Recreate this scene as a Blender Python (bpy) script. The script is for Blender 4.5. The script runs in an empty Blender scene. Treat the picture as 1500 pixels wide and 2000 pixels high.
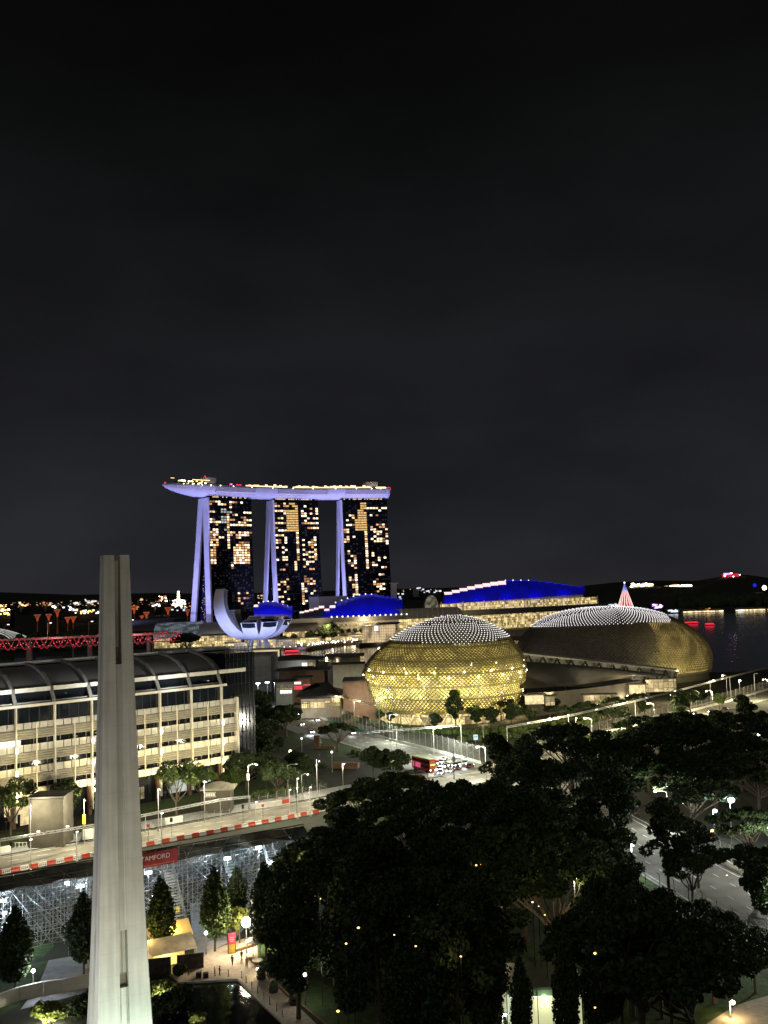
import bpy, math, random
import numpy as np
from mathutils import Vector
R = math.radians
S = bpy.context.scene
COL = S.collection
random.seed(7)
# ------------------------------------------------------------------ camera, sky, sun, exposure
F, CX, CY, H = 1950.0, 750.0, 1000.0, 62.6
TH = math.atan(150.0 / F)
cam_d = bpy.data.cameras.new('camera'); cam = bpy.data.objects.new('camera', cam_d); COL.objects.link(cam)
cam_d.sensor_fit = 'VERTICAL'; cam_d.sensor_height = 24.0; cam_d.lens = 24.0 * F / 2000.0
cam_d.clip_start = 1.0; cam_d.clip_end = 30000.0
ROLL = R(1.8)
from mathutils import Matrix
cam.location = (0, 0, H); cam.rotation_euler = (Matrix.Rotation(R(90) + TH, 3, 'X') @ Matrix.Rotation(-ROLL, 3, 'Z')).to_euler()
S.camera = cam
W = bpy.data.worlds.new("World"); S.world = W; W.use_nodes = True
nt = W.node_tree; nt.nodes.clear()
wo = nt.nodes.new('ShaderNodeOutputWorld'); bg = nt.nodes.new('ShaderNodeBackground')
sky = nt.nodes.new('ShaderNodeTexSky'); sky.sky_type = 'NISHITA'; sky.sun_disc = False
sky.sun_elevation = R(-4.0); sky.sun_rotation = R(-60)
hs = nt.nodes.new('ShaderNodeHueSaturation'); hs.inputs['Saturation'].default_value = 0.22; hs.inputs['Value'].default_value = 0.55
tc = nt.nodes.new('ShaderNodeTexCoord'); nz = nt.nodes.new('ShaderNodeTexNoise')
mp = nt.nodes.new('ShaderNodeMapping'); mp.inputs['Scale'].default_value = (1.3, 1.3, 3.4)
nz.inputs['Scale'].default_value = 2.0; nz.inputs['Detail'].default_value = 6.0
# city glow on the low cloud: more near the horizon, broken by faint cloud
sx = nt.nodes.new('ShaderNodeSeparateXYZ')
rp = nt.nodes.new('ShaderNodeValToRGB')
e = rp.color_ramp.elements
e[0].position = 0.0; e[0].color = (.020, .020, .0235, 1)
e[1].position = 1.0; e[1].color = (.0016, .0016, .0015, 1)
for p_, c_ in ((.05, (.0165, .0170, .0205, 1)), (.20, (.0112, .0114, .0140, 1)), (.33, (.0072, .0074, .0082, 1)), (.47, (.0030, .0032, .0030, 1))):
    q = e.new(p_); q.color = c_
mr = nt.nodes.new('ShaderNodeMapRange'); mr.inputs['From Min'].default_value = .3; mr.inputs['From Max'].default_value = .7
mr.inputs['To Min'].default_value = .62; mr.inputs['To Max'].default_value = 1.34
mx = nt.nodes.new('ShaderNodeMix'); mx.data_type = 'RGBA'; mx.blend_type = 'MULTIPLY'; mx.inputs[0].default_value = 1.0
ad = nt.nodes.new('ShaderNodeMix'); ad.data_type = 'RGBA'; ad.blend_type = 'ADD'; ad.inputs[0].default_value = 0.0012
L = nt.links.new
L(tc.outputs['Generated'], mp.inputs[0]); L(mp.outputs[0], nz.inputs['Vector']); L(nz.outputs['Fac'], mr.inputs['Value'])
L(tc.outputs['Generated'], sx.inputs[0]); L(sx.outputs['Z'], rp.inputs[0])
L(rp.outputs[0], mx.inputs[6]); L(mr.outputs[0], mx.inputs[7])
L(sky.outputs[0], hs.inputs['Color']); L(mx.outputs[2], ad.inputs[6]); L(hs.outputs[0], ad.inputs[7])
L(ad.outputs[2], bg.inputs[0]); bg.inputs[1].default_value = 1.0; L(bg.outputs[0], wo.inputs[0])
sun_d = bpy.data.lights.new('city_glow_fill', 'SUN'); sun_d.energy = 0.22; sun_d.angle = R(60); sun_d.color = (1, .95, .85)  # weak fill added for the city glow, from behind the camera
sun = bpy.data.objects.new('city_glow_fill', sun_d); COL.objects.link(sun); sun.rotation_euler = (R(55), 0, R(-20))
vs = S.view_settings; vs.view_transform = 'Standard'; vs.look = 'None'; vs.exposure = 0; vs.gamma = 1; vs.use_curve_mapping = False
S.render.engine = 'CYCLES'
cy = S.cycles; cy.use_denoising = True; cy.max_bounces = 5; cy.diffuse_bounces = 2; cy.glossy_bounces = 3
cy.transmission_bounces = 4; cy.transparent_max_bounces = 8; cy.sample_clamp_indirect = 3.0; cy.caustics_reflective = False; cy.caustics_refractive = False

# ------------------------------------------------------------------ measuring helpers (photo pixel <-> place)
ct, st = math.cos(TH), math.sin(TH)
cr, sr = math.cos(ROLL), math.sin(ROLL)
def _uv(px, py):
    a, b = (px - CX) / F, (CY - py) / F
    return a * cr + b * sr, -a * sr + b * cr
def P(px, py, Y):
    u, v = _uv(px, py); k = Y / (ct - v * st)
    return Vector((u * k, Y, H + k * (st + v * ct)))
def G(px, py, z=0.0):
    u, v = _uv(px, py); k = (z - H) / (st + v * ct)
    return Vector((u * k, k * (ct - v * st), z))
def ZA(py, Y, px=CX): return P(px, py, Y).z
def proj(p):
    dx, dy, dz = p[0], p[1], p[2] - H
    w = dy * ct + dz * st; v = (-dy * st + dz * ct) / w; u = dx / w
    return CX + F * (u * cr - v * sr), CY - F * (u * sr + v * cr)
def _old(p):
    dx, dy, dz = p[0], p[1], p[2] - H
    w = dy * ct + dz * st; return CX + F * dx / w, CY - F * (-dy * st + dz * ct) / w
def RE(pts):      # ground points first read off the photo with a level camera, read again with its tilt
    return [(lambda q: (q.x, q.y))(G(*_old((p[0], p[1], 0)))) for p in pts]
def REZ(p): q = _old(p); return P(q[0], q[1], p[1])
# ------------------------------------------------------------------ object helpers
def wl(o):
    v = Vector((0, 0, 0))
    while o is not None: v += o.location; o = o.parent
    return v
def tag(o, label=None, cat=None, group=None, kind=None):
    if label: o['label'] = label
    if cat: o['category'] = cat
    if group: o['group'] = group
    if kind or cat: o['kind'] = kind or 'thing'
    return o
def thing(name, label, cat, loc=(0, 0, 0), rz=0.0, group=None):
    o = bpy.data.objects.new(name, None); COL.objects.link(o); o.location = loc; o.rotation_euler = (0, 0, rz)
    o.empty_display_size = .5
    return tag(o, label, cat, group)
class MB:
    def __init__(s): s.v = []; s.f = []; s.mi = []; s.cur = 0
    def poly(s, pts, mi=None):
        n = len(s.v); s.v += [tuple(p) for p in pts]; s.f.append(tuple(range(n, n + len(pts)))); s.mi.append(s.cur if mi is None else mi)
        return s
    def mesh(s, vs, fs):
        n = len(s.v); s.v += [tuple(p) for p in vs]
        for f in fs: s.f.append(tuple(n + i for i in f)); s.mi.append(s.cur)
        return s
    def box(s, c, d, rz=0.0):
        x, y, z = d[0] / 2, d[1] / 2, d[2] / 2; ca, sa = math.cos(rz), math.sin(rz)
        vs = [(c[0] + a * x * ca - b * y * sa, c[1] + a * x * sa + b * y * ca, c[2] + g * z) for g in (-1, 1) for a, b in ((-1, -1), (1, -1), (1, 1), (-1, 1))]
        return s.mesh(vs, [(3, 2, 1, 0), (4, 5, 6, 7), (0, 1, 5, 4), (1, 2, 6, 5), (2, 3, 7, 6), (3, 0, 4, 7)])
    def frame_box(s, o, ax, ay, az):   # box from a corner and three edge vectors
        o, ax, ay, az = map(Vector, (o, ax, ay, az))
        vs = [o, o + ax, o + ax + ay, o + ay, o + az, o + ax + az, o + ax + ay + az, o + ay + az]
        return s.mesh(vs, [(3, 2, 1, 0), (4, 5, 6, 7), (0, 1, 5, 4), (1, 2, 6, 5), (2, 3, 7, 6), (3, 0, 4, 7)])
    def prism(s, pts, z0, z1):
        n = len(pts); vs = [(p[0], p[1], z0) for p in pts] + [(p[0], p[1], z1) for p in pts]
        return s.mesh(vs, [tuple(range(n - 1, -1, -1)), tuple(range(n, 2 * n))] + [(i, (i + 1) % n, n + (i + 1) % n, n + i) for i in range(n)])
    def tube(s, a, b, r, n=6, r2=None, cap=True):
        a, b = Vector(a), Vector(b); d = b - a
        if d.length < 1e-6: return s
        d.normalize(); u = d.orthogonal().normalized(); w = d.cross(u); r2 = r if r2 is None else r2
        vs = [a + (u * math.cos(2 * math.pi * i / n) + w * math.sin(2 * math.pi * i / n)) * r for i in range(n)]
        vs += [b + (u * math.cos(2 * math.pi * i / n) + w * math.sin(2 * math.pi * i / n)) * r2 for i in range(n)]
        fs = [(i, (i + 1) % n, n + (i + 1) % n, n + i) for i in range(n)]
        if cap: fs += [tuple(range(n - 1, -1, -1)), tuple(range(n, 2 * n))]
        return s.mesh(vs, fs)
    def lathe(s, c, prof, n=16):       # prof: (r, z)
        vs = [(c[0] + r * math.cos(2 * math.pi * i / n), c[1] + r * math.sin(2 * math.pi * i / n), c[2] + z) for r, z in prof for i in range(n)]
        m = len(prof)
        fs = [(j * n + i, j * n + (i + 1) % n, (j + 1) * n + (i + 1) % n, (j + 1) * n + i) for j in range(m - 1) for i in range(n)]
        fs += [tuple(range(n - 1, -1, -1)), tuple((m - 1) * n + i for i in range(n))]
        return s.mesh(vs, fs)
    def ball(s, c, r, n=12, m=8, sz=1.0):
        return s.lathe(c, [(max(1e-3, r * math.sin(math.pi * j / m)), -sz * r * math.cos(math.pi * j / m)) for j in range(m + 1)], n)
    def strip(s, rows, closed=False):  # rows: list of equal-length point lists
        n = len(rows[0]); vs = [p for r in rows for p in r]; fs = []
        for j in range(len(rows) - 1):
            for i in range(n if closed else n - 1):
                k = (i + 1) % n; fs.append((j * n + i, j * n + k, (j + 1) * n + k, (j + 1) * n + i))
        return s.mesh(vs, fs)
    def build(s, name, mat, parent=None, smooth=False):
        me = bpy.data.meshes.new(name); o = bpy.data.objects.new(name, me); COL.objects.link(o)
        off = wl(parent) if parent is not None else Vector((0, 0, 0))
        if s.v:
            a = np.array([tuple(p) for p in s.v], dtype=float) - np.array(off)
            me.from_pydata([tuple(p) for p in a], [], s.f)
        mats = mat if isinstance(mat, (list, tuple)) else [mat]
        for m in mats: me.materials.append(m)
        if len(mats) > 1 and s.f: me.polygons.foreach_set('material_index', s.mi)
        if smooth and s.f: me.polygons.foreach_set('use_smooth', [True] * len(s.f))
        me.update()
        if parent is not None: o.parent = parent
        return o
def one(mb, name, mat, label, cat, group=None, kind=None, smooth=False):
    return tag(mb.build(name, mat, None, smooth), label, cat, group, kind)
def struct(mb, name, mat, smooth=False): return tag(mb.build(name, mat, None, smooth), None, None, None, 'structure')
def dup(o, parent=None, loc=None, rz=None, sc=None, label=None, group=None):
    c = o.copy(); COL.objects.link(c)
    if parent is not None: c.parent = parent
    if loc is not None: c.location = loc
    if rz is not None: c.rotation_euler = (0, 0, rz)
    if sc is not None: c.scale = sc if isinstance(sc, (tuple, list)) else (sc, sc, sc)
    if label: c['label'] = label
    if group: c['group'] = group
    for ch in KIDS.get(o.name, [k for k in o.children]): dup(ch, c)
    return c
KIDS = {}
def lamp(kind, loc, energy, color=(1, .85, .6), target=None, size=.3, angle=120, blend=.6, parent=None):
    d = bpy.data.lights.new('lamp_light', kind); d.energy = energy; d.color = color
    if kind in ('POINT', 'SPOT'): d.shadow_soft_size = size
    if kind == 'SPOT': d.spot_size = R(angle); d.spot_blend = blend
    if kind == 'AREA': d.size = size
    o = bpy.data.objects.new('lamp_light', d); COL.objects.link(o); loc = Vector(loc)
    if target is not None: o.rotation_euler = (Vector(target) - loc).to_track_quat('-Z', 'Y').to_euler()
    if parent is not None: o.parent = parent; loc = loc - wl(parent)
    o.location = loc
    return o
ORD = 'first second third fourth fifth sixth seventh eighth ninth tenth eleventh twelfth thirteenth fourteenth fifteenth sixteenth seventeenth eighteenth nineteenth twentieth twenty-first twenty-second twenty-third twenty-fourth twenty-fifth twenty-sixth twenty-seventh twenty-eighth twenty-ninth thirtieth thirty-first thirty-second thirty-third thirty-fourth thirty-fifth thirty-sixth thirty-seventh thirty-eighth thirty-ninth fortieth'.split()
# ------------------------------------------------------------------ materials
def mat(name, col, rough=.7, metal=0.0, var=.25, scale=.5, bump=0.0, stretch=(1, 1, 1), spec=.4, col2=None):
    m = bpy.data.materials.new(name); m.use_nodes = True; n = m.node_tree; b = n.nodes['Principled BSDF']
    b.inputs['Roughness'].default_value = rough; b.inputs['Metallic'].default_value = metal; b.inputs['Specular IOR Level'].default_value = spec
    t = n.nodes.new('ShaderNodeTexCoord'); mp = n.nodes.new('ShaderNodeMapping'); mp.inputs['Scale'].default_value = stretch
    z = n.nodes.new('ShaderNodeTexNoise'); z.inputs['Scale'].default_value = scale; z.inputs['Detail'].default_value = 6
    r = n.nodes.new('ShaderNodeValToRGB')
    lo = tuple(c * (1 - var) for c in col); hi = tuple(min(1, c * (1 + var)) for c in (col2 or col))
    r.color_ramp.elements[0].position = .3; r.color_ramp.elements[0].color = (*lo, 1)
    r.color_ramp.elements[1].position = .7; r.color_ramp.elements[1].color = (*hi, 1)
    n.links.new(t.outputs['Object'], mp.inputs[0]); n.links.new(mp.outputs[0], z.inputs['Vector'])
    n.links.new(z.outputs['Fac'], r.inputs[0]); n.links.new(r.outputs[0], b.inputs['Base Color'])
    if bump:
        bp = n.nodes.new('ShaderNodeBump'); bp.inputs['Strength'].default_value = bump; bp.inputs['Distance'].default_value = .1
        n.links.new(z.outputs['Fac'], bp.inputs['Height']); n.links.new(bp.outputs[0], b.inputs['Normal'])
    return m
def emit(name, col, strength, sampling=False, var=0.0, scale=1.0, stretch=(1, 1, 1), lo=.0, p0=.4, p1=.6, base=(.012, .012, .012)):
    """a surface that gives off light; var > 0 breaks it up into brighter and darker rooms or lamps"""
    m = bpy.data.materials.new(name); m.use_nodes = True; n = m.node_tree; b = n.nodes['Principled BSDF']
    b.inputs['Base Color'].default_value = (*base, 1); b.inputs['Roughness'].default_value = .4
    b.inputs['Emission Color'].default_value = (*col, 1); b.inputs['Emission Strength'].default_value = strength
    if var:
        t = n.nodes.new('ShaderNodeTexCoord'); mp = n.nodes.new('ShaderNodeMapping'); mp.inputs['Scale'].default_value = stretch
        z = n.nodes.new('ShaderNodeTexNoise'); z.inputs['Scale'].default_value = scale; z.inputs['Detail'].default_value = 4
        r = n.nodes.new('ShaderNodeMapRange'); r.inputs['From Min'].default_value = p0; r.inputs['From Max'].default_value = p1
        r.inputs['To Min'].default_value = strength * lo; r.inputs['To Max'].default_value = strength
        n.links.new(t.outputs['Object'], mp.inputs[0]); n.links.new(mp.outputs[0], z.inputs['Vector'])
        n.links.new(z.outputs['Fac'], r.inputs['Value']); n.links.new(r.outputs[0], b.inputs['Emission Strength'])
    m.cycles.emission_sampling = 'AUTO' if sampling else 'NONE'
    return m
M = {}
M['ground'] = mat('ground_dirt', (.022, .026, .016), .95, scale=.05, var=.5)
M['grass'] = mat('lawn_grass', (.035, .07, .016), .95, scale=.8, var=.45, bump=.4)
M['asphalt'] = mat('asphalt', (.13, .13, .115), .8, scale=.22, var=.34, stretch=(1, 1, 1))
M['track'] = mat('track_asphalt', (.165, .16, .135), .75, scale=.18, var=.32)
M['paving'] = mat('stone_paving', (.38, .33, .26), .8, scale=1.2, var=.22)
M['path'] = mat('grey_path', (.28, .29, .30), .8, scale=.7, var=.2)
M['kerb'] = mat('kerb_stone', (.38, .37, .33), .8, scale=.6)
M['paint'] = mat('white_paint', (.7, .7, .66), .6, scale=3, var=.15)
M['yellow_paint'] = mat('yellow_paint', (.7, .5, .08), .6)
M['white'] = mat('white_panel', (.72, .71, .66), .6, scale=.6, var=.12)
M['louvre'] = mat('louvre_metal', (.6, .58, .5), .5, scale=.6, var=.12)
M['offwhite'] = mat('off_white_wall', (.5, .48, .42), .8, scale=.4, var=.15)
M['lav'] = mat('pale_concrete_fin', (.62, .62, .66), .8, scale=.06, var=.1)
M['hull'] = mat('hull_metal', (.62, .62, .68), .55, scale=.08, var=.08)
M['grey'] = mat('grey_metal', (.3, .3, .3), .5, .3)
M['grey_wall'] = mat('grey_wall', (.25, .25, .24), .85, scale=.3, var=.2)
M['steel'] = mat('galvanised_steel', (.52, .54, .55), .35, .7, scale=3)
M['dark_metal'] = mat('dark_metal', (.05, .05, .05), .45, .5)
M['black'] = mat('black_matt', (.015, .015, .016), .8)
M['roof_dark'] = mat('dark_roof_sheet', (.06, .058, .055), .6, scale=.3)
M['roof_grey'] = mat('ribbed_grey_roof', (.15, .145, .14), .5, .2, scale=.3, var=.12)
M['brown'] = mat('brown_stone_wall', (.16, .09, .055), .8, scale=.4)
M['alum'] = mat('bronze_aluminium_hood', (.40, .38, .19), .38, .6, scale=.5, var=.2)
M['alum_dark'] = mat('unlit_tone_hood', (.155, .15, .14), .4, .3, scale=.5, var=.25)  # far dome's lack of light put into a darker hood colour
M['bar'] = mat('bronze_lattice_bar', (.11, .085, .04), .5, .5)
M['trunk'] = mat('tree_bark', (.09, .07, .05), .9, scale=4, bump=.4)
M['leaf'] = mat('dark_leaf', (.035, .055, .02), .6, scale=1.5, var=.5, spec=.25)
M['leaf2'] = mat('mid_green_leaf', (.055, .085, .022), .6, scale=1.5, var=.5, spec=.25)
M['leaf3'] = mat('lamplit_leaf', (.10, .12, .025), .6, scale=2, var=.5, spec=.25)  # lit plants only; lamplight is put into the paler leaf colour
M['red'] = mat('red_plastic', (.55, .09, .05), .45, scale=1.5, var=.15)
M['red_cloth'] = mat('red_banner', (.27, .02, .03), .7)
M['wtext'] = mat('white_letters', (.85, .82, .8), .6)
M['ylw'] = mat('yellow_sign_board', (.8, .62, .03), .6)
M['net'] = mat('dark_shade_net', (.10, .098, .07), .9, scale=.5, var=.5)
M['skin'] = mat('skin', (.42, .25, .17), .6)
M['cloth_dark'] = mat('dark_cloth', (.03, .03, .04), .9)
M['cloth_tan'] = mat('tan_cloth', (.3, .2, .14), .9)
M['hair'] = mat('black_hair', (.01, .01, .01), .6)
M['tyre'] = mat('tyre_rubber', (.02, .02, .02), .9)
M['canvas'] = mat('tent_canvas', (.55, .5, .38), .8, scale=.8)
def glass(name, col, rough=.06, spec=.8):
    return mat(name, col, rough, 0, .3, .2, spec=spec)
M['glass'] = glass('dark_window_glass', (.012, .016, .022))
M['tower_glass'] = glass('tower_curtain_glass', (.004, .0042, .005), .1, .25)
M['grid_black'] = mat('black_mullion_metal', (.004, .004, .004), .6, spec=.1)
M['atrium'] = glass('atrium_blue_glass', (.006, .012, .04), .1)
M['glass_blue'] = glass('blue_black_glass', (.008, .012, .02), .12)
M['carglass'] = glass('car_window_glass', (.01, .01, .012))
# concrete of the memorial: board joints, rain streaks
def concrete():
    m = mat('weathered_concrete', (.50, .47, .40), .85, scale=.35, var=.1, bump=.15)
    n = m.node_tree; b = n.nodes['Principled BSDF']
    src = b.inputs['Base Color'].links[0].from_socket
    t = n.nodes.new('ShaderNodeTexCoord'); mp = n.nodes.new('ShaderNodeMapping'); mp.inputs['Scale'].default_value = (1.6, 1.6, .05)
    z = n.nodes.new('ShaderNodeTexNoise'); z.inputs['Scale'].default_value = 1.0; z.inputs['Detail'].default_value = 5
    r = n.nodes.new('ShaderNodeMapRange'); r.inputs['From Min'].default_value = .35; r.inputs['From Max'].default_value = .65; r.inputs['To Min'].default_value = .84; r.inputs['To Max'].default_value = 1.06
    w = n.nodes.new('ShaderNodeTexWave'); w.bands_direction = 'Z'; w.inputs['Scale'].default_value = .115; w.inputs['Distortion'].default_value = .15
    r2 = n.nodes.new('ShaderNodeMapRange'); r2.inputs['From Min'].default_value = .0; r2.inputs['From Max'].default_value = .006; r2.inputs['To Min'].default_value = .93; r2.inputs['To Max'].default_value = 1
    mu = n.nodes.new('ShaderNodeMath'); mu.operation = 'MULTIPLY'
    mm = n.nodes.new('ShaderNodeMix'); mm.data_type = 'RGBA'; mm.blend_type = 'MULTIPLY'; mm.inputs[0].default_value = 1
    l = n.links.new
    l(t.outputs['Object'], mp.inputs[0]); l(mp.outputs[0], z.inputs['Vector']); l(z.outputs['Fac'], r.inputs['Value'])
    l(t.outputs['Object'], w.inputs['Vector']); l(w.outputs['Fac'], r2.inputs['Value'])
    l(r.outputs[0], mu.inputs[0]); l(r2.outputs[0], mu.inputs[1]); l(src, mm.inputs[6]); l(mu.outputs[0], mm.inputs[7]); l(mm.outputs[2], b.inputs['Base Color'])
    return m
M['concrete'] = concrete()
def water():
    m = bpy.data.materials.new('bay_water'); m.use_nodes = True; n = m.node_tree; b = n.nodes['Principled BSDF']
    b.inputs['Base Color'].default_value = (.006, .008, .01, 1); b.inputs['Roughness'].default_value = .06; b.inputs['IOR'].default_value = 1.33
    t = n.nodes.new('ShaderNodeTexCoord'); z = n.nodes.new('ShaderNodeTexNoise'); z.inputs['Scale'].default_value = .35; z.inputs['Detail'].default_value = 4
    bp = n.nodes.new('ShaderNodeBump'); bp.inputs['Strength'].default_value = .26; bp.inputs['Distance'].default_value = .3
    n.links.new(t.outputs['Object'], z.inputs['Vector']); n.links.new(z.outputs['Fac'], bp.inputs['Height']); n.links.new(bp.outputs[0], b.inputs['Normal'])
    return m
M['water'] = water()
# light givers
M['e_white'] = emit('white_lamp_glow', (.9, .97, 1), 14)
M['e_cool'] = emit('cool_lamp_glow', (.72, .87, 1), 16)
M['e_warm'] = emit('warm_lamp_glow', (1, .82, .52), 12)
M['e_amber'] = emit('amber_lamp_glow', (1, .55, .14), 5)
M['e_red'] = emit('red_lamp_glow', (1, .03, .06), 1.5)
M['e_dred'] = emit('deep_red_light_strip', (1, .02, .05), .55)
M['e_head'] = emit('headlamp_glow', (.95, .97, 1), 12)
M['e_win'] = emit('lit_room_window', (1, .70, .38), 2.3, var=1, scale=.23, lo=.42, p0=.35, p1=.62)
M['e_win2'] = emit('orange_lit_room_window', (1, .50, .2), 1.3, var=1, scale=.23, lo=.4, p0=.35, p1=.62)
M['e_win3'] = emit('bright_lit_room_window', (1, .82, .58), 2.8, var=1, scale=.23, lo=.5, p0=.35, p1=.62)
M['e_win4'] = emit('dim_lit_room_window', (1, .5, .22), .45, var=1, scale=.23, lo=.4, p0=.35, p1=.62)
M['e_dot'] = emit('crown_dot_light', (1, .95, .97), 1.7)
M['e_winw'] = emit('cool_lit_room_window', (.85, .95, .8), .7, var=1, scale=.25, lo=.3, p0=.35, p1=.62)
M['e_gold'] = emit('gold_lit_window', (1, .60, .2), 1.15, var=1, scale=.5, lo=.45, p0=.35, p1=.62)
def rooms(name, col, strength, bw=3.2, bh=3.6, lo=.12, mortar=.16, axis=(1, .45)):
    """a glazed front of many bays, each bay lit on its own"""
    m = bpy.data.materials.new(name); m.use_nodes = True; n = m.node_tree; b = n.nodes['Principled BSDF']; l = n.links.new
    b.inputs['Base Color'].default_value = (.1, .09, .07, 1); b.inputs['Roughness'].default_value = .3; b.inputs['Emission Color'].default_value = (*col, 1)
    t = n.nodes.new('ShaderNodeTexCoord'); s = n.nodes.new('ShaderNodeSeparateXYZ'); l(t.outputs['Object'], s.inputs[0])
    mm = n.nodes.new('ShaderNodeMath'); mm.operation = 'MULTIPLY_ADD'; l(s.outputs['Y'], mm.inputs[0]); mm.inputs[1].default_value = axis[1]; l(s.outputs['X'], mm.inputs[2])
    c = n.nodes.new('ShaderNodeCombineXYZ'); l(mm.outputs[0], c.inputs[0]); l(s.outputs['Z'], c.inputs[1])
    k = n.nodes.new('ShaderNodeTexBrick'); k.offset = 0; k.inputs['Scale'].default_value = 1; k.inputs['Brick Width'].default_value = bw; k.inputs['Row Height'].default_value = bh; k.inputs['Mortar Size'].default_value = mortar; k.inputs['Mortar Smooth'].default_value = .1
    k.inputs['Color1'].default_value = (lo, lo, lo, 1); k.inputs['Color2'].default_value = (1, 1, 1, 1); k.inputs['Mortar'].default_value = (.03, .03, .03, 1); l(c.outputs[0], k.inputs['Vector'])
    z = n.nodes.new('ShaderNodeTexNoise'); z.inputs['Scale'].default_value = .9; z.inputs['Detail'].default_value = 5; l(t.outputs['Object'], z.inputs['Vector'])
    r = n.nodes.new('ShaderNodeMapRange'); r.inputs['From Min'].default_value = .35; r.inputs['From Max'].default_value = .65; r.inputs['To Min'].default_value = strength * .45; r.inputs['To Max'].default_value = strength * 1.5; l(z.outputs['Fac'], r.inputs['Value'])
    q = n.nodes.new('ShaderNodeMath'); q.operation = 'MULTIPLY'; l(k.outputs['Color'], q.inputs[0]); l(r.outputs[0], q.inputs[1]); l(q.outputs[0], b.inputs['Emission Strength'])
    m.cycles.emission_sampling = 'NONE'; return m
M['e_shop'] = rooms('lit_shop_front', (1, .76, .33), 1.25)
M['e_shopdim'] = rooms('dim_lit_shop_front', (1, .78, .38), .5, 2.6, 3.2)
M['e_int'] = emit('lit_interior', (1, .76, .38), 1.3, var=1, scale=.6, lo=.45, p0=.35, p1=.68)
M['e_panel'] = emit('lit_white_sign', (1, .97, .9), 2.2)
M['e_blue'] = emit('blue_wash_glow', (.003, .004, .42), .42, var=1, scale=.05, lo=.5, p0=.3, p1=.7, base=(.015, .015, .5))  # blue floodlight wash put into the roof's own glow and base colour
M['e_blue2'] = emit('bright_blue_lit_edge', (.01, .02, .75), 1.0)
M['e_pink'] = emit('pink_lit_edge', (1, .66, .66), 1.4)
M['e_led'] = emit('white_led_dot', (1, .97, .95), 2.2)
M['e_purple'] = emit('purple_light', (.5, .2, 1), 3)
# ================================================================== ground, water, roads
struct(MB().poly([(-12000, -600, 0), (12000, -600, 0), (12000, 14000, 0), (-12000, 14000, 0)]), 'ground', M['ground'])
def WP(pts): return [(*((RE([p])[0]) if abs(p[0] / p[1]) < .42 and p[1] < 1350 else p[:2]), .03) for p in pts]
struct(MB().poly(WP([(-900, 700, .03), (-300, 830, .03), (-110, 905, .03), (-40, 865, .03), (40, 800, .03), (150, 740, .03), (260, 760, .03), (330, 800, .03), (430, 790, .03), (2600, 820, .03),
                  (2600, 1900, .03), (1100, 1880, .03), (560, 1850, .03), (420, 1800, .03), (330, 1500, .03), (191, 1280, .03), (-29, 1165, .03), (-50, 1120, .03), (-75, 1040, .03), (-100, 1010, .03), (-160, 1020, .03), (-900, 1100, .03)])), 'water', M['water'])
def ribbon(pts, width, z, mb=None):
    mb = mb or MB(); rows = []
    for i, p in enumerate(pts):
        a = Vector(pts[max(0, i - 1)][:2]); b = Vector(pts[min(len(pts) - 1, i + 1)][:2]); d = (b - a).normalized(); nrm = Vector((-d.y, d.x))
        rows.append([(p[0] + nrm.x * width / 2, p[1] + nrm.y * width / 2, z), (p[0] - nrm.x * width / 2, p[1] - nrm.y * width / 2, z)])
    return mb.strip(rows)
def offset(pts, off):
    out = []
    for i, p in enumerate(pts):
        a = Vector(pts[max(0, i - 1)][:2]); b = Vector(pts[min(len(pts) - 1, i + 1)][:2]); d = (b - a).normalized()
        out.append((p[0] - d.y * off, p[1] + d.x * off))
    return out
def along(pts, step, start=0.0):
    """points every step metres along a polyline with the local direction"""
    out = []; acc = start
    for a, b in zip(pts[:-1], pts[1:]):
        a = Vector(a[:2]); b = Vector(b[:2]); L_ = (b - a).length; d = (b - a) / L_
        while acc <= L_: out.append((a + d * acc, d)); acc += step
        acc -= L_
    return out
TRACK = RE([(-150, 187), (-88.5, 230.5), (-34.5, 280), (10, 322), (44, 347)])
AVENUE = RE([(-54, 540), (-36, 480), (-7, 414), (22, 366), (44, 340), (56, 290), (63.5, 245), (72, 200), (82, 150), (95, 80)])
DRIVE = RE([(40, 342), (62, 388), (90, 424), (137, 487), (236, 612), (420, 830)])
struct(ribbon(TRACK, 14.5, .05), 'race_road', M['track'])
struct(ribbon(AVENUE, 19, .054), 'avenue_road', M['asphalt'])
struct(ribbon(DRIVE, 19, .058), 'bridge_road', M['asphalt'])
struct(ribbon(offset(TRACK, 14.5), 9, .03, ribbon(offset(AVENUE, -13.5)[:5], 7, .032)), 'pavement', M['path'])
kb = MB()
for ln, off in ((TRACK, 7.6), (AVENUE, 10), (AVENUE, -10), (DRIVE, 10), (DRIVE, -10)):
    q = offset(ln, off)
    for a, b in zip(q[:-1], q[1:]):
        if ln is AVENUE and a[1] < 372 and b[1] > 320: continue
        if ln is DRIVE and a[1] < 360: continue
        d = (Vector(b) - Vector(a)); nrm = Vector((-d.y, d.x)).normalized() * .3
        kb.frame_box((a[0], a[1], 0), (d.x, d.y, 0), (nrm.x, nrm.y, 0), (0, 0, .2))
struct(kb, 'kerb', M['kerb'])
rm = MB()
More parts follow.
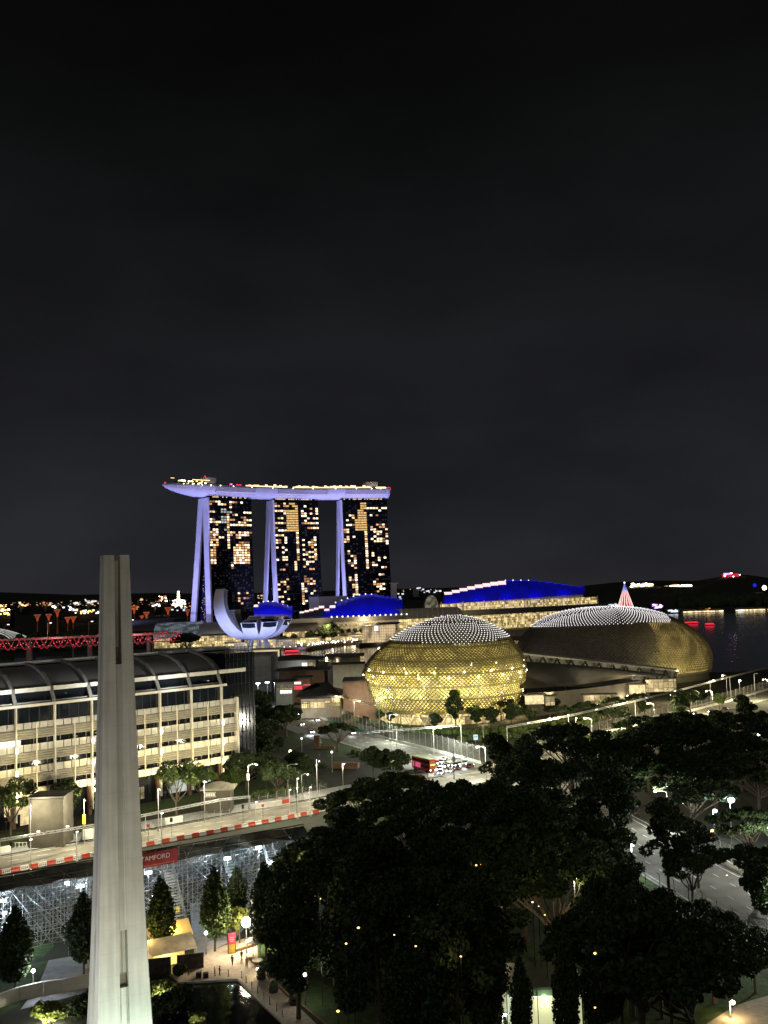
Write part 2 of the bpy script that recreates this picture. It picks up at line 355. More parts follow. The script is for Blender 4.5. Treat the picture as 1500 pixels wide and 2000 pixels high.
for ln, offs in ((AVENUE, (-4.6, 0, 4.6)), (DRIVE, (-4.6, 0, 4.6)), (TRACK, (-2.4, 2.4))):
    for o_ in offs:
        for p, d in along(offset(ln, o_), 7.0):
            if ln is AVENUE and 330 < p.y < 362: continue
            n_ = Vector((-d.y, d.x)) * .09
            rm.poly([(p.x + n_.x, p.y + n_.y, .07), (p.x - n_.x, p.y - n_.y, .07), (p.x - n_.x + d.x * 2.6, p.y - n_.y + d.y * 2.6, .07), (p.x + n_.x + d.x * 2.6, p.y + n_.y + d.y * 2.6, .07)])
for o_ in (-6.7, 6.7):
    q = offset(TRACK, o_); ribbon(q, .22, .068, rm)
for o_ in (-8.6, 8.6):
    for seg in (offset(AVENUE, o_)[:4], offset(AVENUE, o_)[5:]): ribbon(seg, .2, .069, rm)
for k in range(9):      # stop line bars of the crossing at the junction
    p = Vector((33, 352)) + Vector((.86, .5)) * (k * 1.4); rm.poly([(p.x, p.y, .072), (p.x + .6, p.y + .35, .072), (p.x + .6 - 1.8, p.y + .35 + 3.1, .072), (p.x - 1.8, p.y + 3.1, .072)])
struct(rm, 'road_markings', M['paint'])
# lawns
lw = MB()
for pts in ([G(0, 1630), G(160, 1612), G(185, 1618), G(0, 1662)], [G(505, 1440), G(590, 1432), G(610, 1448), G(560, 1470)], [G(625, 1440), G(690, 1455), G(720, 1475), G(640, 1480)],
            [G(480, 1500), G(560, 1490), G(640, 1530), G(560, 1556), G(480, 1560)], [G(270, 1560), G(480, 1500), G(480, 1560), G(280, 1595)]):
    lw.poly([(p.x, p.y, .036) for p in pts])
struct(lw, 'verge_lawn', M['grass'])
pk = MB(); pk.poly([(-9, 150, .02), (58, 120, .02), (56, 215, .02), (46, 268, .02), (22, 335, .02), (-14, 300, .02), (-14, 230, .02)])
struct(pk, 'park_lawn', M['grass'])
fl = MB()
for pts in ([(0, 1905), (70, 1880), (100, 1875), (35, 1965), (0, 1985)], [(130, 1905), (190, 1890), (190, 1945), (150, 1935)], [(420, 1856), (500, 1828), (560, 1860), (540, 1900), (500, 1890), (448, 1858)], [(500, 1895), (560, 1878), (700, 1960), (700, 2080), (640, 2080)], [(0, 1835), (110, 1845), (85, 1868), (0, 1900)]):
    fl.poly([(lambda p: (p.x, p.y, .024))(G(*q)) for q in pts])
struct(fl, 'plaza_lawn', M['grass'])
pv = MB()
for pts in ([(330, 1905), (360, 1875), (480, 1832), (500, 1828), (506, 1890), (560, 1945), (660, 2040), (600, 2100), (465, 1915), (355, 1922)], [(1380, 2000), (1440, 1962), (1500, 1945), (1560, 2000), (1500, 2080)]):
    pv.poly([(lambda p: (p.x, p.y, .028))(G(*q)) for q in pts])
struct(pv, 'plaza_paving', M['paving'])
pp = MB()
for pts in ([(95, 1876), (150, 1866), (190, 1868), (186, 1935), (40, 1972), (75, 1925)], [(370, 1765), (480, 1750), (490, 1800), (455, 1838), (380, 1870)]):
    pp.poly([(lambda p: (p.x, p.y, .026))(G(*q)) for q in pts])
struct(pp, 'grey_path', M['path'])
po = MB()
po.poly([(lambda p: (p.x, p.y, .03))(G(*q)) for q in [(352, 1926), (462, 1920), (560, 2010), (640, 2110), (300, 2110), (310, 1960)]])
struct(po, 'pool_water', M['water'])
pe = MB()
pts = [G(*q) for q in [(350, 1922), (400, 1920), (464, 1916), (565, 2012), (645, 2110)]]
for a, b in zip(pts[:-1], pts[1:]):
    d = b - a; nrm = Vector((-d.y, d.x, 0)).normalized() * .5; pe.frame_box(a, d, nrm, (0, 0, .35))
struct(pe, 'pool_kerb', M['kerb'])
# hills on the right horizon
def ridge(name, prof, D0, depth):
    mb = MB(); rows = []
    for k, f in enumerate((0, .35, .7, 1.0)):
        rows.append([(lambda v: (v.x, v.y, -5 if k == 0 else ZA(py, D0, px) * f * (1 + .08 * math.sin(px * .09 + k))))(P(px, py, D0 + depth * k / 3 - depth)) for px, py in prof])
    mb.strip(rows); return struct(mb, name, M['ground'], True)
ridge('hill', [(1000, 1152), (1120, 1146), (1200, 1136), (1280, 1132), (1360, 1134), (1420, 1122), (1460, 1124), (1520, 1132), (1620, 1128), (1800, 1140)], 5600, 1200)
ridge('far_hill', [(-300, 1158), (0, 1157), (150, 1160), (300, 1156), (420, 1160), (800, 1149), (900, 1148), (1100, 1150)], 6500, 900)

# ================================================================== the three hotel towers and the roof deck
M['reflecting'] = emit('curtained_window', (.55, .5, .42), .028, var=1, scale=.1, lo=.05)  # faint reflections on the unlit glass, put in as a dim glow
TOW = dict(T3=((408, 1312), 41.0), T2=((535, 1376), 27.5), T1=((668, 1412), 16.3))
ZT = 190.0
def lerp_tab(tab, z):
    for (z0, a), (z1, b) in zip(tab[:-1], tab[1:]):
        if z0 <= z <= z1: return a + (b - a) * (z - z0) / (z1 - z0)
    return tab[0][1] if z < tab[0][0] else tab[-1][1]
PAT = {}
PAT['T3'] = (7.146, 370, 940, [(275, 430, 165, 225, .9), (275, 430, 245, 340, .8), (440, 505, 175, 340, .95), (540, 575, 180, 385, .9), (585, 735, 180, 215, 1), (585, 655, 265, 300, 1), (700, 730, 265, 300, .7),
 (280, 340, 415, 450, 1), (525, 555, 450, 930, 1), (580, 725, 455, 485, .9), (740, 850, 430, 455, 1), (580, 650, 525, 555, 1), (735, 800, 495, 520, .9), (740, 845, 525, 560, 1), (690, 800, 560, 590, .8), (580, 850, 595, 625, .95),
 (280, 340, 520, 585, .95), (345, 420, 555, 590, .8), (345, 390, 590, 620, 1), (345, 380, 655, 690, 1), (285, 385, 690, 755, .95), (300, 480, 760, 790, .6), (285, 385, 790, 900, .92), (580, 850, 690, 755, .85), (655, 720, 760, 795, 1),
 (690, 850, 825, 855, 1), (650, 850, 865, 895, 1), (650, 850, 930, 1165, 1), (600, 630, 900, 1230, 1), (290, 385, 930, 1170, .98), (660, 820, 1540, 1700, .5)],
 [(425, 505, 390, 440), (500, 575, 415, 445), (425, 500, 490, 520), (445, 500, 530, 590), (445, 500, 660, 690)], [])
PAT['T2'] = (8.0, 505, 950, [(240, 440, 145, 325, .85), (650, 930, 160, 240, 1), (690, 880, 95, 135, .8), (585, 615, 705, 1300, 1), (245, 325, 380, 410, .9), (350, 440, 380, 410, 1), (405, 440, 410, 440, 1), (300, 390, 485, 520, .9), (255, 440, 560, 590, 1),
 (255, 290, 635, 660, 1), (310, 440, 665, 695, .9), (275, 395, 740, 770, .9), (400, 440, 775, 805, 1), (280, 340, 815, 840, 1), (280, 340, 885, 910, 1), (400, 445, 845, 910, 1), (285, 335, 955, 985, 1), (355, 390, 955, 1060, .9), (400, 445, 990, 1020, 1),
 (355, 450, 1100, 1165, .95), (295, 340, 1140, 1165, 1), (410, 455, 1210, 1240, 1), (310, 400, 1285, 1310, 1), (415, 455, 1430, 1460, 1), (320, 410, 1465, 1530, .9), (420, 465, 1570, 1635, 1), (325, 360, 1610, 1640, 1), (375, 415, 1650, 1680, 1), (330, 410, 1720, 1750, 1), (430, 470, 1755, 1785, 1), (380, 420, 1790, 1855, 1),
 (725, 760, 290, 320, 1), (670, 750, 335, 590, .5), (780, 845, 335, 375, 1), (870, 915, 340, 440, .9), (720, 760, 410, 470, 1), (780, 850, 415, 445, 1), (780, 910, 485, 515, .9), (670, 760, 555, 590, .9), (780, 915, 555, 590, 1), (780, 915, 630, 660, 1),
 (670, 710, 810, 840, 1), (825, 860, 810, 840, 1), (880, 915, 770, 1155, .95), (770, 860, 880, 975, .8), (670, 710, 915, 945, 1), (670, 710, 985, 1015, 1), (725, 760, 1025, 1085, .9), (780, 865, 1025, 1050, 1), (670, 710, 1060, 1085, 1), (780, 865, 1095, 1120, 1),
 (680, 710, 1130, 1160, 1), (725, 760, 1165, 1225, .9), (780, 865, 1165, 1190, 1), (680, 715, 1240, 1270, 1), (785, 870, 1270, 1300, 1), (700, 722, 1410, 1850, .95), (740, 830, 1420, 1445, 1), (845, 880, 1450, 1475, 1), (740, 830, 1490, 1515, 1), (740, 775, 1525, 1550, 1),
 (845, 880, 1520, 1545, 1), (740, 780, 1595, 1655, 1), (850, 885, 1630, 1795, .85), (800, 835, 1665, 1690, 1), (750, 785, 1780, 1805, 1), (805, 840, 1770, 1830, 1)],
 [], [(455, 640, 95, 240, .95), (455, 550, 240, 380, .7), (585, 615, 240, 380, .7), (455, 630, 385, 700, 1)])
PAT['T1'] = (8.69, 645, 955, [(205, 440, 180, 220, .95), (590, 630, 705, 1350, 1), (640, 960, 320, 355, .95), (795, 840, 365, 395, 1), (685, 835, 445, 475, .9), (330, 430, 445, 480, 1), (395, 430, 480, 510, 1), (270, 315, 525, 550, 1), (285, 435, 595, 625, 1), (245, 325, 675, 735, .95), (255, 325, 790, 900, 1), (395, 440, 785, 815, 1),
 (685, 730, 630, 740, .8), (750, 780, 660, 735, .7), (800, 900, 590, 655, .9), (800, 900, 705, 765, 1), (920, 965, 660, 690, 1), (920, 965, 740, 805, 1), (750, 785, 780, 840, 1), (690, 730, 820, 845, 1), (800, 910, 850, 880, 1), (745, 790, 890, 920, 1), (925, 970, 885, 920, 1),
 (275, 325, 1050, 1120, 1), (350, 390, 1125, 1155, 1), (405, 450, 1125, 1260, .9), (290, 335, 1200, 1265, 1), (355, 395, 1240, 1305, 1), (410, 455, 1315, 1345, 1), (695, 745, 1080, 1145, 1), (820, 860, 1150, 1215, 1), (930, 970, 1150, 1180, 1), (705, 745, 1230, 1295, 1), (765, 800, 1265, 1295, 1), (880, 915, 1300, 1330, 1), (935, 980, 1300, 1330, 1),
 (825, 935, 1450, 1480, 1), (775, 815, 1530, 1550, 1), (720, 760, 1570, 1635, 1), (780, 935, 1600, 1630, .9), (780, 815, 1640, 1670, 1), (840, 880, 1635, 1700, 1), (895, 940, 1675, 1700, 1), (785, 820, 1720, 1750, 1), (315, 345, 1505, 1570, 1), (370, 410, 1545, 1575, 1), (370, 410, 1625, 1690, 1), (435, 475, 1460, 1790, 1), (380, 480, 1775, 1800, .9)],
 [], [(445, 550, 130, 375, .8), (565, 630, 130, 365, .7), (445, 635, 375, 705, 1)])
TXT = dict(T3='tall glass hotel tower nearest the lotus museum, lit room block low right',
           T2='middle of the three glass hotel towers, gold lit column of rooms near its top',
           T1='glass hotel tower at the square end of the roof deck, sparse scattered lit rooms')
BULGE = dict(T3=5.0, T2=12.0, T1=18.0)
TF = {}
for key, ((px, D), adeg) in TOW.items():
    a = R(adeg); ev = Vector((math.cos(a), math.sin(a), 0)); nv = Vector((-math.sin(a), math.cos(a), 0))
    O = P(px, 975, D); O.z = 0; LT = 66.0; bl = BULGE[key]
    TF[key] = (O, ev, nv)
    fr = lambda z: -bl * (1 - z / ZT) ** 1.6
    eo = lambda z: 23 + 31 * (1 - z / ZT) ** 1.05
    tw = lambda z: 12.0
    te = lambda z: 12.5
    pt = lambda s, w, z: O + ev * s + nv * w + Vector((0, 0, z))
    t = thing('hotel_tower', TXT[key], 'tower', O, 0, 'hotel towers under the boat shaped roof deck')
    zs = [ZT * i / 26 for i in range(27)]
    def slab(name, w0, w1, s0, s1, m):
        mb = MB(); rows = [[pt(s0, w0(z), z), pt(s1, w0(z), z), pt(s1, w1(z), z), pt(s0, w1(z), z)] for z in zs]
        mb.strip(rows, True); mb.poly(rows[-1]); return mb.build(name, m, t)
    inner_w = lambda z: min(fr(z) + tw(z), (fr(z) + eo(z)) / 2)
    inner_e = lambda z: max(eo(z) - te(z), (fr(z) + eo(z)) / 2)
    slab('west_glass_slab', fr, inner_w, 0, LT, M['tower_glass'])
    slab('east_glass_slab', inner_e, eo, 0, LT, M['tower_glass'])
    slab('concrete_leg', lambda z: fr(z) - .5, inner_w, -2.2, 0, M['lav'])
    slab('concrete_leg', inner_e, lambda z: eo(z) + .5, -2.2, 0, M['lav'])
    mb = MB(); rows = [[pt(5, inner_w(z) - .1, z), pt(5, inner_e(z) + .1, z)] for z in zs]; mb.strip(rows); atr = mb.build('atrium_glass', M['atrium'], t)
    mb = MB()
    for i in range(8, 122):
        z = i * 1.05 + 4
        if inner_e(z) - inner_w(z) < 1.6 or random.random() > (.62 if z > 40 else .4): continue
        w = random.uniform(inner_w(z), inner_e(z) - 1.6) + .1
        mb.poly([pt(4.9, w, z), pt(4.9, w + 1.5, z), pt(4.9, w + 1.5, z + .8), pt(4.9, w, z + .8)])
    mb.build('lit_atrium_windows', M['e_gold'], atr)['kind'] = 'stuff'
    mb = MB()    # mullions and floor edges of the curtain wall
    for i in range(16):
        s = LT * i / 15
        for z0, z1 in zip(zs[:-1:2], zs[2::2]): mb.tube(pt(s, fr(z0) - .12, z0), pt(s, fr(z1) - .12, z1), .16, 3, cap=False)
    for i in range(1, 56):
        z = i * ZT / 56; mb.tube(pt(0, fr(z) - .12, z), pt(LT, fr(z) - .12, z), .2, 3, cap=False)
    mb.build('curtain_wall_grid', M['grid_black'], t)
    # crown under the roof deck
    mb = MB(); mb.frame_box(pt(2, 2, ZT), ev * 60, nv * 19, (0, 0, 3.2)); mb.build('crown_storey', M['glass'], t)
    mb = MB(); mb.frame_box(pt(-1, -1, ZT + 3.4), ev * 66, nv * 25, (0, 0, .5)); mb.build('crown_cornice', M['offwhite'], t)
    mb = MB()
    for i in range(30):
        if random.random() < .6: mb.frame_box(pt(3 + i * 1.9, 1.85, ZT + .7), ev * 1.5, nv * .1, (0, 0, 1.5))
    mb.build('lit_crown_windows', M['e_int'], t)['kind'] = 'stuff'
    sc, x0, y0, warm, cool, gold = PAT[key]
    NC, NR = 15, 55
    cells = []
    cw, chh = LT / NC, ZT / 56
    for j in range(2, NR):
        zc = (j + .5) * chh
        for i in range(NC):
            c = pt((i + .5) * cw, fr(zc), zc)
            qx, qy = proj(c); zx, zy = (qx - x0) * sc, (qy - y0) * sc
            hw, hh = cw * 1.3 * sc / 2, chh * 1.45 * sc / 2
            kind = None
            for lst, kd in ((warm, 'w'), (gold, 'g'), (cool, 'c')):
                for r_ in lst:
                    xa, xb, ya, yb = r_[:4]; pr = r_[4] if len(r_) > 4 else .9
                    okx = xa - 4 <= zx <= xb + 4 if xb - xa > hw * 2.2 else abs(zx - (xa + xb) / 2) <= hw
                    oky = ya - 5 <= zy <= yb + 5 if yb - ya > hh * 2.2 else abs(zy - (ya + yb) / 2) <= hh
                    if okx and oky and random.random() < pr: kind = kd
            if kind: cells.append((i, j, kind))
    lit = {(i, j) for i, j, _ in cells}; dimc = MB()
    for j in range(3, NR):
        for i in range(NC):
            if (i, j) not in lit and random.random() < .34:
                z0, z1 = j * chh + .7, (j + 1) * chh - .6; dimc.poly([pt(i * cw + .5, fr(z0) - .3, z0), pt((i + random.uniform(.4, .9)) * cw, fr(z0) - .3, z0), pt((i + .8) * cw, fr(z1) - .3, z1), pt(i * cw + .5, fr(z1) - .3, z1)])
    dimc.build('painted_reflections', M['reflecting'], t)['kind'] = 'stuff'
    cells.sort(key=lambda c: -c[1])
    def cell(mb, i, j, kd):
        z0, z1 = j * chh + .55, (j + 1) * chh - .45
        g_ = .12 if kd == 'g' else .42
        if abs((i * cw) - 0) < 0: pass
        a_, b_ = i * cw + g_, (i + 1) * cw - g_
        mb.poly([pt(a_, fr(z0) - .35, z0), pt(b_, fr(z0) - .35, z0), pt(b_, fr(z1) - .35, z1), pt(a_, fr(z1) - .35, z1)])
    rest = {k_: MB() for k_ in ('w', 'g', 'c', 'w2', 'w3', 'w4')}; mm = {'w': M['e_win'], 'w2': M['e_win2'], 'w3': M['e_win3'], 'w4': M['e_win4'], 'g': M['e_gold'], 'c': M['e_winw']}
    cells = [(i, j, random.choice(['w', 'w', 'w2', 'w3', 'w3', 'w2', 'w4']) if kd == 'w' else kd) for i, j, kd in cells]
    for n_, (i, j, kd) in enumerate(cells):
        if n_ < 100: m1 = MB(); cell(m1, i, j, kd); m1.build('lit_window', mm[kd], t)
        else: cell(rest[kd], i, j, kd)
    for kd in rest:
        if rest[kd].v: rest[kd].build('lit_windows', mm[kd], t)['kind'] = 'stuff'
    # the floodlights on the ground that wash the end wall
    mid = pt(0, 15, 105)
    lamp('SPOT', pt(-150, 20, 30) if key == 'T3' else pt(-55, -62, 24), 1.5e6 if key == 'T3' else 9e5, (.40, .40, 1), pt(0, 12, 125), 1, 85, .9)
    lamp('SPOT', pt(-70, 25, 12) if key == 'T3' else pt(-40, 10, 40), 1.3e5 if key == 'T3' else 9e4, (.40, .40, 1), pt(0, 20, 50), 1, 80, .8)
# roof deck: a long boat lying over the three towers
O3, e3, n3 = TF['T3']; O2, e2, n2 = TF['T2']; O1, e1, n1 = TF['T1']
ctrl = [O3 + n3 * 11 - e3 * 62, O3 + n3 * 11 - e3 * 20, O3 + n3 * 11 + e3 * 33, O2 + n2 * 11 + e2 * 33, O1 + n1 * 11 + e1 * 33, O1 + n1 * 11 + e1 * 74]
def catmull(pts, n):
    out = []; q = [pts[0] * 2 - pts[1]] + pts + [pts[-1] * 2 - pts[-2]]
    for i in range(1, len(q) - 2):
        for k in range(n):
            t = k / n; a, b, c, d = q[i - 1], q[i], q[i + 1], q[i + 2]
            out.append(.5 * (2 * b + (c - a) * t + (2 * a - 5 * b + 4 * c - d) * t * t + (3 * b - a - 3 * c + d) * t ** 3))
    return out + [pts[-1]]
path = catmull(ctrl, 10); NP = len(path)
def arcpos(f):
    i = min(NP - 2, int(f * (NP - 1))); return path[i].lerp(path[i + 1], f * (NP - 1) - i), (path[i + 1] - path[i]).normalized()
deck = thing('roof_deck', 'long boat shaped roof deck spanning the three hotel towers, violet lit hull', 'roof deck', path[NP // 2] + Vector((0, 0, 190)))
ZD = 206.5
mb = MB(); rows = []; dk = []
for i, p in enumerate(path):
    f = i / (NP - 1); d = (path[min(NP - 1, i + 1)] - path[max(0, i - 1)]).normalized(); nn = Vector((-d.y, d.x, 0))
    hw = 19 * min(1, max(.03, math.sin(min(1, f / .36) * math.pi / 2) ** .8)); hd = 13.5 * min(1, max(.05, (f / .22) ** .55))
    if f > .965: hw *= math.sqrt(max(.05, 1 - ((f - .965) / .036) ** 2)); hd *= math.sqrt(max(.2, 1 - ((f - .965) / .04) ** 2))
    zt = ZD + (1 - min(1, f / .15)) * .5
    rows.append([p + nn * (-hw * math.cos(math.pi * k / 12)) + Vector((0, 0, zt - 1.6 - hd * math.sin(math.pi * k / 12) ** .7)) for k in range(13)])
    dk.append((p, nn, hw, zt))
mb.strip(rows); mb.poly(rows[-1]); mb.poly(rows[0]); mb.build('hull', M['hull'], deck, True)
mb = MB(); mb.strip([[p + nn * hw * 1.0 + Vector((0, 0, zt - 1.6)), p + nn * hw + Vector((0, 0, zt)), p - nn * hw + Vector((0, 0, zt)), p - nn * hw + Vector((0, 0, zt - 1.6))] for p, nn, hw, zt in dk], True); mb.build('deck_rim', M['grey_wall'], deck)
for nm, f0, f1 in (('recessed_soffit', .315, .475), ('recessed_soffit', .54, .685), ('recessed_soffit', .735, .93)):
    mb = MB(); rows = []
    for k in range(9):
        p, d = arcpos(f0 + (f1 - f0) * k / 8); nn = Vector((-d.y, d.x, 0)); rows.append([p - nn * 18.4 + Vector((0, 0, ZD - 11.6)), p - nn * 19.6 + Vector((0, 0, ZD - 9.6)), p - nn * 19.6 + Vector((0, 0, ZD - 2.2)), p - nn * 18.4 + Vector((0, 0, ZD - 2.0))])
    mb.strip(rows); mb.build(nm, M['hull'], deck)
    mb = MB(); rows = []
    for k in range(9):
        p, d = arcpos(f0 + (f1 - f0) * k / 8); nn = Vector((-d.y, d.x, 0)); rows.append([p - nn * 19.7 + Vector((0, 0, ZD - 9.5)), p - nn * 19.75 + Vector((0, 0, ZD - 8.5))])
    mb.strip(rows); mb.build('violet_light_line', emit('violet_light_line', (.62, .5, 1), .9), deck)
for f, w_, h_ in ((.315, 17, 10), (.845, 17, 9)):
    p, d = arcpos(f); nn = Vector((-d.y, d.x, 0)); mb = MB(); mb.frame_box(p - d * w_ / 2 - nn * 6 + Vector((0, 0, ZD + .1)), d * w_, nn * 12, (0, 0, h_ + 1)); mb.build('plant_room', mat('pale_plant_room', (.5, .48, .5), .8, scale=.1), deck)
def decklight(f, off, zz, w_, h_, m, nm='deck_lamp'):
    p, d = arcpos(f); nn = Vector((-d.y, d.x, 0)); mb = MB(); c = p - nn * off + Vector((0, 0, ZD + zz)); mb.frame_box(c, d * w_, nn * .4, (0, 0, h_)); return mb.build(nm, m, deck)
random.seed(3)
wl_ = emit('pool_edge_lamp', (1, .66, .32), 2.4)
for k in range(46):
    f = .45 + .375 * k / 46
    if .565 < f < .585: continue
    decklight(f, 15, .3, 3.9, 1.5 + 2.6 * random.random() ** 2, wl_)
for k in range(14): decklight(.07 + .2 * k / 14 + random.uniform(0, .01), 10, .4 + random.random() * 3.5, 1.2 + random.random() * 2.5, 1.2, M['e_warm'] if random.random() < .7 else M['e_amber'])
decklight(.19, 8, 6.2, 26, .8, wl_, 'canopy_light_strip'); decklight(.05, 4, 7.5, 5, .6, wl_, 'canopy_light_strip')
for f in (.395, .42, .43): decklight(f, 14, 1.2, 3.5, 1.4, M['e_red'])
decklight(.40, 14, 1.6, 2.5, 1.5, M['e_purple'])
for k in range(9): decklight(.86 + k * .014, 14, .6, 2.6, .9, M['e_warm'] if k < 6 else M['e_red'])
decklight(.015, 0, .3, 2.2, 2.2, M['e_red'], 'tip_beacon'); decklight(.985, 8, -1.6, 2.5, 2, M['e_red'], 'tip_beacon')
p, d = arcpos(.295); mb = MB(); mb.tube(p + Vector((0, 0, ZD)), p + Vector((0, 0, ZD + 12)), .4, 5); mst = mb.build('beacon_mast', M['grey'], deck)
mb = MB(); mb.ball(p + Vector((0, 0, ZD + 12.6)), 1.2, 8, 6); mb.build('red_beacon', M['e_red'], mst)
mb = MB()
for k in range(14):
    p, d = arcpos(.1 + .85 * k / 14); nn = Vector((-d.y, d.x, 0)); mb.ball(p - nn * 19.3 + Vector((0, 0, ZD - .8)), .55, 6, 4)
mb.build('rim_lamps', M['e_warm'], deck)
random.seed(5)
gr = MB()
for k in range(120):
    p, d = arcpos(.06 + .9 * k / 120); nn = Vector((-d.y, d.x, 0)); gr.ball(p - nn * random.uniform(6, 12) + Vector((0, 0, ZD + 1.5)), random.uniform(.8, 2), 5, 4)
tg = gr.build('deck_planting', M['leaf'], deck); tg['kind'] = 'stuff'
for f in (.315, .845):
    p, d = arcpos(f); nn = Vector((-d.y, d.x, 0)); lamp('POINT', p - nn * 17 + Vector((0, 0, ZD + 3.5)), 900, (1, .85, .9), size=1)  # added point lights, no fittings, to bring out the plant rooms
# floodlights under the deck and along its length
for f, e_ in ((.04, 2.2e5), (.16, 5e5), (.27, 5e5), (.4, 6e5), (.51, 6e5), (.61, 6e5), (.71, 6e5), (.82, 6e5), (.95, 6e5)):
    p, d = arcpos(f); nn = Vector((-d.y, d.x, 0)); q = p - nn * 75 + Vector((0, 0, 95))
    lamp('SPOT', q, e_ * .36, (.44, .44, 1), p + Vector((0, 0, ZD - 8)), 1, 62, .9)

# ================================================================== lotus shaped museum on the water front
mc = P(505, 1240, 1105); mc.z = 0
mus = thing('lotus_museum', 'white lotus shaped museum with curled petals, violet lit, in front of the first tower', 'museum', mc)
def petal(phi, rho, thmax, w0, w1, r0=5.0, z0=12.0, name='petal', tk=1.0, sdir=None):
    d = Vector((math.cos(phi), math.sin(phi), 0)); s = Vector((-d.y, d.x, 0)) if sdir is None else Vector(sdir).normalized(); rows = []; n = 18
    for k in range(n + 1):
        th = thmax * k / n; r = r0 + rho * math.sin(th); z = z0 + rho * (1 - math.cos(th)); w = w0 + (w1 - w0) * (k / n) ** .8
        tin = (2.5 + 7.5 * math.sin(min(1, k / n * 1.1) * math.pi / 2)) * tk
        nin = -d * math.sin(th) + Vector((0, 0, math.cos(th))); c = mc + d * r + Vector((0, 0, z)); ci = c + nin * tin
        rows.append([c - s * w, c + s * w, ci + s * w * .8, ci - s * w * .8])
    mo = MB(); mo.strip([[r[0], r[0].lerp(r[1], .25) - Vector((0, 0, .25)), r[0].lerp(r[1], .5) - Vector((0, 0, .4)), r[0].lerp(r[1], .75) - Vector((0, 0, .25)), r[1]] for r in rows])
    pm = mo.build(name, M['hull'], mus, True)
    ms = MB(); ms.strip([[r[1] - s * 0, r[2]] for r in rows]); ms.strip([[r[3], r[0]] for r in rows]); ms.strip([[r[2], r[3]] for r in rows]); ms.build('petal_inner', mat('grey_petal_inner', (.2, .2, .19), .8, scale=.1) if 'pin' not in M else M['pin'], pm)
    if thmax < 1.4:
        u_ = (rows[-1][0] - rows[-3][0]).normalized(); o_ = d * .12 - Vector((0, 0, .05)); cap = MB(); cap.strip([[rows[k][0].lerp(rows[k][1], .08) + o_, rows[k][0].lerp(rows[k][1], .5) + o_ - Vector((0, 0, .42)) + d * .1, rows[k][0].lerp(rows[k][1], .92) + o_] for k in (n - 3, n - 2, n - 1, n)]); cap.build('skylight_band', M['glass'], pm)
    e_ = rows[-1]; c = (e_[0] + e_[1] + e_[2] + e_[3]) / 4; up = (e_[1] - e_[0]).cross(e_[2] - e_[1]).normalized()
    mt = MB(); mt.poly([c + (q - c) * .98 + up * .02 for q in e_]); mt.build('skylight', M['glass'], pm)
    mf = MB()
    for a_, b_ in ((0, 1), (1, 2), (2, 3), (3, 0)): mf.tube(e_[a_], e_[b_], .28, 5)
    mf.build('skylight_frame', M['hull'], pm)
M['pin'] = mat('grey_petal_inner', (.2, .2, .19), .8, scale=.1)
petal(R(217), 43, R(107), 12.5, 4.9, tk=.55, sdir=(-.97, .22, 0))
petal(R(-103), 27, R(72), 7.5, 9.0)
petal(R(-60), 29, R(70), 7.5, 9.6)
petal(R(-22), 35, R(66), 7.5, 9.0)
petal(R(20), 33, R(66), 5.5, 8.0); petal(R(65), 30, R(72), 5.5, 8.0); petal(R(105), 30, R(74), 5.5, 8); petal(R(150), 34, R(86), 6, 7)
mb = MB(); mb.lathe(mc, [(3, 11.2), (9, 11.6), (13, 13.2), (13, 15)], 24); mb.build('bowl', M['hull'], mus, True)
for k in range(8):
    a = k * math.pi / 4; mb = MB(); mb.tube(mc + Vector((13 * math.cos(a), 13 * math.sin(a), 0)), mc + Vector((8 * math.cos(a), 8 * math.sin(a), 14)), 1.0, 6); mb.build('column', M['grey_wall'], mus)
for dx, dy, en in ((-62, -52, 1.5e5), (-20, -70, 1.3e5), (25, -66, 1.3e5), (66, -44, 1.2e5)):
    lamp('SPOT', mc + Vector((dx, dy, 4)), en * .8, (.46, .52, 1), mc + Vector((dx * .3, dy * .25, 30)), 1, 80, .8)
# ================================================================== waterfront behind the bay
def slabw(mb, a, b, z0, z1, depth):
    """wall block between plan points a and b, running depth metres back"""
    d = Vector((b[0] - a[0], b[1] - a[1], 0)); n_ = Vector((-d.y, d.x, 0)).normalized()
    if n_.y < 0: n_ = -n_
    return mb.frame_box((a[0], a[1], z0), d, n_ * depth, (0, 0, z1 - z0))
def pw(px, D): v = P(px, 1200, D); return (v.x, v.y)
def shift(a, b, k):
    d = Vector((b[0] - a[0], b[1] - a[1], 0)); n_ = Vector((-d.y, d.x, 0)).normalized()
    if n_.y < 0: n_ = -n_
    return (a[0] + n_.x * k, a[1] + n_.y * k), (b[0] + n_.x * k, b[1] + n_.y * k)
def vault(mb, a, b, z0, z1, depth, n=10, lead=0.0):
    """curved roof sheet rising from the front eave a-b and rolling back"""
    rows = []
    for k in range(n + 1):
        t = k / n * math.pi * .62; p, q = shift(a, b, lead + depth * (1 - math.cos(t)) / (1 - math.cos(math.pi * .62)))
        z = z0 + (z1 - z0) * math.sin(min(t, math.pi / 2)); rows.append([(p[0], p[1], z), (q[0], q[1], z)])
    return mb.strip(rows)
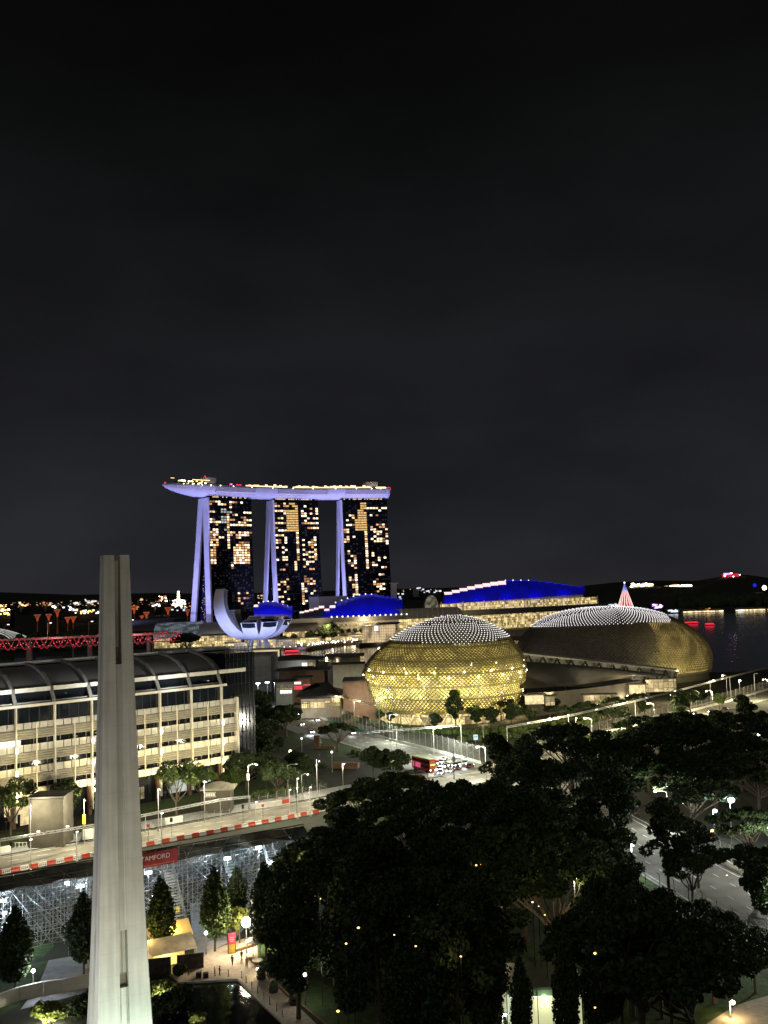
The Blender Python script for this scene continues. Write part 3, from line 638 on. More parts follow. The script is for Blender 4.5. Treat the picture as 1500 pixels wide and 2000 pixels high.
# --- shops under a long grey roof left of the museum (glass vault)
a, b = pw(300, 1190), pw(470, 1200)
t = thing('shopping_arcade', 'long low shopping arcade with curved glass front behind the lotus museum', 'mall', (a[0], a[1], 0))
mb = MB(); slabw(mb, a, b, 0, 14, 40); mb.build('wall', M['offwhite'], t)
mb = MB(); p, q = shift(a, b, -.4); slabw(mb, p, q, 1, 13, .3); mb.build('lit_shop_front', M['e_shop'], t)
mb = MB(); p, q = shift(a, b, -6); vault(mb, p, pw(392, 1186), 12, 30, 34); mb.build('glass_vault', emit('lit_glass_vault', (.5, .62, .72), .26, var=1, scale=.12, stretch=(1, 1, 3), lo=.25), t, True)
mb = MB()
for k in range(24):
    f = k / 23; x = p[0] + (pw(392, 1186)[0] - p[0]) * f; y = p[1] + (pw(392, 1186)[1] - p[1]) * f
    for j in range(8):
        t0, t1 = j / 8 * math.pi * .62, (j + 1) / 8 * math.pi * .62; dp = lambda tt: 34 * (1 - math.cos(tt)) / (1 - math.cos(math.pi * .62))
        mb.tube((x, y + dp(t0) - .3, 12 + 18 * math.sin(min(t0, math.pi / 2)) + .2), (x, y + dp(t1) - .3, 12 + 18 * math.sin(min(t1, math.pi / 2)) + .2), .25, 3)
mb.build('vault_rib', M['grey'], t)
mb = MB(); vault(mb, pw(388, 1182), pw(470, 1190), 16, 29, 40); mb.build('roof', M['roof_grey'], t, True)
mb = MB(); vault(mb, pw(240, 1240), pw(330, 1236), 20, 34, 60); mb.build('roof', M['roof_dark'], t, True)
# --- podium right of the museum: three blue lit convention roofs with stepped arches
def blue_roof(label, prof, eave, D0, D1, n, pinks, depth, leafm='e_blue'):
    """prof: photo points of the stepped ridge; eave: the front edge; each step is a curved leaf of its own"""
    xs = [eave[0][0] + (eave[1][0] - eave[0][0]) * i / n for i in range(n + 1)]
    Dx = lambda x: D0 + (D1 - D0) * (x - eave[0][0]) / (eave[1][0] - eave[0][0])
    ey = lambda x: eave[0][1] + (eave[1][1] - eave[0][1]) * (x - eave[0][0]) / (eave[1][0] - eave[0][0])
    def ry(x):
        for (x0, y0), (x1, y1) in zip(prof[:-1], prof[1:]):
            if x0 <= x <= x1: return y0 + (y1 - y0) * (x - x0) / (x1 - x0)
        return prof[0][1] if x < prof[0][0] else prof[-1][1]
    base = P(xs[0], eave[0][1], D0); t = thing('convention_hall', label, 'hall', (base.x, base.y, base.z), 0, 'blue lit stepped roofs on the waterfront')
    for i in range(n):
        x0, x1 = xs[i], xs[i + 1]; xm = (x0 + x1) / 2; zr = ZA(ry(xm), Dx(xm) + depth, xm)
        rows = []
        for k in range(9):
            f = k / 8; r = []
            for x in (x0, x1 + (xs[1] - xs[0]) * .12):
                z0 = ZA(ey(x), Dx(x), x); p = P(x, 1180, Dx(x)); ang = f * math.pi / 2
                r.append((p.x * (1 + depth * f / Dx(x)), p.y + depth * (1 - math.cos(ang)), z0 + (zr - z0) * math.sin(ang)))
            rows.append(r)
        mb = MB(); mb.strip(rows)
        back = [(rows[-1][0][0], rows[-1][0][1] + depth, rows[0][0][2]), (rows[-1][1][0], rows[-1][1][1] + depth, rows[0][1][2])]
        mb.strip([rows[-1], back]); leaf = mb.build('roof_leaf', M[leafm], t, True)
        mb = MB()
        for r0, r1 in zip(rows[:-1], rows[1:]): mb.tube(Vector(r0[0]) - Vector((0, .25, 0)), Vector(r1[0]) - Vector((0, .25, 0)), .22, 4, cap=False)
        mb.build('roof_rib', M['roof_dark'], leaf)
        e0 = rows[-1]; mb = MB()
        if i < pinks:
            mb.strip([[Vector(r[0]) - Vector((0, .3, 0)), Vector(r[1]) - Vector((0, .3, 0))] for r in rows[5:]]); mb.strip([[Vector(rows[-1][0]), Vector(rows[-1][1])], [Vector(rows[-1][0]) + Vector((0, 0, .8)), Vector(rows[-1][1]) + Vector((0, 0, .8))]])
            mb.build('lit_leaf_edge', M['e_pink'], leaf)
        else:
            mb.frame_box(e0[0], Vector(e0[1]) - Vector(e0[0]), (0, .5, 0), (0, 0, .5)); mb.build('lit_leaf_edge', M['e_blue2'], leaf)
            mb = MB(); mb.ball(Vector(e0[0]) + Vector((0, 0, .8)), .8, 6, 4); mb.build('edge_lamp', M['e_led'], leaf)
    for k in range(5 if leafm == 'e_blue' else 0):     # blue point lights without fittings, added before the roof for falloff
        x = xs[0] + (xs[-1] - xs[0]) * (k + .5) / 5; q = P(x, ey(x), Dx(x) - 16); lamp('POINT', q + Vector((0, 0, 3)), 4200 * (Dx(x) / 1300), (.003, .005, 1), size=1)
    # glass wall and eave below
    mb = MB(); pts = [P(x, 1180, Dx(x) + 4) for x in xs]
    for p, q, x0, x1 in zip(pts[:-1], pts[1:], xs[:-1], xs[1:]): mb.frame_box((p.x, p.y, ZA(ey(x0), Dx(x0), x0) - 16), (q.x - p.x, q.y - p.y, 0), (0, 1, 0), (0, 0, 15.8))
    mb.build('wall', M['offwhite'], t)
    return t
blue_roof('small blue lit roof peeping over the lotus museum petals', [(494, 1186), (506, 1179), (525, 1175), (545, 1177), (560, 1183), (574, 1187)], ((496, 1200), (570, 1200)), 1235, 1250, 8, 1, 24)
blue_roof('brown stepped roof arches with pink lit edges left of the middle blue roof', [(584, 1197), (600, 1193), (618, 1188), (634, 1182)], ((585, 1205), (632, 1204)), 1205, 1215, 5, 5, 26, 'roof_dark')
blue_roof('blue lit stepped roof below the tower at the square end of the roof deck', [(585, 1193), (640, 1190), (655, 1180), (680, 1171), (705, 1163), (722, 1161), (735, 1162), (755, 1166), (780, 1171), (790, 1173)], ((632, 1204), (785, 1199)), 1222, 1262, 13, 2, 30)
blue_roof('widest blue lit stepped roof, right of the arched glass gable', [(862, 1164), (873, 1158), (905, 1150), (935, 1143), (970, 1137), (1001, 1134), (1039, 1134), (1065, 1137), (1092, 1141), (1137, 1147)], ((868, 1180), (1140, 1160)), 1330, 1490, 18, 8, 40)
# fascia lamps along the middle roof
lt = MB()
t = thing('podium_mall', 'long stone coloured mall podium with a row of eave lamps and lit shops', 'mall', (pw(600, 1200)[0], 1190, 0))
a, b = pw(560, 1190), pw(790, 1225)
mb = MB(); slabw(mb, a, b, 0, 26, 30); mb.build('wall', M['offwhite'], t)
p, q = shift(a, b, -10)
mb = MB(); slabw(mb, p, q, 25, 30.5, 8); mb.build('fascia', M['roof_grey'], t)
p, q = shift(a, b, -.6); mb = MB(); slabw(mb, p, q, 1, 10, .4); mb.build('lit_shop_front', M['e_shop'], t)
mb = MB(); slabw(mb, p, q, 13, 22, .4); mb.build('lit_gallery', M['e_shopdim'], t)
mb = MB(); p, q = shift(a, b, -8); slabw(mb, p, q, 10.4, 12.2, 8); mb.build('terrace_slab', M['offwhite'], t)
p, q = shift(a, b, -10.4)
for k in range(15):
    f = .36 + .64 * k / 14; mb = MB(); mb.ball((p[0] + (q[0] - p[0]) * f, p[1] + (q[1] - p[1]) * f, 31.2), 1.0, 6, 4); mb.build('eave_lamp', M['e_led'], t)
# grey hall roof over the near end and pale fins behind
t = thing('curved_roof_hall', 'low hall with a brown curved roof between museum and blue roof', 'hall', (pw(600, 1180)[0], 1180, 0))
mb = MB(); vault(mb, pw(555, 1165), pw(622, 1172), 16, 26, 30); mb.build('roof', M['roof_dark'], t, True)
mb = MB(); slabw(mb, pw(556, 1168), pw(621, 1176), 0, 16, 25); mb.build('lit_shop_front', M['e_shop'], t)
t = thing('casino_block', 'pale ribbed block tucked below the last tower leg', 'building', (pw(650, 1300)[0], 1300, 0))
mb = MB(); slabw(mb, pw(623, 1290), pw(680, 1310), 0, 55, 30); mb.build('wall', M['offwhite'], t)
mb = MB(); p, q = shift(pw(623, 1290), pw(680, 1310), -.6)
for k in range(40): mb.frame_box((p[0] + (q[0] - p[0]) * k / 40, p[1] + (q[1] - p[1]) * k / 40, 30), ((q[0] - p[0]) / 90, 0, 0), (0, -.5, 0), (0, 0, 24))
mb.build('fin', M['louvre'], t)
lamp('SPOT', P(655, 1225, 1215), 1.6e4, (1, .8, .75), P(655, 1170, 1290), 1, 70, .8)
t = thing('leaning_mast', 'pale leaning slab mast right of the last tower', 'mast', (pw(770, 1330)[0], 1330, 0))
mb = MB(); p = P(768, 1180, 1330); mb.frame_box((p.x - 4, p.y, 0), (8, 0, 0), (0, 4, 0), (1.5, 0, ZA(1140, 1330, 768))); mb.build('slab', M['offwhite'], t)
mb = MB(); mb.box((p.x + 1.5, p.y + 2, ZA(1140, 1330, 768) + .6), (12, 5, 1.2)); mb.build('cap', M['offwhite'], t)
# arched glass gable + ribbed roof (right)
t = thing('theatre_pavilion', 'beige ribbed barrel roof pavilion with an arched glass gable', 'pavilion', (pw(830, 1200)[0], 1200, 0))
a, b = pw(785, 1215), pw(905, 1250)
mb = MB(); slabw(mb, a, b, 0, 25, 22); mb.build('wall', M['e_shop'], t)
mb = MB(); vault(mb, a, b, 25, 37, 24); mb.build('ribbed_roof', M['canvas'], t, True)
mb = MB()
for k in range(13):
    f = k / 12
    for j in range(8):
        t0, t1 = j / 8 * math.pi * .62, (j + 1) / 8 * math.pi * .62; dp = lambda tt: 24 * (1 - math.cos(tt)) / (1 - math.cos(math.pi * .62))
        X_, Y_ = a[0] + (b[0] - a[0]) * f, a[1] + (b[1] - a[1]) * f
        mb.tube((X_, Y_ + dp(t0) - .3, 25.4 + 12 * math.sin(min(t0, math.pi / 2))), (X_, Y_ + dp(t1) - .3, 25.4 + 12 * math.sin(min(t1, math.pi / 2))), .4, 3)
mb.build('roof_rib', M['white'], t)
lamp('SPOT', P(840, 1262, 1150), 1.2e5, (1, .8, .5), P(845, 1200, 1225), 1, 90, .9)
gp_ = P(843, 1190, 1300); mb = MB(); rows = []
for k in range(13):
    an = math.pi * k / 12; rows.append([(gp_.x - 8.5 * math.cos(an), gp_.y, ZA(1187, 1300, 843) + 16 * math.sin(an)), (gp_.x - 8.5 * math.cos(an) , gp_.y + 60, ZA(1187, 1300, 843) - 2 + 16 * math.sin(an))])
mb.strip(rows); gv = mb.build('arched_roof', M['roof_grey'], t, True)
mb = MB(); mb.poly([Vector(r[0]) - Vector((0, .5, 0)) for r in rows]); mb.build('glass_gable', emit('lit_gable_glass', (.8, .8, .5), .22, var=1, scale=.2, lo=.2), gv)
mb = MB()
for r0, r1 in zip(rows[:-1], rows[1:]): mb.tube(Vector(r0[0]) - Vector((0, .7, 0)), Vector(r1[0]) - Vector((0, .7, 0)), .5, 5)
mb.build('gable_arch', M['white'], gv)
# long terrace podium right
t = thing('terrace_podium', 'long two storey podium with planted terrace below the widest blue roof', 'mall', (pw(1000, 1330)[0], 1330, 0))
a, b = pw(868, 1322), pw(1175, 1500)
mb = MB(); slabw(mb, a, b, 0, 30.4, 60); mb.build('wall', M['offwhite'], t)
p, q = shift(a, b, -14); mb = MB(); slabw(mb, p, q, 23.5, 30.6, 16); mb.build('fascia', M['roof_grey'], t)
p, q = shift(a, b, -.7); mb = MB(); slabw(mb, p, q, 3, 22.5, .5); mb.build('lit_shop_front', M['e_shop'], t)
p, q = shift(a, b, 8); mb = MB(); slabw(mb, p, q, 30.7, 40.5, .5); mb.build('lit_terrace_front', M['e_shop'], t)
p, q = shift(a, b, 6); mb = MB()
for k in range(9): f = k / 8; mb.tube((p[0] + (q[0] - p[0]) * f, p[1] + (q[1] - p[1]) * f, 30.5), (p[0] + (q[0] - p[0]) * f, p[1] + (q[1] - p[1]) * f, 43), .5, 5)
mb.build('terrace_post', M['white'], t)
# lantern pavilion on the water and its dark base
a, b = pw(706, 1120), pw(772, 1125)
t = thing('floating_lantern_pavilion', 'pale crystal pavilion standing on the water, lit from below', 'pavilion', (a[0], a[1], 0))
mb = MB(); slabw(mb, pw(700, 1112), pw(790, 1122), .1, 3.2, 26); mb.build('dark_plinth', M['black'], t)
mb = MB(); p = [Vector((*a, 3.2)), Vector((*b, 3.2))]; mb.frame_box(p[0], p[1] - p[0], (0, 18, 0), (0, 0, 19)); mb.build('glass_wall', emit('lit_crystal_wall', (1, .74, .42), .75, var=1, scale=.15, stretch=(1, 1, .5), lo=.35), t)
mb = MB()
for k in range(15): f = k / 14; c = p[0].lerp(p[1], f); mb.tube(c - Vector((0, .3, 0)), c + Vector((0, -.3, 19)), .18, 4)
for k in range(7): mb.tube(p[0] + Vector((0, -.3, 3 * k)), p[1] + Vector((0, -.3, 3 * k)), .16, 4)
mb.build('mullion_grid', M['bar'], t)
mb = MB(); c = (p[0] + p[1]) / 2; mb.frame_box(Vector((b[0] - 22, b[1] - 3, 22.4)), (24, 4, 0), (-2, 22, 0), (4, 0, 2.4)); mb.build('folded_roof', M['roof_dark'], t)
mb = MB(); mb.box((p[0].x + 16, p[0].y - .6, 19), (4.2, .4, 5)); mb.build('lit_sign', M['e_panel'], t)
lamp('POINT', c + Vector((0, -8, 1.5)), 2500, (1, .8, .5), size=2)
# promenade: quay walls, lamps, lit stalls
qw = MB(); quay = RE([(-100, 1008), (-75, 1038), (-52, 1112), (-34, 1160), (-29, 1165), (60, 1212), (191, 1280)]) + [(330, 1500)]
for a, b in zip(quay[:-1], quay[1:]): qw.frame_box((a[0], a[1], 0), (b[0] - a[0], b[1] - a[1], 0), (0, 2.0, 0), (0, 0, 3.0))
one(qw, 'quay_wall', M['brown'], 'low brown quay wall carrying a curving row of lamps along the bay', 'quay')
def mini_lamp(loc, h, r, label, group, m='e_led', name='promenade_lamp', cat='lamp'):
    mb = MB(); mb.cur = 0; mb.tube(loc, Vector(loc) + Vector((0, 0, h)), .12, 4); mb.cur = 1; mb.ball(Vector(loc) + Vector((0, 0, h + r * .7)), r, 6, 4)
    return tag(mb.build(name, [M['dark_metal'], M[m]]), label, cat, group)
for k, (p, d) in enumerate(along(quay, 7.0)[:44]):
    mini_lamp((p.x, p.y + .8, 3), 1.2, .62, 'small round lamp on the quay wall of the bay', 'lamps along the bay quay')
random.seed(11)
stall_spots = [(P(random.uniform(540, 725), random.uniform(1236, 1262), 1).x, 0) for _ in range(1)]
for k in range(70):
    px = random.uniform(455, 735); D = random.uniform(1130, 1185) + max(0, (px - 640) * .4); p = P(px, 1250, D); h = random.uniform(2.2, 4)
    mb = MB(); mb.cur = 0; mb.box((p.x, p.y, h / 2), (.25, .25, h)); mb.cur = 1; mb.ball((p.x, p.y, h + .5), random.uniform(.5, 1.0), 6, 4)
    tag(mb.build('plaza_lamp', [M['dark_metal'], M['e_warm']]), 'warm post lamp on the event plaza behind the quay', 'lamp', 'warm lamps on the event plaza')
for k, (px, D, w_, z0, h_, m_) in enumerate([(560, 1150, 26, 3, 5, 'e_shop'), (600, 1160, 30, 3, 6, 'e_shop'), (650, 1190, 34, 3, 5, 'e_shop'), (690, 1200, 30, 3, 6, 'e_shop'), (460, 1120, 22, 2, 6, 'e_shop'), (508, 1128, 34, 1, 9, 'e_shop'), (555, 1135, 26, 1, 8, 'e_shopdim')]):
    p = P(px, 1250, D); t = thing('waterfront_kiosk', 'low lit kiosk with flat roof, %s from the left along the event plaza' % ORD[k], 'kiosk', (p.x, p.y, 0), 0, 'kiosks on the event plaza')
    mb = MB(); mb.box((p.x, p.y, z0 + h_ / 2), (w_, 8, h_)); mb.build('lit_front', M[m_], t); mb = MB(); mb.box((p.x, p.y, z0 + h_ + .4), (w_ + 3, 11, .8)); mb.build('roof', M['roof_dark'], t); mb = MB(); mb.box((p.x, p.y, z0 / 2), (w_ + 2, 10, z0 if z0 > 0 else .5)); mb.build('plinth', M['grey_wall'], t)
lamp('POINT', P(640, 1246, 1170) + Vector((0, 0, 14)), 4.5e4, (1, .78, .45), size=3)
lamp('POINT', P(560, 1246, 1120) + Vector((0, 0, 14)), 4e4, (1, .78, .45), size=3)
lamp('POINT', P(720, 1240, 1190) + Vector((0, 0, 16)), 4.5e4, (1, .78, .45), size=3)
lamp('POINT', P(960, 1230, 1290) + Vector((0, 0, 30)), 3.5e4, (1, .8, .45), size=3)
lamp('POINT', P(420, 1240, 1150) + Vector((0, 0, 18)), 1.5e4, (.9, .9, .8), size=3)
for px, D in ((640, 1205), (700, 1212), (760, 1216), (600, 1170)):
    lamp('SPOT', P(px, 1262, D - 40), 2.2e4, (1, .8, .42), P(px, 1205, D), 1, 100, .9)
for px, D in ((920, 1345), (1000, 1395), (1090, 1450)):
    lamp('SPOT', P(px, 1240, D - 45), 3.5e4, (1, .82, .5), P(px, 1185, D), 1, 100, .9)
# boats
def boat(px, py, L_, label, m='e_red', name='tour_boat', D=None):
    p = G(px, py); t = thing(name, label, 'boat', (p.x, p.y, .05)); mb = MB()
    mb.strip([[(p.x - L_ / 2, p.y - 1.4, .9), (p.x - L_ / 2, p.y + 1.4, .9), (p.x - L_ / 2 + .6, p.y, .05)], [(p.x + L_ * .3, p.y - 1.5, .9), (p.x + L_ * .3, p.y + 1.5, .9), (p.x + L_ * .3, p.y, .05)], [(p.x + L_ / 2, p.y - .1, 1.4), (p.x + L_ / 2, p.y + .1, 1.4), (p.x + L_ / 2 - .3, p.y, .3)]], True)
    mb.build('hull', M['dark_metal'], t)
    mb = MB(); mb.box((p.x - .5, p.y, 2.6), (L_ * .8, 2.6, .25)); mb.build('canopy', M['red'], t)
    mb = MB(); mb.box((p.x - .5, p.y - 1.4, 2.2), (L_ * .82, .12, .9)); mb.box((p.x, p.y - 1.55, 1.0), (L_ * .9, .1, .45)); mb.build('light_strip', M[m], t)
    mb = MB()
    for k in (-.38, -.1, .15, .36): mb.tube((p.x + k * L_, p.y - 1.2, .9), (p.x + k * L_, p.y - 1.2, 2.6), .06, 4)
    mb.build('canopy_post', M['grey'], t)
    return t
boat(571, 1275, 17, 'red lit tour boat on the bay below the round quay lamps')
boat(1350, 1218, 22, 'red lit boat close beside the far dome on the dark bay')
boat(1386, 1221, 14, 'dim red boat farther out on the open dark bay')

# ================================================================== footbridge with red light spirals (left), road bridge behind it
t = thing('helix_footbridge', 'footbridge wrapped in red lit spiral tubes behind the curved roof', 'footbridge', (-320, 950, 0))
B0, B1 = REZ((-420, 935, 7)), REZ((-205, 1010, 7)); B0.z = B1.z = (B0.z + B1.z) / 2; dv = (B1 - B0); LB = dv.length; dv.normalize(); nb = Vector((-dv.y, dv.x, 0))
mb = MB(); mb.frame_box(B0 - nb * 3, dv * LB, nb * 6, (0, 0, .8)); mb.build('deck', M['grey_wall'], t)
def spiral(m_, name, ph, sg, r, rr):
    mb = MB(); prev = None
    for i in range(0, 700):
        s = LB * i / 699; a = sg * s / 15.0 * 2 * math.pi + ph; q = B0 + dv * s + nb * (r * math.cos(a)) + Vector((0, 0, 4.2 + r * math.sin(a)))
        if prev is not None: mb.tube(prev, q, rr, 4, cap=False)
        prev = q
    mb.build(name, m_, t)
spiral(M['e_dred'], 'red_spiral_tube', 0, 1, 5.2, .26); spiral(M['e_dred'], 'red_spiral_tube', math.pi * .66, 1, 5.4, .3); spiral(M['steel'], 'steel_spiral_tube', 1, -1, 4.6, .2)
mb = MB()
for k in range(90):
    s = LB * (k + .5) / 90; q = B0 + dv * s - nb * 5.6 + Vector((0, 0, 1 + 5 * random.random())); mb.ball(q, .36, 5, 4)
mb.build('spiral_lamps', emit('pinkish_lamp', (1, .25, .3), 1.6), t)
for k in range(6):
    s = LB * (k + .3) / 6; mb = MB(); mb.tube(B0 + dv * s + Vector((0, 0, 0)), B0 + dv * s + Vector((0, 0, -B0.z)), .8, 6); mb.build('pier', M['grey_wall'], t)
t = thing('road_bridge', 'pale concrete road bridge beam behind the red spiral footbridge', 'bridge', (-330, 990, 0))
mb = MB(); C0, C1 = REZ((-440, 975, 12.5)), REZ((-215, 1040, 12.5)); C0.z = C1.z = (C0.z + C1.z) / 2; d_ = C1 - C0; mb.frame_box(C0, d_, Vector((-d_.y, d_.x, 0)).normalized() * 14, (0, 0, 1.8)); mb.build('beam', M['offwhite'], t)
for k in range(4):
    c = C0.lerp(C1, (k + .5) / 4); mb = MB(); mb.box((c.x, c.y + 7, c.z / 2), (3, 6, c.z)); mb.build('pier', M['grey_wall'], t)
for k in range(3): lamp('POINT', C0.lerp(C1, .15 + k * .33) + Vector((4, -9, 6)), 9000, (1, .35, .35), size=2)
for k in range(5):
    c = C0.lerp(C1, .12 + k * .17); 
    t = thing('bridge_lamp_post', 'tall lamp post on the road bridge, %s from the left' % ORD[k], 'street lamp', (c.x, c.y, 14), 0, 'lamp posts on the road bridge')
    mb = MB(); mb.tube(c + Vector((0, 0, 1.8)), c + Vector((0, 0, 16)), .22, 5); mb.tube(c + Vector((0, 0, 16)), c + Vector((3, 0, 16.4)), .15, 5); mb.build('pole', M['grey'], t)
    mb = MB(); mb.box(c + Vector((3.4, 0, 16.2)), (2.0, .8, .7)); mb.build('lamp_head', M['e_led'], t)
# bright little lights along the water between bridge and museum
random.seed(21)
for k in range(46):
    px = random.uniform(262, 400); py = random.uniform(1243, 1262); p = G(px, py, 2.0); mb = MB(); mb.tube((p.x, p.y, 0), (p.x, p.y, 2.2), .1, 4); mb.cur = 1; mb.ball((p.x, p.y, 2.6), random.uniform(.4, .9), 5, 4)
    tag(mb.build('garden_lamp', [M['dark_metal'], M[random.choice(['e_warm', 'e_warm', 'e_led', 'e_amber'])]]), 'small garden lamp on the dark shore between footbridge and museum', 'lamp', 'garden lamps on the shore')
# super trees: steel tree towers with orange lit funnels
def supertree(px, ytop, D, hw, label):
    hw *= .78; p = P(px, ytop, D); p0 = Vector((p.x, p.y, 0)); zt = p.z; t = thing('steel_tree', label, 'steel tree', p0, 0, 'orange lit steel trees of the gardens')
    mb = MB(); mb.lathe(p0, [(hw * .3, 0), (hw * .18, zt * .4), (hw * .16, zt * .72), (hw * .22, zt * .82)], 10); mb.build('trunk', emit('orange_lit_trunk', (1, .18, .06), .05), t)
    mb = MB()
    for k in range(18):
        a = k * math.pi / 9; prev = None
        for j in range(6):
            f = j / 5; r = hw * (.18 + .82 * f ** 1.6); q = p0 + Vector((r * math.cos(a), r * math.sin(a), zt * .7 + zt * .3 * f ** .75))
            if prev is not None: mb.tube(prev, q, .22, 4, cap=False)
            prev = q
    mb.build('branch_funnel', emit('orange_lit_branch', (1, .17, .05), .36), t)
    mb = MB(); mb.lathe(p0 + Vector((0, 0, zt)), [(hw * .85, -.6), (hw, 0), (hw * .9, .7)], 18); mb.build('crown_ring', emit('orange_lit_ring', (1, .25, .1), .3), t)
for k, (px, y, D, hw) in enumerate([(73, 1201, 1750, 7.2), (95, 1200, 1780, 7), (112, 1191, 1820, 7.5), (132, 1206, 1690, 6.5), (143, 1205, 1700, 7.5), (277, 1203, 1700, 4.5), (286, 1196, 1720, 7), (328, 1187, 1800, 8), (262, 1184, 1850, 8), (366, 1191, 1800, 6)]):
    supertree(px, y, D, hw, 'orange lit steel tree, %s from the left of the gardens' % ORD[k])
# conservatory (left edge): ribbed glass shell, floodlit
t = thing('glass_conservatory', 'ribbed glass conservatory roof lit white, cut by the left edge', 'greenhouse', (P(0, 1220, 1450).x, 1450, 0))
mb = MB(); rows = []; c0 = P(-30, 1230, 1450)
for k in range(9):
    f = k / 8; rows.append([(c0.x + 54 * math.sin(an) , c0.y + 80 * (f - .5), 3 + 22 * math.cos(an) * (1 - (f - .3) ** 2)) for an in [math.pi / 2 * j / 8 for j in range(9)]])
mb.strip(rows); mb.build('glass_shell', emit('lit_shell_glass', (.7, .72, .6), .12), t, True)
mb = MB()
for r in rows:
    for q0, q1 in zip(r[:-1], r[1:]): mb.tube(q0, q1, .4, 4, cap=False)
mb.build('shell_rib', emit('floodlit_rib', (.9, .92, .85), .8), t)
# ================================================================== far shore: ships, harbour lights, hill buildings
random.seed(31)
def far_lights(name, label, cat, px0, px1, py0, py1, D, n, mats, hull=True, size=(2, 6), group=None, body='black', hbody=8):
    pa, pb = P(px0, py1, D), P(px1, py1, D); z0 = max(0, pa.z - 2) if D > 4800 else 0
    t = thing(name, label, cat, ((pa.x + pb.x) / 2, D, 0), 0, group)
    zt = P(px0, py0, D).z
    mb = MB()
    if name == 'ship': mb.strip([[(pa.x - 6, D - 8, zt * .4), (pa.x - 6, D + 8, zt * .4), (pa.x + 4, D, 0)], [(pb.x - 10, D - 8, zt * .4), (pb.x - 10, D + 8, zt * .4), (pb.x - 10, D, 0)], [(pb.x + 10, D - 1, zt * .5), (pb.x + 10, D + 1, zt * .5), (pb.x, D, 0)]], True); mb.build('hull', M[body], t); mb = MB(); mb.box((pa.x + (pb.x - pa.x) * .2, D, zt * .55), ((pb.x - pa.x) * .18, 14, zt * .6)); mb.build('bridge_house', M['grey_wall'], t)
    else:
        mb.frame_box((pa.x, D + 2, z0), (pb.x - pa.x, 0, 0), (0, 25, 0), (0, 0, max(4, zt * .95 - z0))); mb.build('wall', M[body], t)
        mb = MB(); mb.frame_box((pa.x - 2, D, z0 + max(4, zt * .95 - z0)), (pb.x - pa.x + 4, 0, 0), (0, 29, 0), (0, 0, 1.5)); mb.build('roof', M['roof_dark'], t)
    for m_ in mats:
        for k in range(n):
            px = random.uniform(px0, px1); py = random.uniform(py0, py1); q = P(px, py, D); s = random.uniform(*size) * D / 4000
            mb = MB(); mb.box((q.x, D - 9, max(1, q.z)), (s * 1.7, 1, s)); mb.build('lamp', M[m_], t)
    return t
e_dimw = M['e_dim'] = emit('distant_warm_lamp', (1, .7, .36), .9)
M['e_dimr'] = emit('distant_orange_lamp', (1, .32, .1), .8)
M['e_dimc'] = emit('distant_cool_lamp', (.85, .92, 1), 1.1)
FAR = [('harbour_building', 'low amber lit harbour sheds at the left edge', 0, 14, 1180, 1190, 3200, 5, ['e_dim', 'e_amber']), ('harbour_building', 'bright amber depot beside the conservatory', 0, 20, 1190, 1200, 2300, 6, ['e_warm', 'e_amber']),
 ('ship', 'distant ship with few amber lights, farthest left of the harbour', 38, 56, 1176, 1184, 4200, 4, ['e_dim', 'e_amber']), ('ship', 'distant ship with a red and an amber light', 86, 104, 1176, 1183, 4200, 4, ['e_dim', 'e_dimr']),
 ('harbour_building', 'pair of white floodlights on the far shore above the steel trees', 104, 114, 1182, 1187, 3000, 3, ['e_white']), ('harbour_building', 'white lit wharf above the steel tree pair', 124, 140, 1180, 1188, 3000, 3, ['e_led']),
 ('ship', 'white lit ship just left of the monument', 142, 160, 1176, 1182, 3800, 5, ['e_led', 'e_dim']), ('ship', 'ship with stacked white deck lights beside the monument', 168, 194, 1171, 1181, 3800, 9, ['e_dimc', 'e_dim']),
 ('harbour_building', 'long white lit terminal shed left of the monument', 138, 156, 1188, 1193, 2600, 8, ['e_led']), ('harbour_building', 'terminal shed with a bright strip and amber glow touching the monument', 148, 196, 1191, 1199, 2500, 10, ['e_led', 'e_amber']),
 ('ship', 'tiny ship lights right of the monument', 268, 280, 1168, 1174, 4600, 3, ['e_dim']), ('harbour_building', 'pink red lit hall right of the monument', 256, 272, 1181, 1190, 2500, 8, ['e_dimr']),
 ('harbour_building', 'orange crowned harbour block between monument and tower', 312, 326, 1164, 1175, 3600, 7, ['e_dimr', 'e_warm']), ('ship', 'white deck lights of a ship below the orange block', 300, 314, 1179, 1186, 3300, 5, ['e_led']),
 ('oil_rig', 'brightly lit drilling rig with a tall lamp mast left of the first tower', 336, 364, 1172, 1186, 3300, 16, ['e_warm', 'e_led']), ('harbour_building', 'wharf with small white lamps below the rig', 334, 366, 1186, 1192, 2900, 7, ['e_dimc']),
 ('harbour_building', 'orange lit shed against the first tower leg', 366, 384, 1176, 1186, 3000, 6, ['e_dimr']), ('harbour_building', 'dim harbour lights between first and middle tower', 500, 513, 1163, 1170, 3600, 5, ['e_dim']),
 ('ship', 'faint anchored ships right of the leaning mast', 800, 862, 1147, 1160, 5200, 7, ['e_dimc']), ('harbour_building', 'faint white lights over the arched gable', 826, 862, 1152, 1158, 4600, 8, ['e_dimc']),
 ('ship', 'little cluster of ship lights beside the leaning mast', 778, 788, 1158, 1178, 3600, 4, ['e_dimc'])]
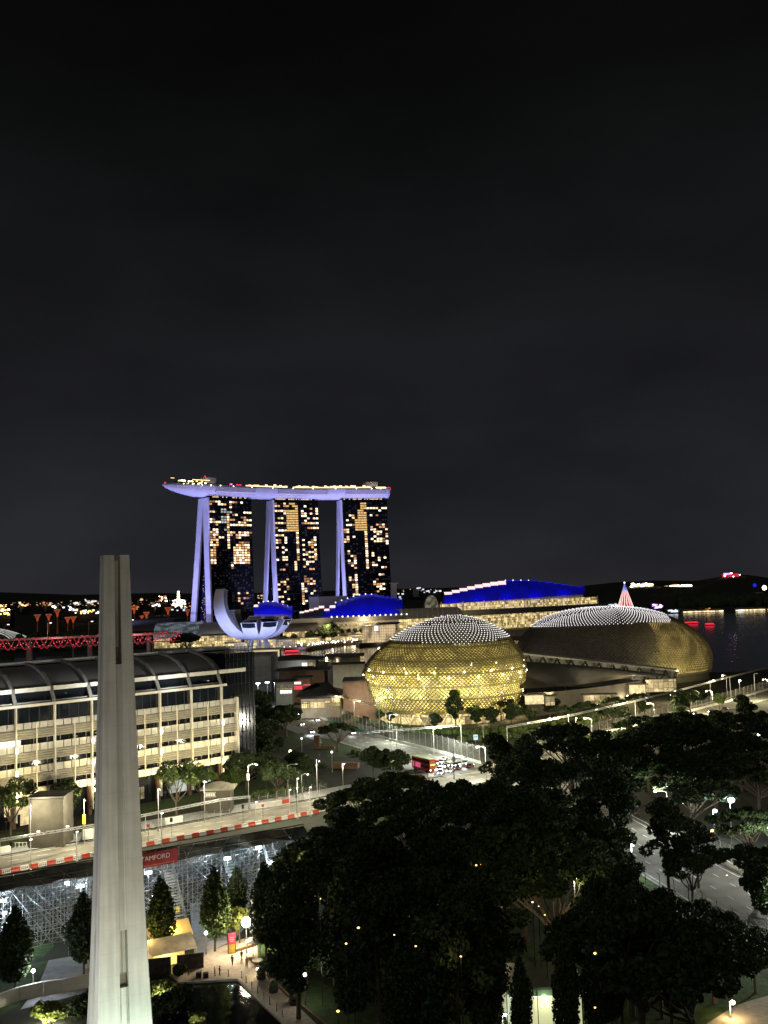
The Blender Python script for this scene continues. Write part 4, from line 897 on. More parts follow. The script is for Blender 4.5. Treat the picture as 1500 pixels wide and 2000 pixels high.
FAR += [('harbour_building', 'string of tiny amber lamps on the far left shore above the steel trees', 20, 120, 1176, 1186, 4700, 16, ['e_dimr', 'e_dim']), ('harbour_building', 'string of tiny mixed lamps on the far shore behind the memorial', 120, 262, 1172, 1184, 4700, 18, ['e_dim', 'e_dimr']), ('harbour_building', 'string of tiny orange lamps on the far shore left of the first tower', 262, 384, 1170, 1184, 4700, 16, ['e_dimr', 'e_dim']), ('harbour_building', 'string of dim lamps on the far shore between leaning mast and gable', 786, 860, 1150, 1158, 5600, 12, ['e_dim'])]
for nm, lab, a, b, y0, y1, D, n, ms in FAR: far_lights(nm, lab, {'ship': 'ship', 'oil_rig': 'rig'}.get(nm, 'building'), a, b, y0, y1, D, n, ms, **(dict(size=(1, 2.6)) if 'string of' in lab else {}))
t = bpy.data.objects.get('oil_rig'); p = P(349, 1186, 3290)
mb = MB()
for s in (-5, 5): mb.tube((p.x + s, p.y, 0), (p.x + s * .3, p.y, ZA(1154, 3290, 349)), .8, 4)
for k in range(7): z = ZA(1186 - k * 4.5, 3290, 349); mb.tube((p.x - 4, p.y, z), (p.x + 4, p.y, z + 8), .5, 4)
mb.build('lattice_mast', M['grey'], t)
mb = MB()
for k in range(5): mb.box((p.x, p.y - 2, ZA(1156 + k * 4.5, 3290, 349)), (6 + k, 1, 4))
mb.build('mast_lamp', M['e_warm'], t)
# hill buildings on the right
far_lights('hill_hotel', 'brightly lit hotel spread along the hill right of the lit cone tree', 'hotel', 1232, 1275, 1140, 1153, 5000, 60, ['e_warm', 'e_dim'], size=(3, 7))
far_lights('hill_hotel', 'lower lit hotel wing at the right end of the hill hotel', 'hotel', 1308, 1350, 1143, 1153, 5000, 60, ['e_dim', 'e_warm'], size=(3, 7))
far_lights('hill_hotel', 'dim hotel wing between the two bright hill wings', 'hotel', 1276, 1308, 1145, 1155, 5010, 26, ['e_dim'], size=(3, 7))
M['e_redwall'] = emit('red_lit_wall', (.9, .02, .06), .7)
t = far_lights('red_lit_building', 'small red lit building high on the hill at the right', 'building', 1414, 1444, 1119, 1131, 5450, 8, ['e_warm'], size=(2, 4), body='e_redwall')
mb = MB(); q = P(1412, 1121, 5430); mb.box((q.x + 22, q.y, q.z), (36, 4, 8)); mb.build('purple_sign', M['e_purple'], t)
M['e_shore'] = emit('shore_lamp', (1, .8, .45), 2.2)
M['e_stage'] = emit('stage_flood_panel', (.78, .88, 1), 1.3)
def far_dot(px, py, D, r, m_, label):
    q = P(px, py, D); mb = MB(); mb.tube((q.x, q.y, 0), q, 1.2, 5); mb.cur = 1; mb.ball(q, r, 8, 6)
    return tag(mb.build('far_light_tower', [M['dark_metal'], M[m_]]), label, 'light tower', 'lone lights on the right hillside')
far_dot(1474, 1143, 4200, 8, 'e_blue2', 'blue lit tower light at the right'); far_dot(1493, 1148, 4000, 9, 'e_warm', 'bright warm light at the right edge of the hill')
far_dot(1394, 1168, 3300, 4, 'e_led', 'lone white light on the dark hillside under the red building'); far_dot(1459, 1168, 3300, 4, 'e_led', 'left one of two white hillside lights at the right'); far_dot(1472, 1170, 3300, 6, 'e_led', 'brighter of two white hillside lights at the right')
far_lights('waterfront_stage', 'glaring white lit waterfront stage right of the far dome', 'stage', 1302, 1340, 1192, 1199, 1950, 26, ['e_stage'], size=(5, 9))
far_lights('waterfront_stage', 'small purple lit stage beside the lit cone tree', 'stage', 1272, 1292, 1180, 1188, 2050, 10, ['e_purple', 'e_led'], size=(3, 6))
far_lights('boat_house', 'white lit boat house left of the cone tree', 'building', 1186, 1206, 1178, 1182, 2100, 8, ['e_dimc'], size=(3, 6))
for k, (a, b, y0, y1, n, lab) in enumerate([(1333, 1364, 1202, 1207, 16, 'row of warm lit cafes on the far quay beside the white stage'), (1364, 1408, 1199, 1203, 8, 'row of spaced warm lamps on the far quay'), (1436, 1478, 1194, 1199, 14, 'warm lit far quay near the right edge'), (1478, 1500, 1192, 1197, 5, 'last far quay lamps at the right edge')]):
    far_lights('far_quay', lab, 'quay', a, b, y0, y1, 1905, n, ['e_dim', 'e_shore'], size=(3, 6), body='brown')
far_lights('far_quay', 'small white lit deck on the far quay', 'quay', 1440, 1447, 1193, 1195, 1900, 4, ['e_led'], size=(3, 6))
far_lights('orange_hut', 'orange lit hut on the far quay', 'building', 1376, 1384, 1188, 1193, 1915, 6, ['e_dimr'], size=(4, 7))
# lit cone tree (festive)
p = P(1222, 1186, 1800); zt = ZA(1139, 1800, 1222); t = thing('lit_cone_tree', 'tall festive cone tree of lights, blue top and red white body', 'light tree', (p.x, p.y, 0))
mb = MB(); mb.tube((p.x, p.y, 0), (p.x, p.y, zt), .8, 6); mb.build('pole', M['grey'], t)
nseg = 26
for nm, z0, z1, m_ in (('red_light_net', .0, .62, emit('red_white_light_net', (1, .22, .2), 1.0, var=1, scale=.14, lo=.35)), ('blue_light_net', .62, 1.0, emit('blue_white_light_net', (.3, .3, 1), 1.0, var=1, scale=.14, lo=.4))):
    r0 = 13.5; mb = MB(); zb = ZA(1186, 1800, 1222)
    mb.lathe((p.x, p.y, zb), [(r0 * (1 - z0) + .4, (zt - zb) * z0), (r0 * (1 - z1) + .4, (zt - zb) * z1)], nseg); mb.build(nm, m_, t)
mb = MB()
for k in range(16):
    a = k * math.pi / 8; mb.tube((p.x + 14 * math.cos(a), p.y + 14 * math.sin(a), ZA(1186, 1800, 1222)), (p.x, p.y, zt), .3, 4, cap=False)
mb.build('light_chain', M['e_led'], t)
mb = MB(); mb.ball((p.x, p.y, zt + 1), 1.6, 8, 6); mb.build('top_star', M['e_led'], t)
# ================================================================== the two spiked domes
def dome(label, cen, surf, nu, nv, zled, hood_m, shell_mats, spec):
    """surf(phi, v) -> point; v runs 0 at the rim to 1 at the top; diagrid of bars with a folded hood on every diamond"""
    t = thing('spiked_dome', label, 'theatre dome', (cen[0], cen[1], 0))
    def nd(i, j): return Vector(surf((i + .5 * (j % 2)) / nu * 2 * math.pi, j / nv))
    N = [[nd(i, j) for i in range(nu)] for j in range(nv + 1)]
    C0 = Vector((cen[0], cen[1], 15))
    seen = lambda p, n: (Vector((0, 0, H)) - p).dot(n) > -12
    def norm(i, j):
        a = N[j][(i + 1) % nu] - N[j][i - 1]; jj = min(nv, j + 1); b = N[jj][i] - N[max(0, j - 1)][i]; n = a.cross(b)
        if n.length < 1e-6: return Vector((0, 0, 1))
        n.normalize(); return n if n.dot(N[j][i] - C0) > 0 else -n
    # inner glass shell
    rows = [[Vector(surf(k / 72 * 2 * math.pi, j / 30)) * 1.0 for k in range(72)] for j in range(31)]
    rows = [[C0 + (p - C0) * .965 for p in r] for r in rows]
    mb = MB(); mb.strip(rows, True)
    if 'sector' in spec:
        for fi in range(len(mb.f)):
            c = sum((Vector(mb.v[q]) for q in mb.f[fi]), Vector()) / 4
            mb.mi[fi] = 1 if spec['sector'](c) else 0
    mb.build('glass_shell', shell_mats, t, True)
    bars = MB(); hoods = MB(); hoods2 = MB(); leds = []
    for j in range(nv):
        for i in range(nu):
            p = N[j][i]; n = norm(i, j)
            if not seen(p, n): continue
            dl = (N[j][(i + 1) % nu] - p).length; skip = 1 if dl > .5 else (2 if dl > .26 else 4)
            if i % skip: continue
            o = j % 2; l, r = (i - 1 + o) % nu, (i + o) % nu
            q1, q2 = N[j + 1][l], N[j + 1][r]
            bars.tube(p, q1, spec['bar'], 3, cap=False); bars.tube(p, q2, spec['bar'], 3, cap=False)
            if j + 2 <= nv and skip == 1:
                top = N[j + 2][i]; c = (p + q1 + q2 + top) / 4; size = (q2 - q1).length
                bk = spec['beak'] if p.z > spec.get('open', -1) else spec['beak'] * .55; beak = p.lerp(c, .35 if p.z > spec.get('open', -1) else 1.0) + n * size * bk
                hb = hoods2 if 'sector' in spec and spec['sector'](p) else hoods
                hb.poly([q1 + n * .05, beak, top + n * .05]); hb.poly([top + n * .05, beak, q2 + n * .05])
    nL, vL = spec['ledgrid']
    for j in range(vL):
        ring = [Vector(surf((i + .5 * (j % 2)) / nL * 2 * math.pi, j / vL)) for i in range(nL)]
        up_ = [Vector(surf((i + .5 * (j % 2)) / nL * 2 * math.pi, min(1, (j + .5) / vL))) for i in range(nL)]
        last = None
        for i in range(nL):
            p = ring[i]
            if p.z <= zled(p) or (last is not None and (p - last).length < spec['ledmin']): continue
            n = (ring[(i + 1) % nL] - ring[i - 1]).cross(up_[i] - p)
            if n.length < 1e-6: continue
            n.normalize(); n = n if n.dot(p - C0) > 0 else -n
            if not seen(p, n): continue
            last = p; leds.append((p + n * .5, n))
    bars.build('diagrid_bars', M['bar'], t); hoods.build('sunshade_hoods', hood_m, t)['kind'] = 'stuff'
    if hoods2.v: hoods2.build('lit_tone_hoods', M['alum_mid'], t)['kind'] = 'stuff'
    leds.sort(key=lambda a: (a[0] - Vector((0, 0, H))).length)
    s = spec['led']; rest = MB()
    def one_led(mb, p, n):
        u = n.cross(Vector((0, 0, 1)));
        if u.length < .01: u = Vector((1, 0, 0))
        u.normalize(); w = n.cross(u); c = p
        mb.mesh([c - u * s - w * s, c + u * s - w * s, c + u * s + w * s, c - u * s + w * s, c - u * s * .7 - w * s * .7 + n * s * 1.2, c + u * s * .7 - w * s * .7 + n * s * 1.2, c + u * s * .7 + w * s * .7 + n * s * 1.2, c - u * s * .7 + w * s * .7 + n * s * 1.2],
                [(4, 5, 6, 7), (0, 1, 5, 4), (1, 2, 6, 5), (2, 3, 7, 6), (3, 0, 4, 7)])
    for k, (p, n) in enumerate(leds):
        if k < 100: m1 = MB(); one_led(m1, p, n); m1.build('led_lamp', M['e_dot'], t)
        else: one_led(rest, p, n)
    if rest.v: rest.build('led_lamps', M['e_dot'], t)['kind'] = 'stuff'
    return t
DC = P(866, 1300, 490)
PROF1 = [(0, 5.5, 34.5), (.06, 7.5, 36.2), (.14, 12.3, 38.2), (.24, 18, 39.6), (.32, 22.4, 39.8), (.42, 27.5, 38.0), (.5, 31.2, 35.4), (.58, 34.6, 32.2), (.66, 37.8, 28.6), (.74, 40.8, 24.6), (.81, 43.4, 19.8), (.88, 45.9, 14.0), (.94, 47.6, 8.2), (1.0, 48.6, .3)]
def prof_at(tab, v):
    for (v0, z0, r0), (v1, z1, r1) in zip(tab[:-1], tab[1:]):
        if v <= v1:
            f = (v - v0) / (v1 - v0); return z0 + (z1 - z0) * f, r0 + (r1 - r0) * f
    return tab[-1][1:]
def surf1(phi, v):
    z, r = prof_at(PROF1, v); lean = 6.0 * max(0, (z - 20) / 28) ** 1.2
    return (DC.x + r * math.cos(phi) + lean, DC.y + r * .93 * math.sin(phi), z)
def shell_gold():
    m = bpy.data.materials.new('lit_gold_glass'); m.use_nodes = True; n = m.node_tree; b = n.nodes['Principled BSDF']; l = n.links.new
    b.inputs['Base Color'].default_value = (.05, .045, .02, 1); b.inputs['Roughness'].default_value = .3
    t = n.nodes.new('ShaderNodeTexCoord'); s = n.nodes.new('ShaderNodeSeparateXYZ'); l(t.outputs['Object'], s.inputs[0])
    # the foyers behind the glass: lit storeys, rooms and lamps, a warm hall wall above them
    mp = n.nodes.new('ShaderNodeMapping'); mp.inputs['Scale'].default_value = (.28, .28, .22); l(t.outputs['Object'], mp.inputs[0])
    z = n.nodes.new('ShaderNodeTexNoise'); z.inputs['Scale'].default_value = 1; z.inputs['Detail'].default_value = 5; z.inputs['Roughness'].default_value = .65; l(mp.outputs[0], z.inputs['Vector'])
    r = n.nodes.new('ShaderNodeMapRange'); r.inputs['From Min'].default_value = .36; r.inputs['From Max'].default_value = .68; r.inputs['To Min'].default_value = .2; r.inputs['To Max'].default_value = 3.2; l(z.outputs['Fac'], r.inputs['Value'])
    fl = n.nodes.new('ShaderNodeMapRange'); fl.interpolation_type = 'SMOOTHSTEP'; fl.inputs['From Min'].default_value = 22.5; fl.inputs['From Max'].default_value = 25.5; fl.inputs['To Min'].default_value = 1; fl.inputs['To Max'].default_value = .34; l(s.outputs['Z'], fl.inputs['Value'])
    w = n.nodes.new('ShaderNodeMath'); w.operation = 'PINGPONG'; w.inputs[1].default_value = 2.9; l(s.outputs['Z'], w.inputs[0])
    w2 = n.nodes.new('ShaderNodeMapRange'); w2.inputs['From Min'].default_value = .25; w2.inputs['From Max'].default_value = .8; w2.inputs['To Min'].default_value = .12; w2.inputs['To Max'].default_value = 1; l(w.outputs[0], w2.inputs['Value'])
    up = n.nodes.new('ShaderNodeMapRange'); up.inputs['From Min'].default_value = 35.5; up.inputs['From Max'].default_value = 36.5; up.inputs['To Min'].default_value = 1; up.inputs['To Max'].default_value = .02; l(s.outputs['Z'], up.inputs['Value'])
    a = n.nodes.new('ShaderNodeMath'); a.operation = 'MULTIPLY'; l(r.outputs[0], a.inputs[0]); l(w2.outputs[0], a.inputs[1])
    bb = n.nodes.new('ShaderNodeMath'); bb.operation = 'MULTIPLY'; l(a.outputs[0], bb.inputs[0]); l(fl.outputs[0], bb.inputs[1])
    cc = n.nodes.new('ShaderNodeMath'); cc.operation = 'ADD'; l(bb.outputs[0], cc.inputs[0]); cc.inputs[1].default_value = .17
    dd = n.nodes.new('ShaderNodeMath'); dd.operation = 'MULTIPLY'; l(cc.outputs[0], dd.inputs[0]); l(up.outputs[0], dd.inputs[1])
    b.inputs['Emission Color'].default_value = (1, .74, .18, 1); l(dd.outputs[0], b.inputs['Emission Strength'])
    m.cycles.emission_sampling = 'NONE'; return m
def hood_mat(name, col, em):
    m = mat(name, col, .38, .5, .2, .5); return m
d1 = dome('nearer spiked dome glowing gold inside with white dot lights on its crown', (DC.x, DC.y), surf1, 124, 64, lambda p: 36.6 + .7 * math.sin(p.x * .11 + 1), M['alum'], [shell_gold()], dict(bar=.10, beak=.30, led=.19, ledrow=1, ledskip=1, open=26.0, ledgrid=(92, 44), ledmin=1.15))
# rim, raking columns, lit foyer
mb = MB()
rim = [Vector(surf1(k / 64 * 2 * math.pi, 0)) for k in range(64)]
for p, q in zip(rim, rim[1:] + rim[:1]): mb.tube(p, q, .75, 6, cap=False)
mb.build('rim_ring', M['alum'], d1)
mb = MB(); mb.lathe((DC.x, DC.y, 0), [(31.5, .1), (31.5, 6.4)], 64); mb.build('foyer_glass', M['e_shop'], d1)
for k in range(28):
    a = (k + .5) / 28 * 2 * math.pi
    if math.sin(a) > .3: continue
    mb = MB(); b_ = Vector((DC.x + 33.5 * math.cos(a), DC.y + 31 * math.sin(a), 0)); mb.tube(b_, Vector(surf1(a - .09, 0)), .32, 6); mb.tube(b_, Vector(surf1(a + .09, 0)), .32, 6); mb.build('raking_column', M['offwhite'], d1)
for k in range(7):
    a = -math.pi * (.08 + .84 * k / 6); lamp('POINT', (DC.x + 37 * math.cos(a), DC.y + 34.5 * math.sin(a), 2.2), 1500, (1, .75, .35), size=.5)
# big lamps of the hall behind the glass
random.seed(4)
lm = MB()
for k in range(17):
    a = -math.pi * (.06 + .88 * k / 16); p = C = Vector(surf1(a, .355 if k % 2 else .31)); lm.ball(C + Vector((0, -.4, 0)), .42, 6, 4)
for k in range(46):
    a = -math.pi * random.uniform(.05, .95); v = random.uniform(.08, .43); p = Vector(surf1(a, v)); lm.ball(p * 1.0 + Vector((math.cos(a), math.sin(a), 0)) * .2, random.uniform(.1, .26), 5, 4)
lo = lm.build('foyer_lamps', M['e_warm'], d1); lo['kind'] = 'stuff'
# lamps under the crown edge wash the hoods
for k in range(8):
    a = -math.pi * (.03 + .94 * k / 7); z, r = prof_at(PROF1, .3)
    lamp('SPOT', (DC.x + (r + 17) * math.cos(a), DC.y + (r + 17) * math.sin(a), 8), 2.0e4, (1, .84, .38), (DC.x + 30 * math.cos(a), DC.y + 30 * math.sin(a), 32), .5, 75, .8)
# farther dome: long egg with a pointed lit end
EC = P(1190, 1300, 640)
def surf2(phi, v):
    cx_, sy_ = math.cos(phi), math.sin(phi)
    th = v * math.pi / 2
    L_ = 66.0 if cx_ > 0 else 62.0
    r = math.cos(th) ** (.62 + .24 * max(0, cx_)); h = math.sin(th) ** .78
    if v < .12: r *= .97 + .03 * v / .12
    top = 41.5
    x = L_ * r * (abs(cx_) ** .9) * (1 if cx_ > 0 else -1)
    sk = 1.0 - .16 * max(0, x / 66) ** 2 - .06 * max(0, -x / 62) ** 2
    return (EC.x + x + 2 * h, EC.y + 36 * r * sy_ * (1 - .25 * max(0, cx_) ** 3), 5 + top * h * sk)
end_x = P(1277, 1250, 612).x
M['alum_mid'] = mat('lit_tone_hood', (.27, .245, .16), .4, .5, scale=.5, var=.3)  # lighter copy for the lit end, gold light put into the colour
M['shell_dark'] = mat('dark_dome_glass', (.02, .018, .014), .4)
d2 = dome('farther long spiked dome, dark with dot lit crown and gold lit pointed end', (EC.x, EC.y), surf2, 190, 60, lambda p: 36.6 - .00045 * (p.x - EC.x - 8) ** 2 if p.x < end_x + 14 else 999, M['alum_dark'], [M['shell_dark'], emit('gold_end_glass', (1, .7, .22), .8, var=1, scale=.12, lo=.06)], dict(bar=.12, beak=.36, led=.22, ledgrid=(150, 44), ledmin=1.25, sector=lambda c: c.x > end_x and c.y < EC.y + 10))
mb = MB()
rim = [Vector(surf2(k / 72 * 2 * math.pi, 0)) for k in range(72)]
for p, q in zip(rim, rim[1:] + rim[:1]): mb.tube(p, q, .7, 6, cap=False)
mb.build('rim_ring', M['alum_dark'], d2)
mb = MB(); mb.prism([(p.x * .985 + EC.x * .015, EC.y + (p.y - EC.y) * .97) for p in rim], .1, 5); mb.build('base_wall', M['roof_dark'], d2)
for px, py, D in ((1060, 1300, 500), (1150, 1310, 510), (1240, 1318, 525)): lamp('SPOT', P(px, py, D - 22), 5200, (1, .86, .55), P(px, py - 16, D + 20), .6, 120, .9)
lamp('SPOT', P(1390, 1320, 575) + Vector((4, -14, 0)), 9e4, (1, .8, .3), P(1330, 1260, 610), .5, 80, .8)
lamp('SPOT', P(1330, 1322, 560) + Vector((0, -8, 0)), 4e4, (1, .8, .3), P(1315, 1250, 610), .5, 70, .8)
for px in (1060, 1120, 1180, 1240): lamp('SPOT', P(px, 1330, 545), 1.6e3, (1, .88, .7), P(px, 1262, 605), 1, 85, .9)
# link building between the domes: zigzag truss canopy, dark lens roof, lit foyers
t = thing('foyer_link', 'dark low foyer roof with a zigzag lit truss edge between the two domes', 'foyer', (P(1150, 1330, 540).x, 540, 0))
A_, B_ = P(1003, 1277, 520), P(1325, 1312, 560)
mb = MB(); d = B_ - A_; mb.frame_box(A_, d, (2, 12, 0), (0, 0, .9)); mb.build('canopy_slab', M['offwhite'], t)
mb = MB(); n_ = 12
for k in range(n_):
    p, q = A_ + d * (k / n_), A_ + d * ((k + 1) / n_); m_ = (p + q) / 2 - Vector((0, 0, 7)); mb.tube(p, m_, .5, 5); mb.tube(m_, q, .5, 5)
mb.build('zigzag_truss', M['dark_metal'], t)
mb = MB()
for k in range(n_):
    p, q = A_ + d * (k / n_) + Vector((0, 2, 0)), A_ + d * ((k + 1) / n_) + Vector((0, 2, 0)); m_ = (p + q) / 2 - Vector((0, 0, 7)); mb.poly([p - Vector((0, 0, 7)), m_, p]); mb.poly([m_, q - Vector((0, 0, 7)), q]); mb.poly([p, m_, q])
mb.build('glazed_bays', emit('lit_bay_glass', (.8, .72, .42), .11, var=1, scale=.2, lo=.2), t)
mb = MB(); rr = []
for k in range(13):
    f = k / 12; y_ = 1338 - 3 * f; rr.append([P(1008 + 292 * f, 1283 + 34 * f, 545), P(1012 + 288 * f, 1300 + 22 * f, 500), P(1015 + 240 * f + 10 * f, 1345 - 28 * f ** 1.6, 468 + 60 * f)])
mb.strip(rr); mb.build('lens_roof', M['roof_dark'], t, True)
mb = MB(); rows = []
for k in range(13):
    f = k / 12; p = P(1030 + 240 * f, 1352 - 27 * f ** 1.6, 472 + 58 * f); rows.append([(p.x, p.y + 3, .1), (p.x, p.y + 3, p.z - .6)])
mb.strip(rows); mb.build('foyer_wall', M['roof_dark'], t)
for px0, px1, y0, y1, D, m_ in ((1026, 1062, 1357, 1376, 455, 'e_int'), (1230, 1260, 1337, 1356, 515, 'e_int'), (1262, 1320, 1326, 1352, 528, 'e_shopdim'), (1140, 1200, 1356, 1376, 480, 'e_shopdim'), (1066, 1083, 1360, 1378, 455, 'e_shopdim')):
    p, q = P(px0, y1, D), P(px1, y0, D); mb = MB(); mb.frame_box((p.x, p.y, max(.2, p.z)), (q.x - p.x, 0, 0), (0, .5, 0), (0, 0, q.z - max(.2, p.z))); mb.build('lit_window', M[m_], t)
    mb = MB(); mb.frame_box((p.x - 1, p.y - 2.4, q.z + .1), (q.x - p.x + 2, 0, 0), (0, 4, 0), (0, 0, .5)); mb.build('canopy', M['roof_dark'], t)
for px, y, D, e_ in ((1044, 1366, 445, 2500), (1245, 1346, 505, 5000), (1290, 1340, 515, 5000), (1170, 1366, 470, 2000)):
    lamp('POINT', P(px, y, D), e_, (1, .72, .38), size=.6)

# ================================================================== low pavilions and sheds between street and bay
def pav(name, label, cat, px0, px1, ytop, ybot, D, depth, wall='offwhite', roof='roof_dark', lens=0.0, lits=(), over=2.0, name2='wall', D1=None):
    p, q = P(px0, ybot, D), P(px1, ybot, D1 or D); zt = P(px0, ytop, D).z; zb = max(0, min(p.z, q.z))
    t = thing(name, label, cat, ((p.x + q.x) / 2, D, 0)); dv = Vector((q.x - p.x, q.y - p.y, 0))
    mb = MB(); mb.frame_box((p.x, p.y, 0), dv, (0, depth, 0), (0, 0, zt)); mb.build(name2, M[wall], t)
    mb = MB(); n = 12; rows = []
    for k in range(n + 1):
        f = k / n; h = lens * math.sin(math.pi * f); y = p.y + dv.y * f; x = p.x - over + (dv.x + 2 * over) * f
        rows.append([(x, y - over, zt + .15), (x, y - over, zt + .6), (x, y + depth / 2, zt + .7 + h), (x, y + depth + over, zt + .6), (x, y + depth + over, zt + .15)])
    mb.strip(rows); mb.poly(rows[0]); mb.poly(rows[-1]); mb.build('roof', M[roof], t)
    for (a, b, y0, y1, m_) in lits:
        u, v = P(a, y1, D - .4), P(b, y0, D - .4); mb = MB(); mb.frame_box((u.x, u.y, max(.2, u.z)), (v.x - u.x, 0, 0), (0, .3, 0), (0, 0, v.z - max(.2, u.z))); mb.build('lit_window', M[m_], t)
        mb = MB(); z0 = max(.2, u.z)
        for zz in (z0, v.z): mb.box(((u.x + v.x) / 2, u.y - .1, zz), (v.x - u.x + .5, .35, .35))
        for k in range(5): mb.box((u.x + (v.x - u.x) * k / 4, u.y - .1, (z0 + v.z) / 2), (.22, .34, v.z - z0))
        mb.build('window_frame', M['grey'], t)
    return t
pav('lit_boundary_hall', 'pale wall block lit from above at the water edge, left of the red boat', 'building', 494, 546, 1270, 1286, 830, 16, lits=())
lamp('SPOT', P(520, 1268, 800) + Vector((0, -4, 4)), 7e4, (1, .85, .5), P(520, 1280, 830), 1, 110, .9)
pav('grey_exhibition_hall', 'large plain grey box hall right of the office block', 'hall', 450, 530, 1284, 1322, 640, 40, 'grey_wall', 'roof_grey', over=.3)
lamp('SPOT', P(490, 1290, 590) + Vector((0, 0, 16)), 9000, (1, .95, .8), P(490, 1305, 640), 1, 110, .9)
pav('lens_roof_pavilion', 'pavilion with a thin dark lens roof and bright white entrance', 'pavilion', 532, 618, 1291, 1313, 700, 24, 'offwhite', lens=2.5, lits=((590, 600, 1294, 1308, 'e_panel'), (602, 616, 1293, 1306, 'e_shop')), over=5)
lamp('POINT', P(583, 1304, 690), 1800, (.9, .97, 1), size=.5)
pav('dark_roof_shed', 'lower dark roofed shed in front of the thin lens roof', 'pavilion', 545, 634, 1312, 1335, 600, 18, 'brown', lens=1.6, over=3)
pav('bay_front_restaurant', 'grey roofed restaurant on the bay with small square windows beside the gold dome', 'restaurant', 640, 705, 1284, 1302, 640, 26, 'grey_wall', 'roof_dark', lits=((643, 648, 1289, 1294, 'e_shopdim'), (651, 656, 1289, 1294, 'e_shopdim'), (657, 660, 1286, 1295, 'e_warm'), (704, 712, 1280, 1292, 'e_shop')), over=2)
pav('curved_ramp_block', 'pale low curved ramp wall with small lamps left of the gold dome', 'building', 650, 712, 1299, 1312, 590, 14, 'offwhite', over=.4)
pav('brown_service_block', 'brown windowless service block directly left of the gold dome', 'building', 671, 742, 1333, 1394, 478, 22, 'brown', 'roof_dark', over=.3)
lamp('POINT', P(668, 1325, 560), 700, (1, .8, .6), size=.5)
pav('glass_kiosk_pavilion', 'small glowing glass pavilion under a dark flat roof beside the parking lot', 'pavilion', 539, 571, 1333, 1358, 560, 12, 'grey_wall', lits=((541, 571, 1337, 1348, 'e_shopdim'), (547, 570, 1347, 1355, 'e_panel')), over=2.4)
pav('red_sign_shop', 'shop with a white lit sign over a red lit front', 'shop', 574, 607, 1326, 1352, 570, 14, 'brown', lits=((575, 588, 1331, 1337, 'e_panel'), (575, 590, 1339, 1347, 'e_red'), (592, 606, 1336, 1339, 'e_red')), over=1)
t = pav('hipped_roof_food_hall', 'food hall under a wide dark hipped roof with warm lit openings', 'hall', 588, 664, 1366, 1386, 500, 16, 'offwhite', lens=0, lits=((589, 604, 1370, 1384, 'e_shop'), (606, 634, 1370, 1384, 'e_int'), (634, 645, 1368, 1384, 'e_shop'), (648, 664, 1362, 1380, 'e_shop')), over=.4)
mb = MB(); a_, b_ = P(576, 1362, 497), P(668, 1358, 497); zc = P(620, 1334, 510).z; apex = [(a_.x + 16, 512, zc), (b_.x - 14, 512, zc)]
mb.mesh([(a_.x, 497, a_.z), (b_.x, 497, b_.z), (b_.x, 526, b_.z), (a_.x, 526, a_.z), *apex], [(0, 1, 5, 4), (1, 2, 5), (2, 3, 4, 5), (3, 0, 4)]); mb.build('hipped_roof', M['roof_dark'], t)
for px in (596, 620, 640, 658): lamp('POINT', P(px, 1386, 488) + Vector((0, 0, 3)), 900, (1, .75, .4), size=.4)
# parking lot lamps and cars
for k, (x, y) in enumerate([(470, 1337), (488, 1336), (504, 1335), (522, 1333), (536, 1331), (544, 1330)]):
    p = P(x, y, 570); t = thing('parking_lot_lamp', 'bright white lamp over the parking lot, %s from the left' % ORD[k], 'street lamp', (p.x, p.y, 0), 0, 'lamps over the parking lot')
    mb = MB(); mb.tube((p.x, p.y, 0), p, .12, 5); mb.build('pole', M['grey'], t); mb = MB(); mb.box(p + Vector((0, -.4, .1)), (2.2, 1.0, .35)); mb.build('lamp_head', M['e_cool'], t)
    if k % 2 == 0: lamp('POINT', p + Vector((0, -.6, -.6)), 1700, (.85, .95, 1), size=.4)
# ================================================================== left office block with the barrel roof
oA = P(462, 1420, 330); oA.z = 0; oL = P(0, 1450, 276); oL.z = 0; od = (oA - oL).normalized(); om = Vector((-od.y, od.x, 0)); DZ = 1.55
ob = lambda s, t_, z: oA + od * s + om * t_ + Vector((0, 0, z + (DZ if z > 6.5 else 0)))
OFF = thing('office_block', 'long office block with louvred lit facade and dark barrel roof with curved ribs', 'office building', ob(-45, 0, 0))
S0, S1 = -135.0, 0.0
def s_at(px):      # distance along the facade where the photo shows px
    lo, hi = -200.0, 20.0
    for _ in range(40):
        m = (lo + hi) / 2
        if proj(oA + od * m + Vector((0, 0, 20)))[0] < px: lo = m
        else: hi = m
    return lo
c0_, c1_ = s_at(430), s_at(28); cols = [c0_ + (c1_ - c0_) / 6 * k for k in range(11)]
def obox(mb, s0, s1, t0, t1, z0, z1): a_ = ob(s0, t0, z0); return mb.frame_box(a_, od * (s1 - s0), om * (t1 - t0), (0, 0, ob(s0, t0, z1).z - a_.z))
mb = MB(); obox(mb, S0, S1, .6, 30, 7, 31.3); obox(mb, S0, S1 - 1, 2.2, 30, 0, 8.4); mb.build('wall', M['glass'], OFF)
mb = MB(); obox(mb, S1 + .1, 12, 6, 30, 0, 41.2); mb.build('end_block', M['glass_blue'], OFF)
mb = MB()
for k in range(8): mb.box(ob(.3 + 11 * k / 7, 5.9, 22), (.18, .18, 43))
for k in range(11): mb.tube(ob(.1, 5.85, 3 + 4 * k), ob(12, 5.85, 3 + 4 * k), .1, 4)
mb.build('curtain_wall_grid', M['dark_metal'], OFF)
levels = [(25.3, 27.0), (19.1, 21.0), (13.0, 14.9), (7.0, 9.0)]
louv = [(22.6, 25.3), (16.4, 19.1), (10.5, 13.0)]
dark = [(21.0, 22.6), (14.9, 16.4), (9.0, 10.5)]
